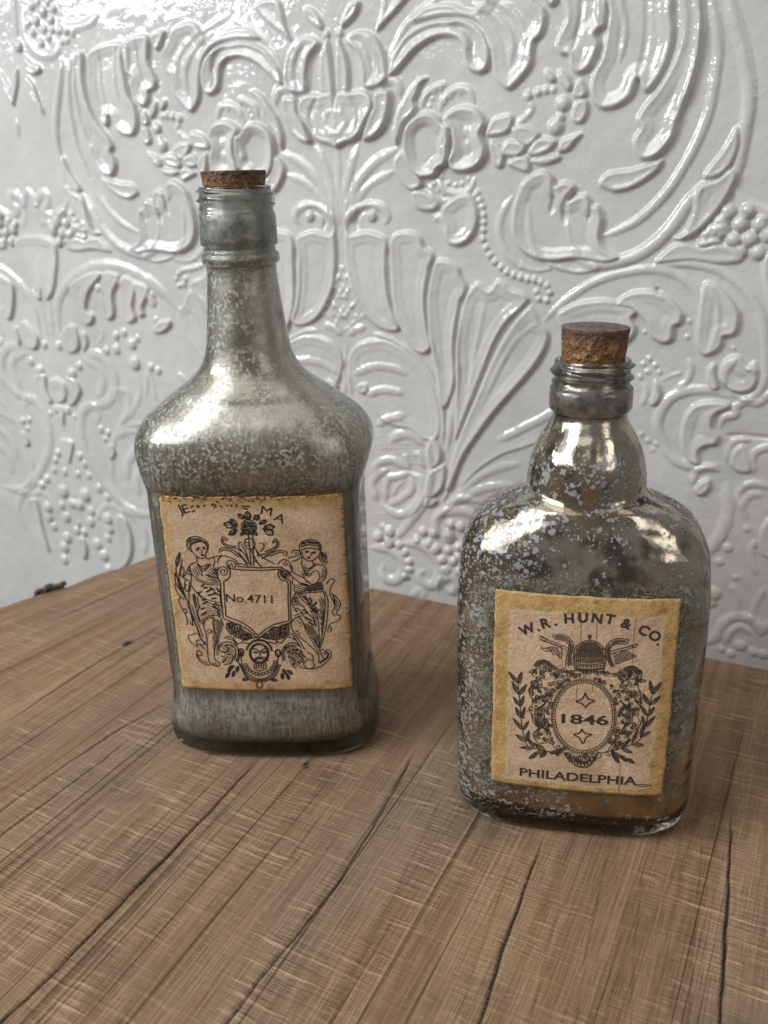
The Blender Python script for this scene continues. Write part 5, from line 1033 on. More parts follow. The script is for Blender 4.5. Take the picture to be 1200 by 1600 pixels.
(0.38,((-11.9,69.2),(-11.8,68.4),(-12.1,67.8),(-12.6,67.6),(-13.1,67.9),(-13.2,68.5),(-13,68.9),(-12.5,69),(-12.2,68.8),(-12.2,68.4),(-12.4,68.1),(-12.6,68.1),(-12.8,68.3),(-12.8,68.5),(-12.7,68.6),)),
(0.3,((-11.9,69.2),(-11.4,68.5),(-11.7,67.5),)),
(0.38,((-14.9,72),(-15,71.3),(-15.4,70.9),(-15.9,71),(-16.1,71.5),(-16,72),(-15.7,72.2),(-15.3,72.1),(-15.2,71.7),(-15.3,71.4),(-15.6,71.3),(-15.7,71.5),(-15.8,71.7),(-15.7,71.8),(-15.6,71.8),)),
(0.3,((-14.9,72),(-14.6,71.1),(-15.3,70.3),)),
(0.38,((-10,70.2),(-9.2,70.2),(-8.6,70.8),(-8.7,71.7),(-9.2,72.1),(-9.8,71.9),(-10.1,71.4),(-9.9,70.8),(-9.5,70.6),(-9.1,70.9),(-9,71.3),(-9.2,71.6),(-9.5,71.6),(-9.6,71.4),(-9.6,71.2),)),
(0.3,((-10,70.2),(-10.6,70.7),(-10.6,71.7),)),
(0.38,((-11.4,60.7),(-11.2,60.3),(-10.9,60.1),(-10.5,60.2),(-10.3,60.5),(-10.3,60.8),(-10.5,61.1),(-10.8,61.1),(-11,61),(-11,60.8),(-11,60.6),(-10.9,60.5),(-10.7,60.5),(-10.7,60.6),(-10.7,60.7),)),
(0.3,((-11.4,60.7),(-11.4,61.6),(-10.6,62.1),)),
(0.38,((16.6,53.4),(16.8,53.8),(16.9,54.2),(16.8,54.6),(16.5,54.9),(16.2,54.9),(16,54.8),(15.8,54.6),(15.7,54.3),(15.8,54.1),(15.9,53.9),(16.1,53.9),(16.2,54),(16.3,54.1),(16.3,54.2),)),
(0.3,((16.6,53.4),(15.9,52.9),(15.2,53.5),)),
(0.38,((20.2,72.1),(20.8,71.7),(21.4,71.9),(21.7,72.5),(21.6,73.2),(21.2,73.6),(20.8,73.6),(20.5,73.2),(20.4,72.7),(20.6,72.4),(20.9,72.4),(21.2,72.5),(21.2,72.8),(21.1,73),(21,73),)),
(0.3,((20.2,72.1),(19.7,72.8),(20.1,73.7),)),
(0.38,((-11.4,49.2),(-11.5,48.8),(-11.8,48.5),(-12.1,48.4),(-12.3,48.5),(-12.5,48.8),(-12.5,49),(-12.4,49.3),(-12.2,49.4),(-12.1,49.4),(-11.9,49.3),(-11.9,49.1),(-11.9,49),(-12,48.9),(-12.1,48.9),)),
(0.3,((-11.4,49.2),(-11.3,48.2),(-12.1,47.6),)),
(0.38,((-7.7,73.9),(-7.1,73.6),(-6.9,72.9),(-7.1,72.2),(-7.6,71.9),(-8.1,72.1),(-8.3,72.5),(-8.3,73),(-8,73.3),(-7.6,73.3),(-7.4,73),(-7.4,72.7),(-7.6,72.5),(-7.8,72.5),(-7.9,72.7),)),
(0.3,((-7.7,73.9),(-6.9,73.9),(-6.6,72.9),)),
(0.38,((2.6,39.4),(2.1,39.7),(1.9,40.2),(2.1,40.7),(2.5,40.9),(2.9,40.7),(3,40.3),(2.8,40),(2.5,39.8),(2.3,40),(2.3,40.3),(2.4,40.5),(2.5,40.5),(2.6,40.4),(2.6,40.3),)),
(0.3,((2.6,39.4),(1.8,39.3),(1.3,40.3),)),
(0.38,((14.5,71.2),(14.9,71.7),(15.4,71.8),(15.9,71.6),(16.2,71.1),(16.2,70.6),(16,70.2),(15.7,70),(15.4,70),(15.2,70.2),(15.1,70.5),(15.1,70.7),(15.2,70.9),(15.4,70.9),(15.5,70.8),)),
(0.3,((14.5,71.2),(14.8,72),(15.7,72),)),
(0.38,((15,48.7),(15.6,49.1),(15.9,49.8),(15.7,50.4),(15.3,50.8),(14.8,50.7),(14.5,50.3),(14.5,49.8),(14.7,49.4),(15.1,49.4),(15.3,49.6),(15.4,49.9),(15.2,50.1),(15.1,50.2),(15,50.1),)),
(0.3,((15,48.7),(14.2,48.7),(13.9,49.7),)),
(0.38,((15.2,51.4),(15,50.7),(14.6,50.3),(14.2,50.1),(13.7,50.3),(13.5,50.7),(13.4,51.2),(13.6,51.6),(13.8,51.8),(14.1,51.8),(14.3,51.6),(14.4,51.4),(14.4,51.1),(14.3,51),(14.1,51),)),
(0.3,((15.2,51.4),(15.3,50.5),(14.6,49.8),)),
(0.38,((-16.2,79.2),(-16.6,79.5),(-17.1,79.4),(-17.3,78.9),(-17.2,78.5),(-16.8,78.3),(-16.5,78.4),(-16.4,78.8),(-16.5,79.1),(-16.8,79.2),(-17,79),(-17,78.8),(-16.9,78.6),(-16.7,78.6),(-16.7,78.7),)),
(0.3,((-16.2,79.2),(-15.8,78.3),(-16.4,77.5),)),
(0.38,((17.3,79),(17.4,79.4),(17.3,79.9),(17,80.2),(16.6,80.1),(16.4,79.9),(16.3,79.5),(16.5,79.2),(16.7,79.1),(16.9,79.2),(17,79.4),(17,79.6),(16.9,79.7),(16.8,79.7),(16.7,79.6),)),
(0.3,((17.3,79),(16.7,78.3),(15.9,78.7),)),
(0.38,((-10.1,54.4),(-10.3,55),(-10.2,55.6),(-9.7,55.9),(-9.3,55.8),(-9.1,55.4),(-9.1,54.9),(-9.4,54.6),(-9.7,54.7),(-9.9,54.9),(-9.9,55.2),(-9.7,55.4),(-9.5,55.4),(-9.5,55.3),(-9.5,55.1),)),
(0.3,((-10.1,54.4),(-10.7,54.9),(-10.5,56),)),
(0.38,((-9.9,65.7),(-10.5,65.7),(-10.9,66),(-11.1,66.6),(-11.1,67.1),(-10.9,67.5),(-10.5,67.8),(-10.2,67.8),(-9.9,67.6),(-9.8,67.3),(-9.8,67),(-9.9,66.7),(-10.1,66.7),(-10.2,66.7),(-10.3,66.8),)),
(0.3,((-9.9,65.7),(-10.7,65.4),(-11.3,66.1),)),
(0.38,((17.6,50.2),(17.4,50.7),(16.9,50.8),(16.6,50.6),(16.4,50.2),(16.5,49.8),(16.8,49.6),(17.1,49.7),(17.2,49.9),(17.2,50.2),(17.1,50.4),(16.9,50.4),(16.8,50.2),(16.8,50.1),(16.8,50),)),
(0.3,((17.6,50.2),(17.7,49.2),(16.9,48.6),)),
(0.38,((-13.2,81.3),(-12.6,81.1),(-12.3,80.6),(-12.3,79.9),(-12.6,79.4),(-13,79.3),(-13.4,79.4),(-13.6,79.8),(-13.6,80.3),(-13.4,80.5),(-13.1,80.6),(-12.9,80.4),(-12.8,80.2),(-12.9,80),(-13,79.9),)),
(0.3,((-13.2,81.3),(-12.5,81.5),(-12,80.6),)),
(0.38,((-10.7,53.5),(-11,53.5),(-11.3,53.3),(-11.5,53),(-11.4,52.6),(-11.3,52.4),(-11,52.3),(-10.8,52.4),(-10.7,52.6),(-10.7,52.8),(-10.8,53),(-10.9,53),(-11,53),(-11.1,52.9),(-11.1,52.8),)),
(0.3,((-10.7,53.5),(-10,53.1),(-10,52),)),
(0.38,((-16.7,61.6),(-17.2,61.4),(-17.6,61.4),(-18,61.8),(-18.2,62.2),(-18.1,62.7),(-17.9,63),(-17.6,63.2),(-17.3,63.2),(-17.1,63),(-17,62.7),(-17,62.5),(-17.2,62.3),(-17.3,62.3),(-17.4,62.3),)),
(0.3,((-16.7,61.6),(-17.2,61),(-18.1,61.3),)),
(0.38,((-12.6,57.1),(-12.3,58.1),(-11.6,58.4),(-10.9,58.1),(-10.7,57.4),(-11,56.7),(-11.5,56.5),(-12,56.7),(-12.1,57.3),(-11.9,57.7),(-11.5,57.8),(-11.3,57.6),(-11.2,57.3),(-11.4,57.1),(-11.5,57.1),)),
(0.3,((-12.6,57.1),(-12.7,58.1),(-11.9,58.7),)),
(0.38,((22,79),(21.9,78.5),(22.1,78),(22.4,77.7),(22.8,77.6),(23.2,77.7),(23.4,78),(23.4,78.4),(23.3,78.7),(23.1,78.9),(22.9,78.9),(22.7,78.8),(22.6,78.7),(22.6,78.5),(22.7,78.4),)),
(0.3,((22,79),(22.4,79.8),(23.3,79.7),)),
(0.38,((18.1,81.9),(18.8,81.4),(19,80.6),(18.7,79.9),(18.1,79.6),(17.6,79.8),(17.3,80.4),(17.4,80.9),(17.7,81.2),(18.1,81.2),(18.3,80.9),(18.4,80.6),(18.2,80.4),(18,80.3),(17.9,80.5),)),
(0.3,((18.1,81.9),(18.9,81.8),(19.2,80.8),)),
(0.38,((-7.1,80.2),(-7.6,80.3),(-8,80.2),(-8.2,79.8),(-8.3,79.4),(-8.1,79),(-7.9,78.8),(-7.6,78.8),(-7.3,79),(-7.3,79.3),(-7.3,79.5),(-7.5,79.7),(-7.6,79.7),(-7.7,79.6),(-7.7,79.5),)),
(0.3,((-7.1,80.2),(-6.5,79.7),(-6.7,78.6),)),
(0.38,((-15.7,67.1),(-15.7,66.4),(-15.9,65.9),(-16.3,65.6),(-16.8,65.7),(-17.1,66),(-17.2,66.5),(-17,66.8),(-16.7,67),(-16.4,67),(-16.2,66.7),(-16.2,66.5),(-16.3,66.3),(-16.5,66.2),(-16.6,66.3),)),
(0.3,((-15.7,67.1),(-15.3,66.3),(-15.8,65.4),)),
(0.38,((0.3,79.6),(0.4,79.1),(0.2,78.6),(-0.1,78.4),(-0.5,78.4),(-0.8,78.6),(-0.9,79),(-0.8,79.3),(-0.6,79.5),(-0.4,79.5),(-0.2,79.4),(-0.1,79.2),(-0.2,79),(-0.3,78.9),(-0.4,78.9),)),
(0.3,((0.3,79.6),(0.7,78.9),(0.3,78),)),
(0.38,((-14.7,54.8),(-14.1,55.1),(-13.6,54.9),(-13.3,54.4),(-13.3,53.7),(-13.7,53.3),(-14.1,53.3),(-14.5,53.5),(-14.5,53.9),(-14.4,54.3),(-14.2,54.5),(-13.9,54.4),(-13.8,54.2),(-13.8,54),(-13.9,53.9),)),
(0.3,((-14.7,54.8),(-14.2,55.5),(-13.3,55.2),)),
(0.38,((10.9,79.9),(11.1,80.4),(11,80.9),(10.8,81.2),(10.5,81.3),(10.1,81.3),(9.9,81),(9.9,80.7),(9.9,80.5),(10.1,80.3),(10.3,80.3),(10.4,80.3),(10.5,80.5),(10.5,80.6),(10.4,80.7),)),
(0.3,((10.9,79.9),(10.4,79.3),(9.5,79.6),)),
(0.38,((-13.1,57.3),(-12.5,57.6),(-11.9,57.4),(-11.6,56.9),(-11.7,56.3),(-12.1,55.9),(-12.5,55.9),(-12.8,56.2),(-12.8,56.6),(-12.6,56.9),(-12.4,57),(-12.2,56.9),(-12.1,56.6),(-12.2,56.5),(-12.3,56.4),)),
(0.3,((-13.1,57.3),(-12.5,58),(-11.6,57.8),)),
(0.38,((-11.8,48.1),(-11.4,47.8),(-10.9,47.8),(-10.5,48.1),(-10.3,48.6),(-10.4,49.1),(-10.7,49.3),(-11,49.4),(-11.3,49.2),(-11.4,48.9),(-11.3,48.6),(-11.2,48.4),(-11,48.4),(-10.9,48.5),(-10.9,48.7),)),
(0.3,((-11.8,48.1),(-12.2,49),(-11.7,49.9),)),
(0.38,((21.2,77.7),(21.6,77.2),(22.2,77.3),(22.5,77.8),(22.4,78.4),(21.9,78.6),(21.6,78.4),(21.4,78),(21.6,77.6),(21.9,77.6),(22.1,77.8),(22.1,78.1),(22,78.2),(21.8,78.2),(21.8,78),)),
(0.3,((21.2,77.7),(20.9,78.5),(21.5,79.3),)),
(0.38,((22.2,64.7),(22.7,64.8),(23,65.2),(23,65.6),(22.9,66),(22.6,66.2),(22.3,66.2),(22.1,66),(22,65.7),(22.1,65.4),(22.3,65.3),(22.5,65.3),(22.6,65.4),(22.6,65.6),(22.5,65.7),)),
(0.3,((22.2,64.7),(21.5,65),(21.3,66),)),
(0.38,((18.1,55.1),(18.5,55.4),(19,55.4),(19.3,55),(19.4,54.5),(19.3,54.1),(19,53.9),(18.7,53.8),(18.5,54),(18.4,54.3),(18.4,54.6),(18.6,54.7),(18.7,54.7),(18.9,54.6),(18.9,54.5),)),
(0.3,((18.1,55.1),(18.5,55.8),(19.4,55.6),)),
(0.38,((-4.3,44),(-4.8,44.8),(-4.7,45.7),(-4.2,46.2),(-3.5,46.1),(-3.2,45.5),(-3.3,44.9),(-3.7,44.5),(-4.1,44.6),(-4.3,45.1),(-4.2,45.5),(-4,45.7),(-3.7,45.5),(-3.7,45.3),(-3.7,45.1),)),
(0.3,((-4.3,44),(-5.1,44.4),(-5.1,45.5),)),
(0.38,((-17.6,71.7),(-17.3,72.3),(-16.7,72.5),(-16.3,72.2),(-16.1,71.7),(-16.4,71.2),(-16.8,71.1),(-17.1,71.4),(-17.2,71.8),(-17,72.1),(-16.7,72.1),(-16.5,71.9),(-16.5,71.6),(-16.7,71.5),(-16.8,71.6),)),
(0.3,((-17.6,71.7),(-17.6,72.6),(-16.7,73.1),)),
(0.38,((3.8,43.8),(4.3,43.7),(4.6,43.3),(4.6,42.7),(4.4,42.3),(4,42.1),(3.7,42.2),(3.5,42.5),(3.5,42.9),(3.6,43.1),(3.9,43.2),(4,43.1),(4.1,42.9),(4.1,42.8),(4,42.7),)),
(0.3,((3.8,43.8),(4.5,44),(5.1,43.1),)),
(0.38,((13.3,49.2),(13.1,49.8),(13.2,50.3),(13.6,50.7),(14,50.6),(14.3,50.3),(14.3,49.9),(14.2,49.6),(13.9,49.5),(13.7,49.6),(13.6,49.8),(13.6,50),(13.7,50.2),(13.9,50.1),(13.9,50),)),
(0.3,((13.3,49.2),(12.7,49.8),(13,50.9),)),
(0.38,((18.2,68.8),(18.1,69.5),(18.5,70.1),(19,70.1),(19.4,69.7),(19.4,69.2),(19.1,68.8),(18.8,68.8),(18.5,69.1),(18.5,69.5),(18.7,69.7),(19,69.7),(19.1,69.5),(19,69.3),(18.9,69.2),)),
(0.3,((18.2,68.8),(17.8,69.6),(18.2,70.5),)),
(0.38,((18.1,66.7),(18.3,66.1),(18,65.5),(17.6,65.3),(17.2,65.5),(17,65.9),(17.1,66.4),(17.4,66.6),(17.7,66.4),(17.9,66.1),(17.8,65.8),(17.6,65.7),(17.4,65.8),(17.4,66),(17.4,66.1),)),
(0.3,((18.1,66.7),(18.6,66.1),(18.4,65.1),)),
(0.38,((-12.5,67.1),(-12.9,66.7),(-13,66.2),(-12.8,65.8),(-12.4,65.6),(-12.1,65.8),(-11.9,66.1),(-12,66.5),(-12.2,66.7),(-12.4,66.7),(-12.6,66.5),(-12.6,66.3),(-12.5,66.1),(-12.4,66.1),(-12.3,66.2),)),
(0.3,((-12.5,67.1),(-11.8,67.4),(-11.2,66.6),)),
(0.38,((-5.8,81.3),(-6.3,81.1),(-6.7,80.6),(-6.8,80.1),(-6.6,79.6),(-6.2,79.3),(-5.8,79.3),(-5.5,79.5),(-5.4,79.8),(-5.4,80.2),(-5.6,80.4),(-5.8,80.5),(-6,80.4),(-6,80.3),(-6,80.1),)),
(0.3,((-5.8,81.3),(-5,81.2),(-4.7,80.3),)),
(0.38,((-16.3,63.4),(-15.8,63.6),(-15.3,63.5),(-14.9,63.1),(-14.8,62.6),(-15,62.1),(-15.3,61.8),(-15.7,61.8),(-16,62),(-16.1,62.3),(-16,62.6),(-15.8,62.8),(-15.6,62.8),(-15.5,62.7),(-15.5,62.6),)),
(0.3,((-16.3,63.4),(-15.7,64),(-14.9,63.7),)),
(0.38,((20,81.3),(19.5,80.7),(18.8,80.7),(18.3,81.2),(18.3,81.9),(18.6,82.4),(19.1,82.4),(19.5,82.1),(19.5,81.6),(19.3,81.3),(19,81.2),(18.8,81.4),(18.8,81.7),(18.9,81.8),(19,81.9),)),
(0.3,((20,81.3),(19.7,80.4),(18.9,80.3),)),
(0.38,((17.9,55.4),(18.4,54.8),(18.3,54.1),(17.9,53.6),(17.4,53.8),(17.1,54.2),(17.2,54.8),(17.6,55),(17.9,54.8),(18,54.5),(17.9,54.2),(17.7,54.1),(17.5,54.2),(17.5,54.4),(17.6,54.5),)),
(0.3,((17.9,55.4),(18.7,55),(18.8,54),)),
(0.38,((22,65.1),(21.6,65.5),(21.1,65.5),(20.8,65.2),(20.6,64.8),(20.8,64.3),(21,64.1),(21.4,64.1),(21.6,64.3),(21.6,64.6),(21.5,64.9),(21.3,65),(21.2,64.9),(21.1,64.8),(21.1,64.6),)),
(0.3,((22,65.1),(22.3,64.2),(21.8,63.4),)),
(0.38,((19.2,73.4),(19.6,73),(19.8,72.4),(19.7,71.8),(19.4,71.4),(18.9,71.3),(18.5,71.5),(18.3,71.8),(18.3,72.2),(18.4,72.5),(18.7,72.7),(18.9,72.6),(19,72.5),(19.1,72.3),(19,72.2),)),
(0.3,((19.2,73.4),(19.9,73.2),(20,72.1),)),
(0.38,((19.6,60.9),(19.9,60.9),(20.1,61.1),(20.2,61.4),(20.2,61.7),(20,62),(19.8,62.1),(19.7,62),(19.5,61.9),(19.5,61.7),(19.5,61.5),(19.6,61.4),(19.7,61.4),(19.8,61.5),(19.8,61.5),)),
(0.3,((19.6,60.9),(18.8,61.1),(18.7,62.2),)),
(0.38,((-9.3,48.4),(-8.9,48.6),(-8.7,49),(-8.7,49.5),(-9,49.7),(-9.3,49.8),(-9.5,49.6),(-9.6,49.3),(-9.6,49),(-9.4,48.9),(-9.2,48.9),(-9.1,49),(-9.1,49.2),(-9.1,49.3),(-9.2,49.3),)),
(0.3,((-9.3,48.4),(-10.1,48.4),(-10.5,49.3),)),
(0.38,((14.3,69.1),(14.6,69.5),(14.6,70),(14.4,70.3),(14,70.3),(13.8,70.1),(13.8,69.7),(13.9,69.5),(14.2,69.4),(14.3,69.6),(14.4,69.8),(14.3,70),(14.1,70),(14,69.9),(14,69.8),)),
(0.3,((14.3,69.1),(13.6,68.8),(13,69.6),)),
(0.38,((21.8,72),(21.2,71.9),(20.8,71.4),(20.8,70.8),(21.1,70.3),(21.5,70.2),(21.9,70.4),(22,70.8),(21.9,71.2),(21.6,71.4),(21.4,71.3),(21.2,71.1),(21.3,70.9),(21.4,70.7),(21.5,70.8),)),
(0.3,((21.8,72),(22.5,71.7),(22.6,70.6),)),
(0.38,((17.4,65.7),(17.5,65.1),(17.2,64.6),(16.8,64.4),(16.4,64.7),(16.3,65.2),(16.4,65.6),(16.7,65.7),(17,65.6),(17.1,65.3),(17,65),(16.9,64.9),(16.7,65),(16.6,65.1),(16.7,65.2),)),
(0.3,((17.4,65.7),(17.8,65),(17.4,64),)),
(0.38,((16.8,63.1),(16.9,63.7),(16.7,64.2),(16.3,64.4),(15.9,64.1),(15.8,63.7),(15.9,63.3),(16.2,63.2),(16.4,63.3),(16.6,63.5),(16.5,63.8),(16.4,63.9),(16.2,63.9),(16.1,63.7),(16.2,63.6),)),
(0.3,((16.8,63.1),(16.4,62.4),(15.5,62.6),)),
(0.38,((21,80.9),(21.3,81.4),(21.8,81.5),(22.2,81.3),(22.3,80.8),(22.2,80.3),(21.9,80.2),(21.5,80.2),(21.4,80.5),(21.4,80.8),(21.6,81),(21.8,81),(21.9,80.9),(21.9,80.7),(21.8,80.6),)),
(0.3,((21,80.9),(21.1,81.8),(22,82),)),
(0.38,((20,76),(19.8,76.7),(19.3,77.2),(18.7,77.1),(18.3,76.7),(18.2,76.1),(18.5,75.6),(18.9,75.5),(19.2,75.6),(19.4,75.9),(19.3,76.3),(19.1,76.5),(18.9,76.5),(18.8,76.3),(18.8,76.2),)),
(0.3,((20,76),(19.9,75.1),(19.1,74.8),)),
(0.38,((-16.8,64.6),(-16.9,65.4),(-16.5,66.1),(-15.9,66.3),(-15.4,65.9),(-15.3,65.3),(-15.6,64.8),(-16,64.6),(-16.4,64.9),(-16.4,65.4),(-16.2,65.7),(-16,65.7),(-15.8,65.6),(-15.8,65.3),(-15.9,65.2),)),
(0.3,((-16.8,64.6),(-17.3,65.3),(-16.9,66.3),)),
(0.38,((-12.6,62.9),(-13.4,62.5),(-13.7,61.6),(-13.5,60.8),(-12.9,60.4),(-12.3,60.7),(-12,61.3),(-12.1,61.9),(-12.5,62.2),(-12.9,62),(-13.1,61.7),(-13.1,61.3),(-12.9,61.1),(-12.6,61.2),(-12.6,61.4),)),
(0.3,((-12.6,62.9),(-11.9,62.8),(-11.5,61.9),)),
(0.38,((20.8,56.5),(20.9,57),(21.3,57.3),(21.7,57.2),(21.9,56.8),(21.8,56.3),(21.6,56.1),(21.3,56.2),(21.1,56.4),(21.1,56.7),(21.3,56.9),(21.5,56.9),(21.6,56.7),(21.6,56.6),(21.5,56.5),)),
(0.3,((20.8,56.5),(20.7,57.4),(21.4,58),)),
(0.38,((-6.2,75.4),(-6.6,75.9),(-7.1,76),(-7.5,75.8),(-7.8,75.4),(-7.9,74.9),(-7.7,74.5),(-7.5,74.3),(-7.2,74.3),(-6.9,74.4),(-6.8,74.7),(-6.8,74.9),(-6.9,75.1),(-7,75.1),(-7.1,75.1),)),
(0.3,((-6.2,75.4),(-5.9,74.6),(-6.4,73.8),)),
(0.38,((-14.7,68.2),(-15.4,68.5),(-16,68.1),(-16.1,67.4),(-15.8,66.9),(-15.3,66.8),(-14.9,67.1),(-14.9,67.6),(-15.1,68),(-15.5,68),(-15.7,67.7),(-15.7,67.4),(-15.5,67.2),(-15.3,67.3),(-15.3,67.4),)),
(0.3,((-14.7,68.2),(-14.2,67.6),(-14.5,66.5),)),
(0.38,((-3.2,79.2),(-3.3,79.8),(-3,80.3),(-2.6,80.6),(-2.2,80.5),(-1.9,80.3),(-1.8,79.8),(-1.9,79.5),(-2.1,79.3),(-2.4,79.3),(-2.6,79.4),(-2.7,79.6),(-2.6,79.8),(-2.5,79.9),(-2.4,79.9),)),
(0.3,((-3.2,79.2),(-3.6,80),(-3.1,80.9),)),
(0.38,((-15.1,53),(-14.5,52.9),(-14.2,52.3),(-14.2,51.7),(-14.5,51.2),(-15,51.1),(-15.4,51.4),(-15.5,51.8),(-15.4,52.2),(-15.1,52.4),(-14.8,52.3),(-14.7,52.1),(-14.7,51.9),(-14.8,51.7),(-14.9,51.7),)),
(0.3,((-15.1,53),(-14.3,53.2),(-13.8,52.4),)),
(0.38,((16.4,51),(15.6,51.4),(15.4,52.4),(15.8,53.2),(16.5,53.3),(17,52.9),(17,52.1),(16.7,51.7),(16.2,51.7),(15.9,52.1),(16,52.5),(16.2,52.7),(16.5,52.6),(16.6,52.4),(16.5,52.2),)),
(0.3,((16.4,51),(15.6,50.9),(15.2,51.9),)),
(0.38,((7.4,80.3),(7.1,81),(6.6,81.4),(6,81.4),(5.6,81),(5.5,80.5),(5.6,80),(5.9,79.7),(6.3,79.7),(6.6,79.9),(6.7,80.2),(6.6,80.5),(6.4,80.7),(6.2,80.6),(6.1,80.5),)),
(0.3,((7.4,80.3),(7.3,79.4),(6.5,79),)),
(0.38,((-2.1,41.9),(-1.9,42.4),(-1.6,42.6),(-1.2,42.5),(-1,42.2),(-1,41.9),(-1.2,41.6),(-1.4,41.5),(-1.6,41.6),(-1.7,41.8),(-1.7,42),(-1.6,42.2),(-1.4,42.2),(-1.4,42.1),(-1.4,42),)),
(0.3,((-2.1,41.9),(-2.1,42.9),(-1.3,43.4),)),
(0.38,((-14,60.1),(-14.3,60.4),(-14.8,60.3),(-15,59.9),(-15,59.5),(-14.7,59.2),(-14.4,59.2),(-14.2,59.5),(-14.2,59.8),(-14.3,60),(-14.5,60),(-14.7,59.9),(-14.7,59.7),(-14.6,59.6),(-14.5,59.6),)),
(0.3,((-14,60.1),(-13.5,59.3),(-14,58.4),)),
(0.38,((16.2,77.7),(16.7,77.6),(16.9,77.1),(16.8,76.6),(16.4,76.4),(16.1,76.5),(15.9,76.9),(16.1,77.3),(16.4,77.4),(16.6,77.2),(16.6,76.9),(16.5,76.7),(16.3,76.7),(16.2,76.9),(16.3,77),)),
(0.3,((16.2,77.7),(16.9,77.9),(17.5,77.2),)),
(0.38,((8.5,77.2),(8.1,77.1),(7.8,77.3),(7.6,77.7),(7.7,78),(8,78.2),(8.2,78.2),(8.4,78),(8.4,77.7),(8.3,77.5),(8.1,77.5),(8,77.6),(8,77.7),(8,77.8),(8.1,77.8),)),
(0.3,((8.5,77.2),(7.9,76.7),(7.1,77.1),)),
(0.38,((-13.5,65.6),(-13.2,66.2),(-13.1,66.9),(-13.3,67.4),(-13.7,67.7),(-14.2,67.8),(-14.6,67.5),(-14.8,67.1),(-14.8,66.7),(-14.6,66.4),(-14.4,66.3),(-14.1,66.3),(-14,66.5),(-13.9,66.7),(-14,66.8),)),
(0.3,((-13.5,65.6),(-14.2,65.1),(-15,65.7),)),
(0.38,((13,74.8),(13,75.3),(12.6,75.7),(12.2,75.7),(11.9,75.3),(11.9,74.9),(12.2,74.6),(12.5,74.6),(12.7,74.8),(12.7,75.1),(12.5,75.3),(12.4,75.3),(12.2,75.2),(12.2,75),(12.3,75),)),
(0.3,((13,74.8),(12.7,73.9),(11.9,73.8),)),
(0.38,((-14.5,55.6),(-14.1,56.4),(-14.2,57.3),(-14.7,57.8),(-15.4,57.7),(-15.8,57.1),(-15.8,56.5),(-15.4,56.1),(-15,56.1),(-14.7,56.4),(-14.6,56.8),(-14.8,57.1),(-15.1,57.1),(-15.2,56.9),(-15.2,56.7),)),
(0.3,((-14.5,55.6),(-15.2,55.1),(-15.9,55.7),)),
(0.38,((-13.7,67.2),(-13.2,67.5),(-13.1,68),(-13.2,68.5),(-13.6,68.7),(-14,68.6),(-14.2,68.2),(-14.1,67.8),(-13.9,67.6),(-13.6,67.7),(-13.5,67.9),(-13.5,68.1),(-13.6,68.3),(-13.7,68.3),(-13.8,68.2),)),
(0.3,((-13.7,67.2),(-14.5,67.1),(-14.9,68),)),
(0.38,((9.3,81.2),(9.3,80.5),(9,80),(8.5,79.8),(8.1,80),(7.9,80.5),(8,81),(8.4,81.2),(8.7,81.2),(8.9,80.9),(8.9,80.6),(8.7,80.4),(8.5,80.4),(8.4,80.5),(8.4,80.6),)),
(0.3,((9.3,81.2),(9.7,80.4),(9.2,79.5),)),
(0.38,((10.2,76.4),(9.9,77),(9.4,77.2),(8.9,77),(8.6,76.5),(8.8,75.9),(9.1,75.7),(9.5,75.7),(9.7,76),(9.7,76.4),(9.5,76.6),(9.3,76.7),(9.1,76.5),(9.1,76.3),(9.2,76.2),)),
(0.3,((10.2,76.4),(10.3,75.5),(9.5,75),)),
(0.38,((20.1,52.6),(20.5,52.9),(20.6,53.5),(20.4,54),(20,54.1),(19.6,53.9),(19.5,53.5),(19.7,53.1),(20,53),(20.2,53.1),(20.3,53.4),(20.2,53.6),(20,53.7),(19.9,53.6),(19.9,53.5),)),
(0.3,((20.1,52.6),(19.3,52.5),(18.8,53.4),)),
(0.38,((-2.7,78.6),(-2,79.3),(-1.1,79.2),(-0.7,78.5),(-0.9,77.6),(-1.5,77.3),(-2.1,77.6),(-2.3,78.2),(-2,78.7),(-1.5,78.8),(-1.2,78.5),(-1.2,78.1),(-1.5,77.9),(-1.7,77.9),(-1.8,78.1),)),
(0.3,((-2.7,78.6),(-2.4,79.5),(-1.5,79.6),)),
(0.38,((13.6,73.5),(14.1,73.2),(14.2,72.7),(14,72.2),(13.7,72),(13.3,72.1),(13.1,72.5),(13.1,72.8),(13.3,73),(13.6,73.1),(13.8,72.9),(13.8,72.7),(13.7,72.5),(13.6,72.5),(13.5,72.6),)),
(0.3,((13.6,73.5),(14.4,73.4),(14.7,72.4),)),
(0.38,((0.1,40.4),(0.5,41.3),(1.3,41.6),(1.9,41),(2,40.2),(1.6,39.6),(1,39.5),(0.6,40),(0.6,40.6),(1,40.9),(1.4,40.9),(1.5,40.5),(1.4,40.2),(1.2,40.1),(1.1,40.2),)),
(0.3,((0.1,40.4),(0.1,41.4),(1,41.9),)),
(0.38,((-10.6,74.7),(-11,74.4),(-11.2,73.9),(-11.1,73.4),(-10.9,73.1),(-10.5,73),(-10.2,73.1),(-10,73.4),(-10,73.7),(-10.1,73.9),(-10.3,74),(-10.4,74),(-10.6,73.9),(-10.6,73.7),(-10.6,73.6),)),
(0.3,((-10.6,74.7),(-9.8,74.8),(-9.3,74),)),
(0.38,((-4.8,75.2),(-4.4,75.5),(-4.3,76),(-4.4,76.4),(-4.7,76.7),(-5,76.7),(-5.3,76.6),(-5.4,76.3),(-5.4,76),(-5.2,75.8),(-5,75.7),(-4.9,75.8),(-4.8,76),(-4.8,76.1),(-4.9,76.2),)),
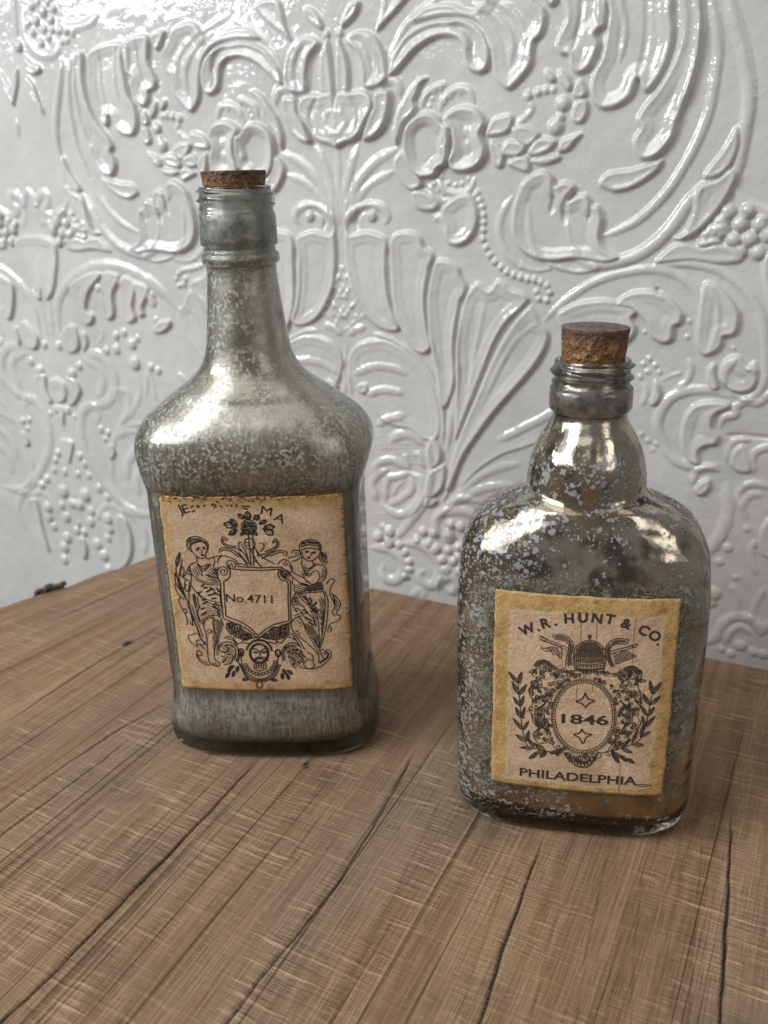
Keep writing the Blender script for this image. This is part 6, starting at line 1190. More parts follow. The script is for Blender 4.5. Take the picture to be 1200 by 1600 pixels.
(0.3,((-4.8,75.2),(-5.5,74.9),(-6.1,75.7),)),
(0.38,((23.1,81),(23.3,81.4),(23.3,81.9),(23.1,82.2),(22.8,82.4),(22.5,82.4),(22.3,82.2),(22.2,81.9),(22.3,81.6),(22.4,81.4),(22.6,81.4),(22.8,81.5),(22.8,81.6),(22.8,81.7),(22.8,81.8),)),
(0.3,((23.1,81),(22.5,80.5),(21.8,80.9),)),
(0.38,((22,72.2),(22.3,71.7),(22.7,71.4),(23.1,71.5),(23.4,71.7),(23.6,72.1),(23.5,72.5),(23.4,72.8),(23.1,72.9),(22.9,72.9),(22.7,72.7),(22.7,72.5),(22.7,72.4),(22.8,72.2),(22.9,72.2),)),
(0.3,((22,72.2),(21.9,73.1),(22.6,73.7),)),
(0.38,((-8.6,79.4),(-9,79.4),(-9.4,79.1),(-9.6,78.7),(-9.5,78.3),(-9.3,78),(-9,77.9),(-8.7,78.1),(-8.6,78.3),(-8.6,78.6),(-8.7,78.7),(-8.8,78.8),(-9,78.8),(-9.1,78.6),(-9,78.5),)),
(0.3,((-8.6,79.4),(-7.9,79),(-7.9,77.9),)),
(0.38,((20,65.8),(20.2,66.6),(19.9,67.3),(19.3,67.4),(18.8,67.1),(18.7,66.4),(19,65.9),(19.4,65.9),(19.7,66.2),(19.7,66.6),(19.5,66.9),(19.3,66.9),(19.1,66.7),(19.1,66.5),(19.3,66.4),)),
(0.3,((20,65.8),(19.5,65.1),(18.7,65.4),)),
(0.38,((8.3,41),(8.6,41.6),(8.4,42.3),(7.9,42.5),(7.5,42.3),(7.4,41.7),(7.6,41.3),(8,41.3),(8.2,41.6),(8.2,41.9),(8,42.1),(7.8,42),(7.7,41.8),(7.8,41.7),(7.9,41.7),)),
(0.3,((8.3,41),(7.6,40.5),(6.8,41.1),)),
(0.38,((14.6,72.4),(14.7,72.9),(15.1,73.3),(15.5,73.4),(15.9,73.3),(16.1,72.9),(16.1,72.5),(16,72.2),(15.7,72),(15.5,72),(15.3,72.2),(15.2,72.4),(15.3,72.6),(15.4,72.7),(15.5,72.7),)),
(0.3,((14.6,72.4),(14.5,73.3),(15.2,73.9),)),
(0.38,((4.5,42.4),(4.6,41.7),(5,41.2),(5.5,41),(6,41.3),(6.3,41.7),(6.4,42.2),(6.2,42.6),(5.9,42.9),(5.6,42.9),(5.4,42.7),(5.3,42.4),(5.3,42.2),(5.4,42),(5.6,42),)),
(0.3,((4.5,42.4),(4.6,43.3),(5.5,43.7),)),
(0.38,((15.9,55.6),(16.2,55.3),(16.5,55.2),(16.8,55.4),(16.9,55.8),(16.9,56.1),(16.7,56.3),(16.5,56.3),(16.3,56.2),(16.2,56),(16.2,55.8),(16.4,55.7),(16.5,55.7),(16.6,55.8),(16.6,55.9),)),
(0.3,((15.9,55.6),(15.6,56.5),(16.2,57.3),)),
(0.38,((19.3,63.1),(18.6,63.3),(18,62.9),(17.8,62.1),(18.1,61.5),(18.7,61.3),(19.1,61.6),(19.2,62.1),(19,62.5),(18.7,62.7),(18.4,62.5),(18.3,62.2),(18.4,61.9),(18.6,61.9),(18.7,62),)),
(0.3,((19.3,63.1),(19.9,62.5),(19.7,61.4),)),
(0.38,((-13.6,51.8),(-14.1,51.7),(-14.5,51.2),(-14.4,50.6),(-14.2,50.3),(-13.8,50.2),(-13.5,50.5),(-13.4,50.9),(-13.5,51.2),(-13.8,51.3),(-14,51.1),(-14.1,50.9),(-14,50.7),(-13.9,50.7),(-13.8,50.7),)),
(0.3,((-13.6,51.8),(-12.8,51.5),(-12.7,50.4),)),
(0.38,((21.9,78.7),(21.6,78.7),(21.3,78.9),(21.2,79.2),(21.2,79.5),(21.4,79.7),(21.6,79.8),(21.8,79.7),(21.9,79.5),(21.9,79.3),(21.8,79.1),(21.6,79.1),(21.6,79.2),(21.5,79.3),(21.5,79.3),)),
(0.3,((21.9,78.7),(21.3,78.3),(20.5,78.8),)),
(0.38,((-13,58.1),(-13.5,58.5),(-13.6,59.2),(-13.4,59.8),(-13,60.2),(-12.6,60.2),(-12.2,60),(-12,59.5),(-12.1,59.1),(-12.4,58.8),(-12.7,58.8),(-12.9,59),(-12.9,59.2),(-12.9,59.4),(-12.8,59.5),)),
(0.3,((-13,58.1),(-13.7,58.3),(-13.9,59.4),)),
(0.38,((6.4,77),(6.2,77.3),(6.1,77.8),(6.3,78.1),(6.6,78.3),(6.9,78.2),(7.1,78),(7.1,77.8),(7,77.5),(6.9,77.4),(6.7,77.4),(6.6,77.5),(6.6,77.7),(6.6,77.8),(6.7,77.8),)),
(0.3,((6.4,77),(5.7,77.4),(5.7,78.4),)),
(0.38,((16.4,61.5),(15.9,62.4),(16.1,63.3),(16.7,63.7),(17.4,63.4),(17.6,62.8),(17.4,62.2),(16.9,61.9),(16.5,62.2),(16.4,62.6),(16.6,63),(16.9,63.1),(17.1,62.9),(17.1,62.6),(17,62.5),)),
(0.3,((16.4,61.5),(15.7,62),(15.7,63.1),)),
(0.38,((-12.2,63.5),(-11.4,63.4),(-10.9,62.8),(-10.9,61.9),(-11.3,61.4),(-11.9,61.3),(-12.3,61.6),(-12.5,62.2),(-12.2,62.7),(-11.9,62.8),(-11.5,62.7),(-11.4,62.3),(-11.5,62),(-11.7,61.9),(-11.9,62),)),
(0.3,((-12.2,63.5),(-11.4,63.8),(-10.8,63.1),)),
(0.38,((21.7,76.9),(21.2,77),(20.8,76.7),(20.8,76.2),(21.1,75.8),(21.4,75.8),(21.6,76.2),(21.6,76.5),(21.4,76.7),(21.1,76.7),(21,76.4),(21.1,76.2),(21.2,76.1),(21.4,76.2),(21.4,76.3),)),
(0.3,((21.7,76.9),(22.3,76.4),(22.1,75.4),)),
(0.38,((-9.7,79.3),(-9.4,78.8),(-9.3,78.2),(-9.5,77.8),(-9.9,77.5),(-10.3,77.5),(-10.6,77.8),(-10.7,78.1),(-10.7,78.5),(-10.5,78.7),(-10.2,78.8),(-10,78.7),(-10,78.5),(-10,78.3),(-10.1,78.2),)),
(0.3,((-9.7,79.3),(-9,78.9),(-9.1,77.8),)),
(0.38,((22.7,69.3),(22.6,68.8),(22.3,68.5),(21.9,68.6),(21.6,69),(21.7,69.4),(22,69.6),(22.3,69.5),(22.4,69.2),(22.4,68.9),(22.2,68.8),(22,68.9),(21.9,69.1),(22,69.2),(22.1,69.2),)),
(0.3,((22.7,69.3),(22.9,68.4),(22.3,67.7),)),
(0.38,((-7.7,76.8),(-8.2,77),(-8.4,77.5),(-8.5,78),(-8.3,78.4),(-7.9,78.6),(-7.6,78.6),(-7.3,78.4),(-7.2,78.1),(-7.3,77.8),(-7.5,77.6),(-7.7,77.5),(-7.8,77.6),(-7.9,77.8),(-7.8,77.9),)),
(0.3,((-7.7,76.8),(-8.5,76.8),(-8.9,77.7),)),
(0.38,((4.3,40.6),(4.4,40.2),(4.4,39.8),(4.1,39.5),(3.8,39.3),(3.6,39.4),(3.4,39.7),(3.4,40),(3.5,40.2),(3.6,40.3),(3.8,40.3),(3.9,40.2),(3.9,40.1),(3.9,40),(3.8,39.9),)),
(0.3,((4.3,40.6),(4.8,39.9),(4.5,38.9),)),
(0.38,((-5.1,45.3),(-5.5,44.8),(-6.1,44.7),(-6.5,44.8),(-6.8,45.3),(-6.9,45.8),(-6.7,46.2),(-6.4,46.4),(-6.1,46.5),(-5.8,46.3),(-5.7,46),(-5.8,45.8),(-5.9,45.6),(-6,45.5),(-6.1,45.6),)),
(0.3,((-5.1,45.3),(-5.5,44.4),(-6.4,44.3),)),
(0.38,((22.9,58.6),(22.6,58),(22.1,57.8),(21.6,58),(21.4,58.5),(21.5,59.1),(21.8,59.4),(22.1,59.4),(22.4,59.1),(22.5,58.8),(22.3,58.5),(22.1,58.4),(22,58.5),(21.9,58.7),(21.9,58.8),)),
(0.3,((22.9,58.6),(22.8,57.7),(22,57.4),)),
(0.38,((-2.5,40.4),(-2,41.2),(-1.3,41.4),(-0.7,41),(-0.5,40.3),(-0.7,39.6),(-1.2,39.3),(-1.6,39.4),(-1.9,39.8),(-1.9,40.3),(-1.6,40.6),(-1.3,40.6),(-1.1,40.4),(-1.1,40.2),(-1.2,40),)),
(0.3,((-2.5,40.4),(-2.4,41.3),(-1.5,41.7),)),
(0.38,((-15.4,75.3),(-15.8,75.1),(-15.9,74.8),(-15.9,74.4),(-15.8,74.1),(-15.5,74),(-15.2,74),(-15.1,74.2),(-15,74.5),(-15.1,74.7),(-15.2,74.8),(-15.4,74.8),(-15.5,74.7),(-15.5,74.6),(-15.5,74.5),)),
(0.3,((-15.4,75.3),(-14.6,75.4),(-14.2,74.6),)),
(0.38,((-4.1,75.7),(-4.2,76.3),(-3.9,76.7),(-3.5,76.8),(-3.2,76.6),(-3.1,76.2),(-3.3,75.8),(-3.6,75.8),(-3.8,75.9),(-3.9,76.2),(-3.7,76.4),(-3.5,76.5),(-3.4,76.4),(-3.4,76.2),(-3.5,76.1),)),
(0.3,((-4.1,75.7),(-4.5,76.4),(-4.1,77.4),)),
(0.38,((16.8,73.5),(17.2,73.4),(17.4,73.1),(17.5,72.7),(17.3,72.4),(17.1,72.2),(16.8,72.2),(16.6,72.4),(16.6,72.7),(16.7,72.9),(16.8,73),(16.9,73),(17,72.9),(17.1,72.8),(17,72.7),)),
(0.3,((16.8,73.5),(17.6,73.7),(18.1,72.8),)),
(0.38,((16.3,80.3),(16.1,81.2),(15.5,81.6),(14.9,81.4),(14.6,80.8),(14.8,80.1),(15.3,79.9),(15.7,80.1),(15.9,80.5),(15.7,80.9),(15.4,81.1),(15.1,80.9),(15.1,80.6),(15.2,80.4),(15.4,80.4),)),
(0.3,((16.3,80.3),(16.1,79.5),(15.3,79.2),)),
(0.38,((14.4,54.9),(14.9,54.4),(15.5,54.5),(15.8,55),(15.8,55.6),(15.5,56),(15.1,56),(14.8,55.7),(14.7,55.3),(14.9,55),(15.2,54.9),(15.4,55.1),(15.4,55.3),(15.3,55.5),(15.2,55.5),)),
(0.3,((14.4,54.9),(14,55.7),(14.5,56.6),)),
(0.38,((-15.9,59.9),(-16.5,59.8),(-16.9,59.5),(-17.2,59),(-17.1,58.4),(-16.9,58),(-16.6,57.8),(-16.2,57.9),(-16,58.1),(-15.8,58.4),(-15.9,58.7),(-16,58.9),(-16.2,58.9),(-16.3,58.9),(-16.4,58.8),)),
(0.3,((-15.9,59.9),(-15.2,59.6),(-15.1,58.5),)),
(0.38,((-6.5,76.9),(-6,76.9),(-5.6,77.1),(-5.5,77.6),(-5.5,78),(-5.8,78.3),(-6.1,78.4),(-6.4,78.3),(-6.5,78),(-6.5,77.7),(-6.4,77.5),(-6.2,77.5),(-6.1,77.5),(-6,77.6),(-6,77.8),)),
(0.3,((-6.5,76.9),(-7.2,77.2),(-7.2,78.3),)),
(0.38,((4.3,80.7),(3.9,81.1),(3.3,81.2),(2.9,80.9),(2.6,80.4),(2.7,79.9),(3,79.6),(3.3,79.5),(3.6,79.6),(3.8,79.9),(3.8,80.2),(3.6,80.4),(3.5,80.5),(3.3,80.4),(3.3,80.3),)),
(0.3,((4.3,80.7),(4.6,79.9),(4.1,79.1),)),
(0.38,((17.2,75.9),(17.6,75.6),(17.8,75.1),(17.8,74.6),(17.6,74.3),(17.3,74.1),(16.9,74.2),(16.7,74.4),(16.7,74.7),(16.7,75),(16.9,75.2),(17.1,75.2),(17.2,75.1),(17.3,74.9),(17.3,74.8),)),
(0.3,((17.2,75.9),(17.9,75.8),(18.3,74.8),)),
(0.38,((-2.5,43.1),(-2.7,42.7),(-3.1,42.6),(-3.4,42.8),(-3.5,43.2),(-3.4,43.6),(-3.1,43.7),(-2.9,43.6),(-2.8,43.4),(-2.8,43.1),(-3,43),(-3.1,43),(-3.2,43.1),(-3.2,43.3),(-3.1,43.3),)),
(0.3,((-2.5,43.1),(-2.7,42.1),(-3.6,41.9),)),
(0.38,((-16.2,71.9),(-16.5,72.2),(-16.6,72.7),(-16.6,73.2),(-16.3,73.5),(-16,73.7),(-15.6,73.6),(-15.4,73.4),(-15.4,73.1),(-15.4,72.8),(-15.6,72.6),(-15.7,72.6),(-15.9,72.6),(-16,72.7),(-16,72.8),)),
(0.3,((-16.2,71.9),(-16.9,72.2),(-17,73.2),)),
(0.38,((-10.2,53.9),(-10.6,53.2),(-11.2,53.1),(-11.7,53.6),(-11.7,54.2),(-11.3,54.7),(-10.8,54.6),(-10.6,54.3),(-10.6,53.8),(-10.9,53.6),(-11.2,53.6),(-11.3,53.9),(-11.2,54.2),(-11.1,54.2),(-11,54.1),)),
(0.3,((-10.2,53.9),(-10.3,52.9),(-11.2,52.6),)),
(0.38,((-4,80.4),(-4.5,80.4),(-4.8,80.1),(-4.9,79.6),(-4.7,79.2),(-4.4,79.1),(-4.1,79.2),(-3.9,79.5),(-3.9,79.8),(-4.1,79.9),(-4.3,80),(-4.4,79.9),(-4.5,79.7),(-4.4,79.6),(-4.4,79.5),)),
(0.3,((-4,80.4),(-3.3,80.1),(-3.2,79.1),)),
(0.38,((14.6,53.8),(14.9,53.9),(15.1,53.9),(15.3,53.7),(15.4,53.5),(15.4,53.2),(15.3,53),(15.1,52.9),(15,52.9),(14.8,53),(14.8,53.2),(14.8,53.3),(14.9,53.4),(14.9,53.4),(15,53.4),)),
(0.3,((14.6,53.8),(15.1,54.5),(16,54.1),)),
(0.38,((-9.4,51.5),(-9.5,52.1),(-9.9,52.6),(-10.4,52.7),(-10.8,52.4),(-11.1,52),(-11,51.5),(-10.8,51.1),(-10.5,51),(-10.2,51.1),(-10,51.4),(-10,51.7),(-10.1,51.9),(-10.3,51.9),(-10.4,51.8),)),
(0.3,((-9.4,51.5),(-9.5,50.5),(-10.4,50.2),)),
(0.38,((16.2,78.6),(15.7,78.1),(15.1,78.2),(14.7,78.8),(14.8,79.4),(15.2,79.7),(15.6,79.6),(15.9,79.3),(15.8,78.8),(15.5,78.6),(15.3,78.7),(15.1,78.9),(15.2,79.2),(15.3,79.3),(15.5,79.2),)),
(0.3,((16.2,78.6),(15.9,77.8),(15,77.8),)),
(0.38,((14.5,66.8),(14.3,67.4),(14.6,67.9),(15,68),(15.3,67.7),(15.4,67.3),(15.2,67),(14.9,66.9),(14.7,67.1),(14.7,67.4),(14.8,67.6),(15,67.6),(15.1,67.5),(15.1,67.3),(15,67.3),)),
(0.3,((14.5,66.8),(14,67.5),(14.3,68.5),)),
(0.3,((-10.2,57.9),(-9.7,58.4),)),
(0.3,((-9.8,51.6),(-10.4,51.8),)),
(0.3,((-15.5,76.7),(-15.6,76.1),)),
(0.3,((-14,79.6),(-14.5,80),)),
(0.3,((17.6,70.6),(18.1,71),)),
(0.3,((-5.9,79.3),(-5.8,80),)),
(0.3,((-10.7,79.1),(-10.8,79.8),)),
(0.3,((-13.2,50.9),(-13.1,50.2),)),
(0.3,((17.9,56.6),(18.1,57.2),)),
(0.3,((-10.4,68),(-10.8,68.5),)),
(0.3,((16,57),(15.4,57),)),
(0.3,((-0.4,78),(-0.9,77.6),)),
(0.3,((-2.7,42.3),(-2.2,42.8),)),
(0.3,((21.4,57.9),(21.6,57.2),)),
(0.3,((4.5,78.7),(4.1,78.2),)),
(0.3,((-11.8,52.6),(-12.2,52),)),
(0.3,((-11.1,50.3),(-11.2,51.1),)),
(0.3,((-5.9,46.7),(-5.3,46.5),)),
(0.3,((19.8,78.3),(20.3,78.4),)),
(0.3,((22.1,71.6),(21.7,72),)),
(0.3,((20.2,65),(19.8,64.4),)),
(0.3,((3.2,79.6),(3.8,79.7),)),
(0.3,((-10.2,56.8),(-10.5,56.2),)),
(0.3,((-16.5,71.3),(-17,70.9),)),
(0.3,((-16.9,77.1),(-17.5,77.1),)),
(0.3,((-1.7,80),(-1.9,79.4),)),
(0.3,((20,64.3),(20.2,63.6),)),
(0.3,((20.4,75.1),(19.9,75.4),)),
(0.3,((7.3,78.9),(7.2,79.6),)),
(0.3,((-13.9,72),(-14.2,72.6),)),
(0.3,((-14.4,64.3),(-14.6,64.9),)),
(0.3,((-12.4,64.5),(-12.6,65.1),)),
(0.3,((-9.6,68.7),(-10.2,68.7),)),
(0.3,((18.3,62.3),(18.6,62.9),)),
(0.3,((1.6,78),(2,78.5),)),
(0.3,((-12.8,64.6),(-13.1,64),)),
(0.3,((20.8,82.3),(20.7,81.6),)),
(0.3,((-10.4,68.4),(-10.2,69.1),)),
(0.3,((20.5,62.3),(20,62.5),)),
(0.3,((21.8,59.5),(22.2,59.1),)),
(0.3,((-13.4,56.1),(-12.8,56.1),)),
(0.3,((3,40.1),(2.4,39.9),)),
(0.3,((-4.3,78.4),(-4.8,78.1),)),
(0.3,((-13.3,49.5),(-13.5,48.8),)),
(0.3,((9.6,77),(10.1,77.4),)),
(0.3,((-15,50.2),(-15.3,49.6),)),
(0.3,((19.6,53.4),(19.5,54.1),)),
(0.3,((18.4,76.2),(18.4,75.5),)),
(0.3,((18.9,65.4),(19,64.8),)),
(0.3,((-7.9,71.8),(-7.6,72.4),)),
(0.3,((13.6,72.9),(13.6,73.6),)),
(0.3,((16.2,72.9),(16.6,73.4),)),
(0.3,((7.2,80.4),(6.7,79.9),)),
(0.3,((22.2,65.7),(21.6,65.9),)),
(0.3,((18.9,83.7),(18.7,83.1),)),
(0.3,((20.9,56.9),(21.2,57.5),)),
(0.3,((18.5,56.2),(18.2,56.9),)),
(0.3,((-8.9,50.2),(-8.3,49.8),)),
(0.3,((-10.2,80.5),(-9.7,80.7),)),
(0.3,((17.5,54),(17.5,54.7),)),
(0.3,((16.3,64),(16.8,64.4),)),
(0.3,((-10.4,58.2),(-10.3,58.9),)),
(0.3,((19.3,82.3),(19.1,83),)),
(0.3,((21,71.8),(21.2,71.1),)),
(0.3,((-8.2,71.2),(-8.8,71.3),)),
(0.3,((-13.5,73.7),(-14.1,73.4),)),
(0.3,((19.4,72.6),(18.9,72.9),)),
(0.3,((22.9,63.1),(23.2,62.5),)),
(0.3,((12.3,77.6),(11.8,77.3),)),
(0.3,((-16.3,72.2),(-16.4,71.5),)),
(0.3,((-17.2,68.4),(-16.6,68.5),)),
(0.3,((-2.5,79.1),(-2.6,79.8),)),
(0.3,((-6.6,78.7),(-7.1,79),)),
(0.3,((1.5,40.3),(2,40),)),
(0.3,((15.2,79.8),(15.7,79.6),)),
(0.3,((20,62),(20.2,62.6),)),
(0.3,((-12.6,59),(-13.2,59.3),)),
(0.3,((-13.8,53.8),(-13.8,53.1),)),
(0.3,((7.7,76.6),(7.5,77.3),)),
(0.3,((-8.9,47.7),(-9.1,48.3),)),
(0.3,((-15.7,56.9),(-16.2,56.6),)),
(0.3,((-5.4,44.6),(-5.4,43.8),)),
(0.3,((16.5,78),(16.1,78.4),)),
(0.3,((-8.7,47.9),(-8.1,47.9),)),
(0.3,((-17.1,69.4),(-17.4,70),)),
(0.3,((-13.9,57.4),(-14.4,57.5),)),
(0.3,((-13.3,72.1),(-12.7,72),)),
(0.3,((11.6,79.9),(11.1,80.3),)),
(0.3,((-15.4,56.8),(-15.4,56.1),)),
(0.3,((18.1,79.6),(18.4,79),)),
(0.3,((13.5,49.6),(13.4,48.9),)),
(0.3,((-15.2,74.4),(-15.2,73.7),)),
(0.3,((-4.9,79),(-4.9,79.6),)),
(0.3,((-8.6,71.4),(-8.6,70.7),)),
(0.3,((-5.2,75.4),(-5.5,76),)),
(0.3,((-2.8,79.6),(-3.1,79),)),
(0.3,((4.6,80.5),(4.1,81),)),
(0.3,((20.4,59.7),(20.4,60.4),)),
(0.3,((-16.5,79),(-16.5,79.6),)),
(0.3,((14.7,76.6),(14.8,76),)),
(0.3,((13.9,70.8),(13.4,71),)),
(0.3,((16.6,73.5),(16.8,72.8),)),
(0.3,((-11,61.5),(-10.4,61.5),)),
(0.3,((21.2,73.3),(21.1,72.6),)),
(0.3,((-13.8,54.3),(-14.3,53.8),)),
(0.3,((15,71.1),(14.5,71),)),
(0.3,((14.5,80),(14.5,79.3),)),
(0.3,((-10.2,70.7),(-10.4,70),)),
(0.3,((-13.5,57),(-13.8,56.4),)),
(0.3,((-13.9,49.6),(-13.9,48.9),)),
(0.3,((11.3,46.7),(11.9,47),)),
(0.3,((15.5,58.7),(15,58.3),)),
(0.3,((23.1,72.8),(23.6,73),)),
(0.3,((17.9,50.8),(18.4,51.2),)),
(0.3,((-15.8,77.9),(-15.9,78.6),)),
(0.3,((-13.1,66),(-12.5,65.8),)),
(0.3,((-5.3,74.7),(-5.8,75),)),
(0.3,((15.1,78.1),(14.6,78.5),)),
(0.3,((-16.4,68.4),(-16.8,68.9),)),
(0.3,((14.8,66.7),(14.2,67),)),
(0.3,((-12.9,51.4),(-13.3,50.8),)),
(0.3,((-8.1,46.8),(-8.6,47.2),)),
(0.3,((-14.4,47.5),(-14.9,47.2),)),
(0.3,((-7.1,46.8),(-6.6,46.6),)),
(0.3,((22.4,68.2),(22.1,68.8),)),
(0.3,((-14.6,62.1),(-14,61.8),)),
(0.3,((6.6,41.2),(6.4,40.5),)),
(0.3,((16.5,62),(15.9,61.8),)),
(0.3,((-1.8,78.9),(-2.1,79.5),)),
(0.3,((-14.1,49.8),(-14.6,50.2),)),
(0.3,((-8.1,75.1),(-7.7,74.7),)),
(0.3,((-10.2,68.4),(-10.8,68.6),)),
(0.3,((-13.4,59.5),(-12.9,59.9),)),
(0.3,((-13.9,75.2),(-13.7,74.6),)),
(0.3,((-14.1,53.7),(-14.5,53.2),)),
(0.3,((18.3,56.6),(18.1,56),)),
(0.3,((-12.6,75.5),(-12.2,76),)),
(0.3,((-7.8,71),(-7.2,70.7),)),
(0.3,((20.7,58.7),(20.9,59.4),)),
(0.3,((-11.5,58.6),(-11.7,57.9),)),
(0.3,((-10.7,80.9),(-10.4,80.3),)),
(0.3,((-16.1,60.7),(-16.4,61.3),)),
(0.3,((-17,60),(-17.6,60),)),
(0.3,((2.2,78.6),(2.5,78.1),)),
(0.3,((16.1,59.1),(16.2,58.4),)),
(0.3,((-0.7,43.4),(-0.3,43.9),)),
(0.3,((-12.4,47.4),(-12.3,46.7),)),
(0.3,((16.1,68.6),(15.6,68.2),)),
(0.3,((-8.6,69.4),(-8.1,69.1),)),
(0.3,((3,79.9),(3.1,80.6),)),
(0.3,((-9.8,64.3),(-9.3,63.8),)),
(0.3,((15.6,70.9),(16,71.3),)),
(0.3,((-17.5,68.9),(-17.1,68.3),)),
(0.3,((16.8,79),(17.3,79.3),)),
(0.3,((-16,77.5),(-15.9,78.2),)),
(0.3,((20.6,74.8),(21.1,75),)),
(0.3,((16.7,61.9),(16.2,61.5),)),
(0.3,((16.9,82.3),(17.4,82.5),)),
(0.3,((-11.1,80.4),(-11.4,81),)),
(0.3,((-13,78.7),(-13.5,78.5),)),
(0.3,((-15.2,59.8),(-15,60.5),)),
(0.3,((9.8,79.5),(10.3,79.9),)),
(0.3,((17.5,67.1),(18,67.5),)),
(0.3,((16.9,65.1),(17.3,65.5),)),
(0.3,((18.9,51.9),(18.9,52.6),)),
(0.3,((1.8,42.4),(1.8,41.7),)),
(0.3,((-11.2,79.6),(-11.6,79.1),)),
(0.3,((-13.8,61.6),(-13.2,61.4),)),
(0.3,((18.7,82.7),(18.8,82.1),)),
(0.3,((-15.3,55.1),(-15.9,54.8),)),
(0.3,((16.1,81.6),(15.7,81.1),)),
(0.3,((0.8,42.2),(0.9,42.9),)),
(0.3,((16.6,80.9),(16.9,80.3),)),
(0.3,((9.7,78.9),(9.5,79.6),)),
(0.3,((-11.8,51.4),(-12.1,52),)),
(0.3,((-13.5,73.7),(-14,74),)),
(0.4,((-11.3,66.8),(-13.6,61.5),(-13.1,56),(-10.7,51.5),)),
(0.4,((-12.1,65.7),(-14.4,61.4),(-13.9,56),(-11.2,52.5),)),
(0.4,((-12.8,64.8),(-15,61.4),(-14.5,55.9),(-11.7,53.3),)),
(0.4,((-13.5,63.8),(-15.7,61.3),(-15.3,55.8),(-12.2,54.2),)),
(0.4,((16,69.3),(18.8,64.5),(18.9,59.2),(17,54.3),)),
(0.4,((16.9,68.3),(19.5,64.6),(19.6,59.2),(17.5,55.3),)),
(0.4,((17.7,67.6),(20.1,64.7),(20.3,59.3),(17.8,56.2),)),
(0.4,((18.5,66.7),(20.8,64.7),(21,59.4),(18.2,57.2),)),
(0.36,((-1.3,80.7),(-2.4,85.8),(-1.9,90.3),(0.7,93),(3.3,94),(6.1,93.4),(8.8,90.8),(9.7,86.8),(9.2,81.2),)),
(0.36,((-1.3,80.7),(4,80.3),(9.2,81.2),)),
(0.32,((-1.9,90),(3.4,89.8),(8.8,90.9),)),
(0.32,((-2.4,86.5),(3.6,86.3),(9.6,87.5),)),
(0.32,((-2.3,85.8),(3.7,85.6),(9.6,86.7),)),
(0.32,((-2.1,83.7),(3.8,83.5),(9.5,84.7),)),
(0.32,((-1.7,81.8),(3.9,81.6),(9.4,82.7),)),
(0.32,((-1.6,81.4),(3.9,81.2),(9.4,82.3),)),
(0.26,((5,93.3),(7.1,91.8),)),
(0.26,((4,93.4),(8.2,90.5),)),
(0.26,((3.1,93.4),(8.4,89.7),)),
(0.26,((2.6,93.2),(8.7,88.9),)),
(0.26,((2,93),(8.9,88.1),)),
(0.26,((1.4,92.8),(8.9,87.6),)),
(0.26,((0.9,92.6),(8.2,87.5),)),
(0.26,((0.5,92.3),(7.4,87.4),)),
(0.26,((0.3,91.8),(6.7,87.3),)),
(0.26,((0,91.4),(6.2,87.1),)),
(0.26,((-0.2,90.9),(5.5,87),)),
(0.26,((-0.6,90.6),(4.8,86.9),)),
(0.26,((-0.8,90.2),(4,86.8),)),
(0.26,((-1.1,89.7),(3.3,86.7),)),
(0.26,((-1.1,89.2),(2.4,86.7),)),
(0.26,((-1.4,88.7),(1.6,86.7),)),
(0.26,((-1.4,88.2),(0.7,86.7),)),
(0.26,((-1.7,87.7),(-0.2,86.7),)),
(0.26,((-1.7,87.2),(-1.1,86.7),)),
(0.26,((0.7,92.5),(0.9,92.7),)),
(0.26,((-0.9,90.2),(2.2,93.1),)),
(0.26,((-1.3,89),(3.5,93.4),)),
(0.26,((-1.7,87.8),(4.3,93.3),)),
(0.26,((-1.9,86.7),(5.1,93.2),)),
(0.26,((-0.9,86.8),(5.9,93.1),)),
(0.26,((-0.1,86.7),(6.4,92.7),)),
(0.26,((0.8,86.7),(6.7,92.2),)),
(0.26,((1.6,86.6),(7.1,91.7),)),
(0.26,((2.6,86.7),(7.4,91.2),)),
(0.26,((3.5,86.7),(7.9,90.8),)),
(0.26,((4.5,86.7),(8.1,90.2),)),
(0.26,((5.7,87.1),(8.3,89.5),)),
(0.26,((6.8,87.2),(8.7,89),)),
(0.26,((7.9,87.4),(8.9,88.4),)),
(0.26,((9,87.6),(9.1,87.7),)),
(0.3,((-0.7,84.8),(-0.8,84.4),(-1,84.3),(-1.3,84.4),(-1.4,84.7),(-1.3,85.1),(-1.1,85.3),(-0.8,85.2),(-0.7,84.8),)),
(0.5,((-1.3,82.9),(-0.6,82.2),)),
(0.3,((0.5,84.9),(0.4,84.5),(0.2,84.4),(-0.1,84.5),(-0.2,84.8),(-0.1,85.2),(0.1,85.4),(0.4,85.3),(0.5,84.9),)),
(0.5,((-0,83),(0.7,82.3),)),
(0.3,((1.7,85),(1.6,84.6),(1.4,84.5),(1.1,84.6),(1,84.9),(1.1,85.3),(1.3,85.5),(1.6,85.4),(1.7,85),)),
(0.5,((1.3,83.1),(1.9,82.4),)),
(0.3,((3,84.8),(2.9,84.4),(2.6,84.3),(2.3,84.4),(2.2,84.7),(2.3,85.1),(2.5,85.3),(2.8,85.2),(3,84.8),)),
(0.5,((2.5,83.2),(3.2,82.5),)),
(0.3,((4.2,84.9),(4.1,84.5),(3.8,84.4),(3.5,84.5),(3.4,84.8),(3.5,85.2),(3.7,85.4),(4,85.3),(4.2,84.9),)),
(0.5,((3.8,83.3),(4.5,82.6),)),
(0.3,((5.4,85),(5.3,84.6),(5,84.5),(4.7,84.6),(4.6,84.9),(4.7,85.3),(4.9,85.5),(5.2,85.4),(5.4,85),)),
(0.5,((5.1,83.4),(5.7,82.7),)),
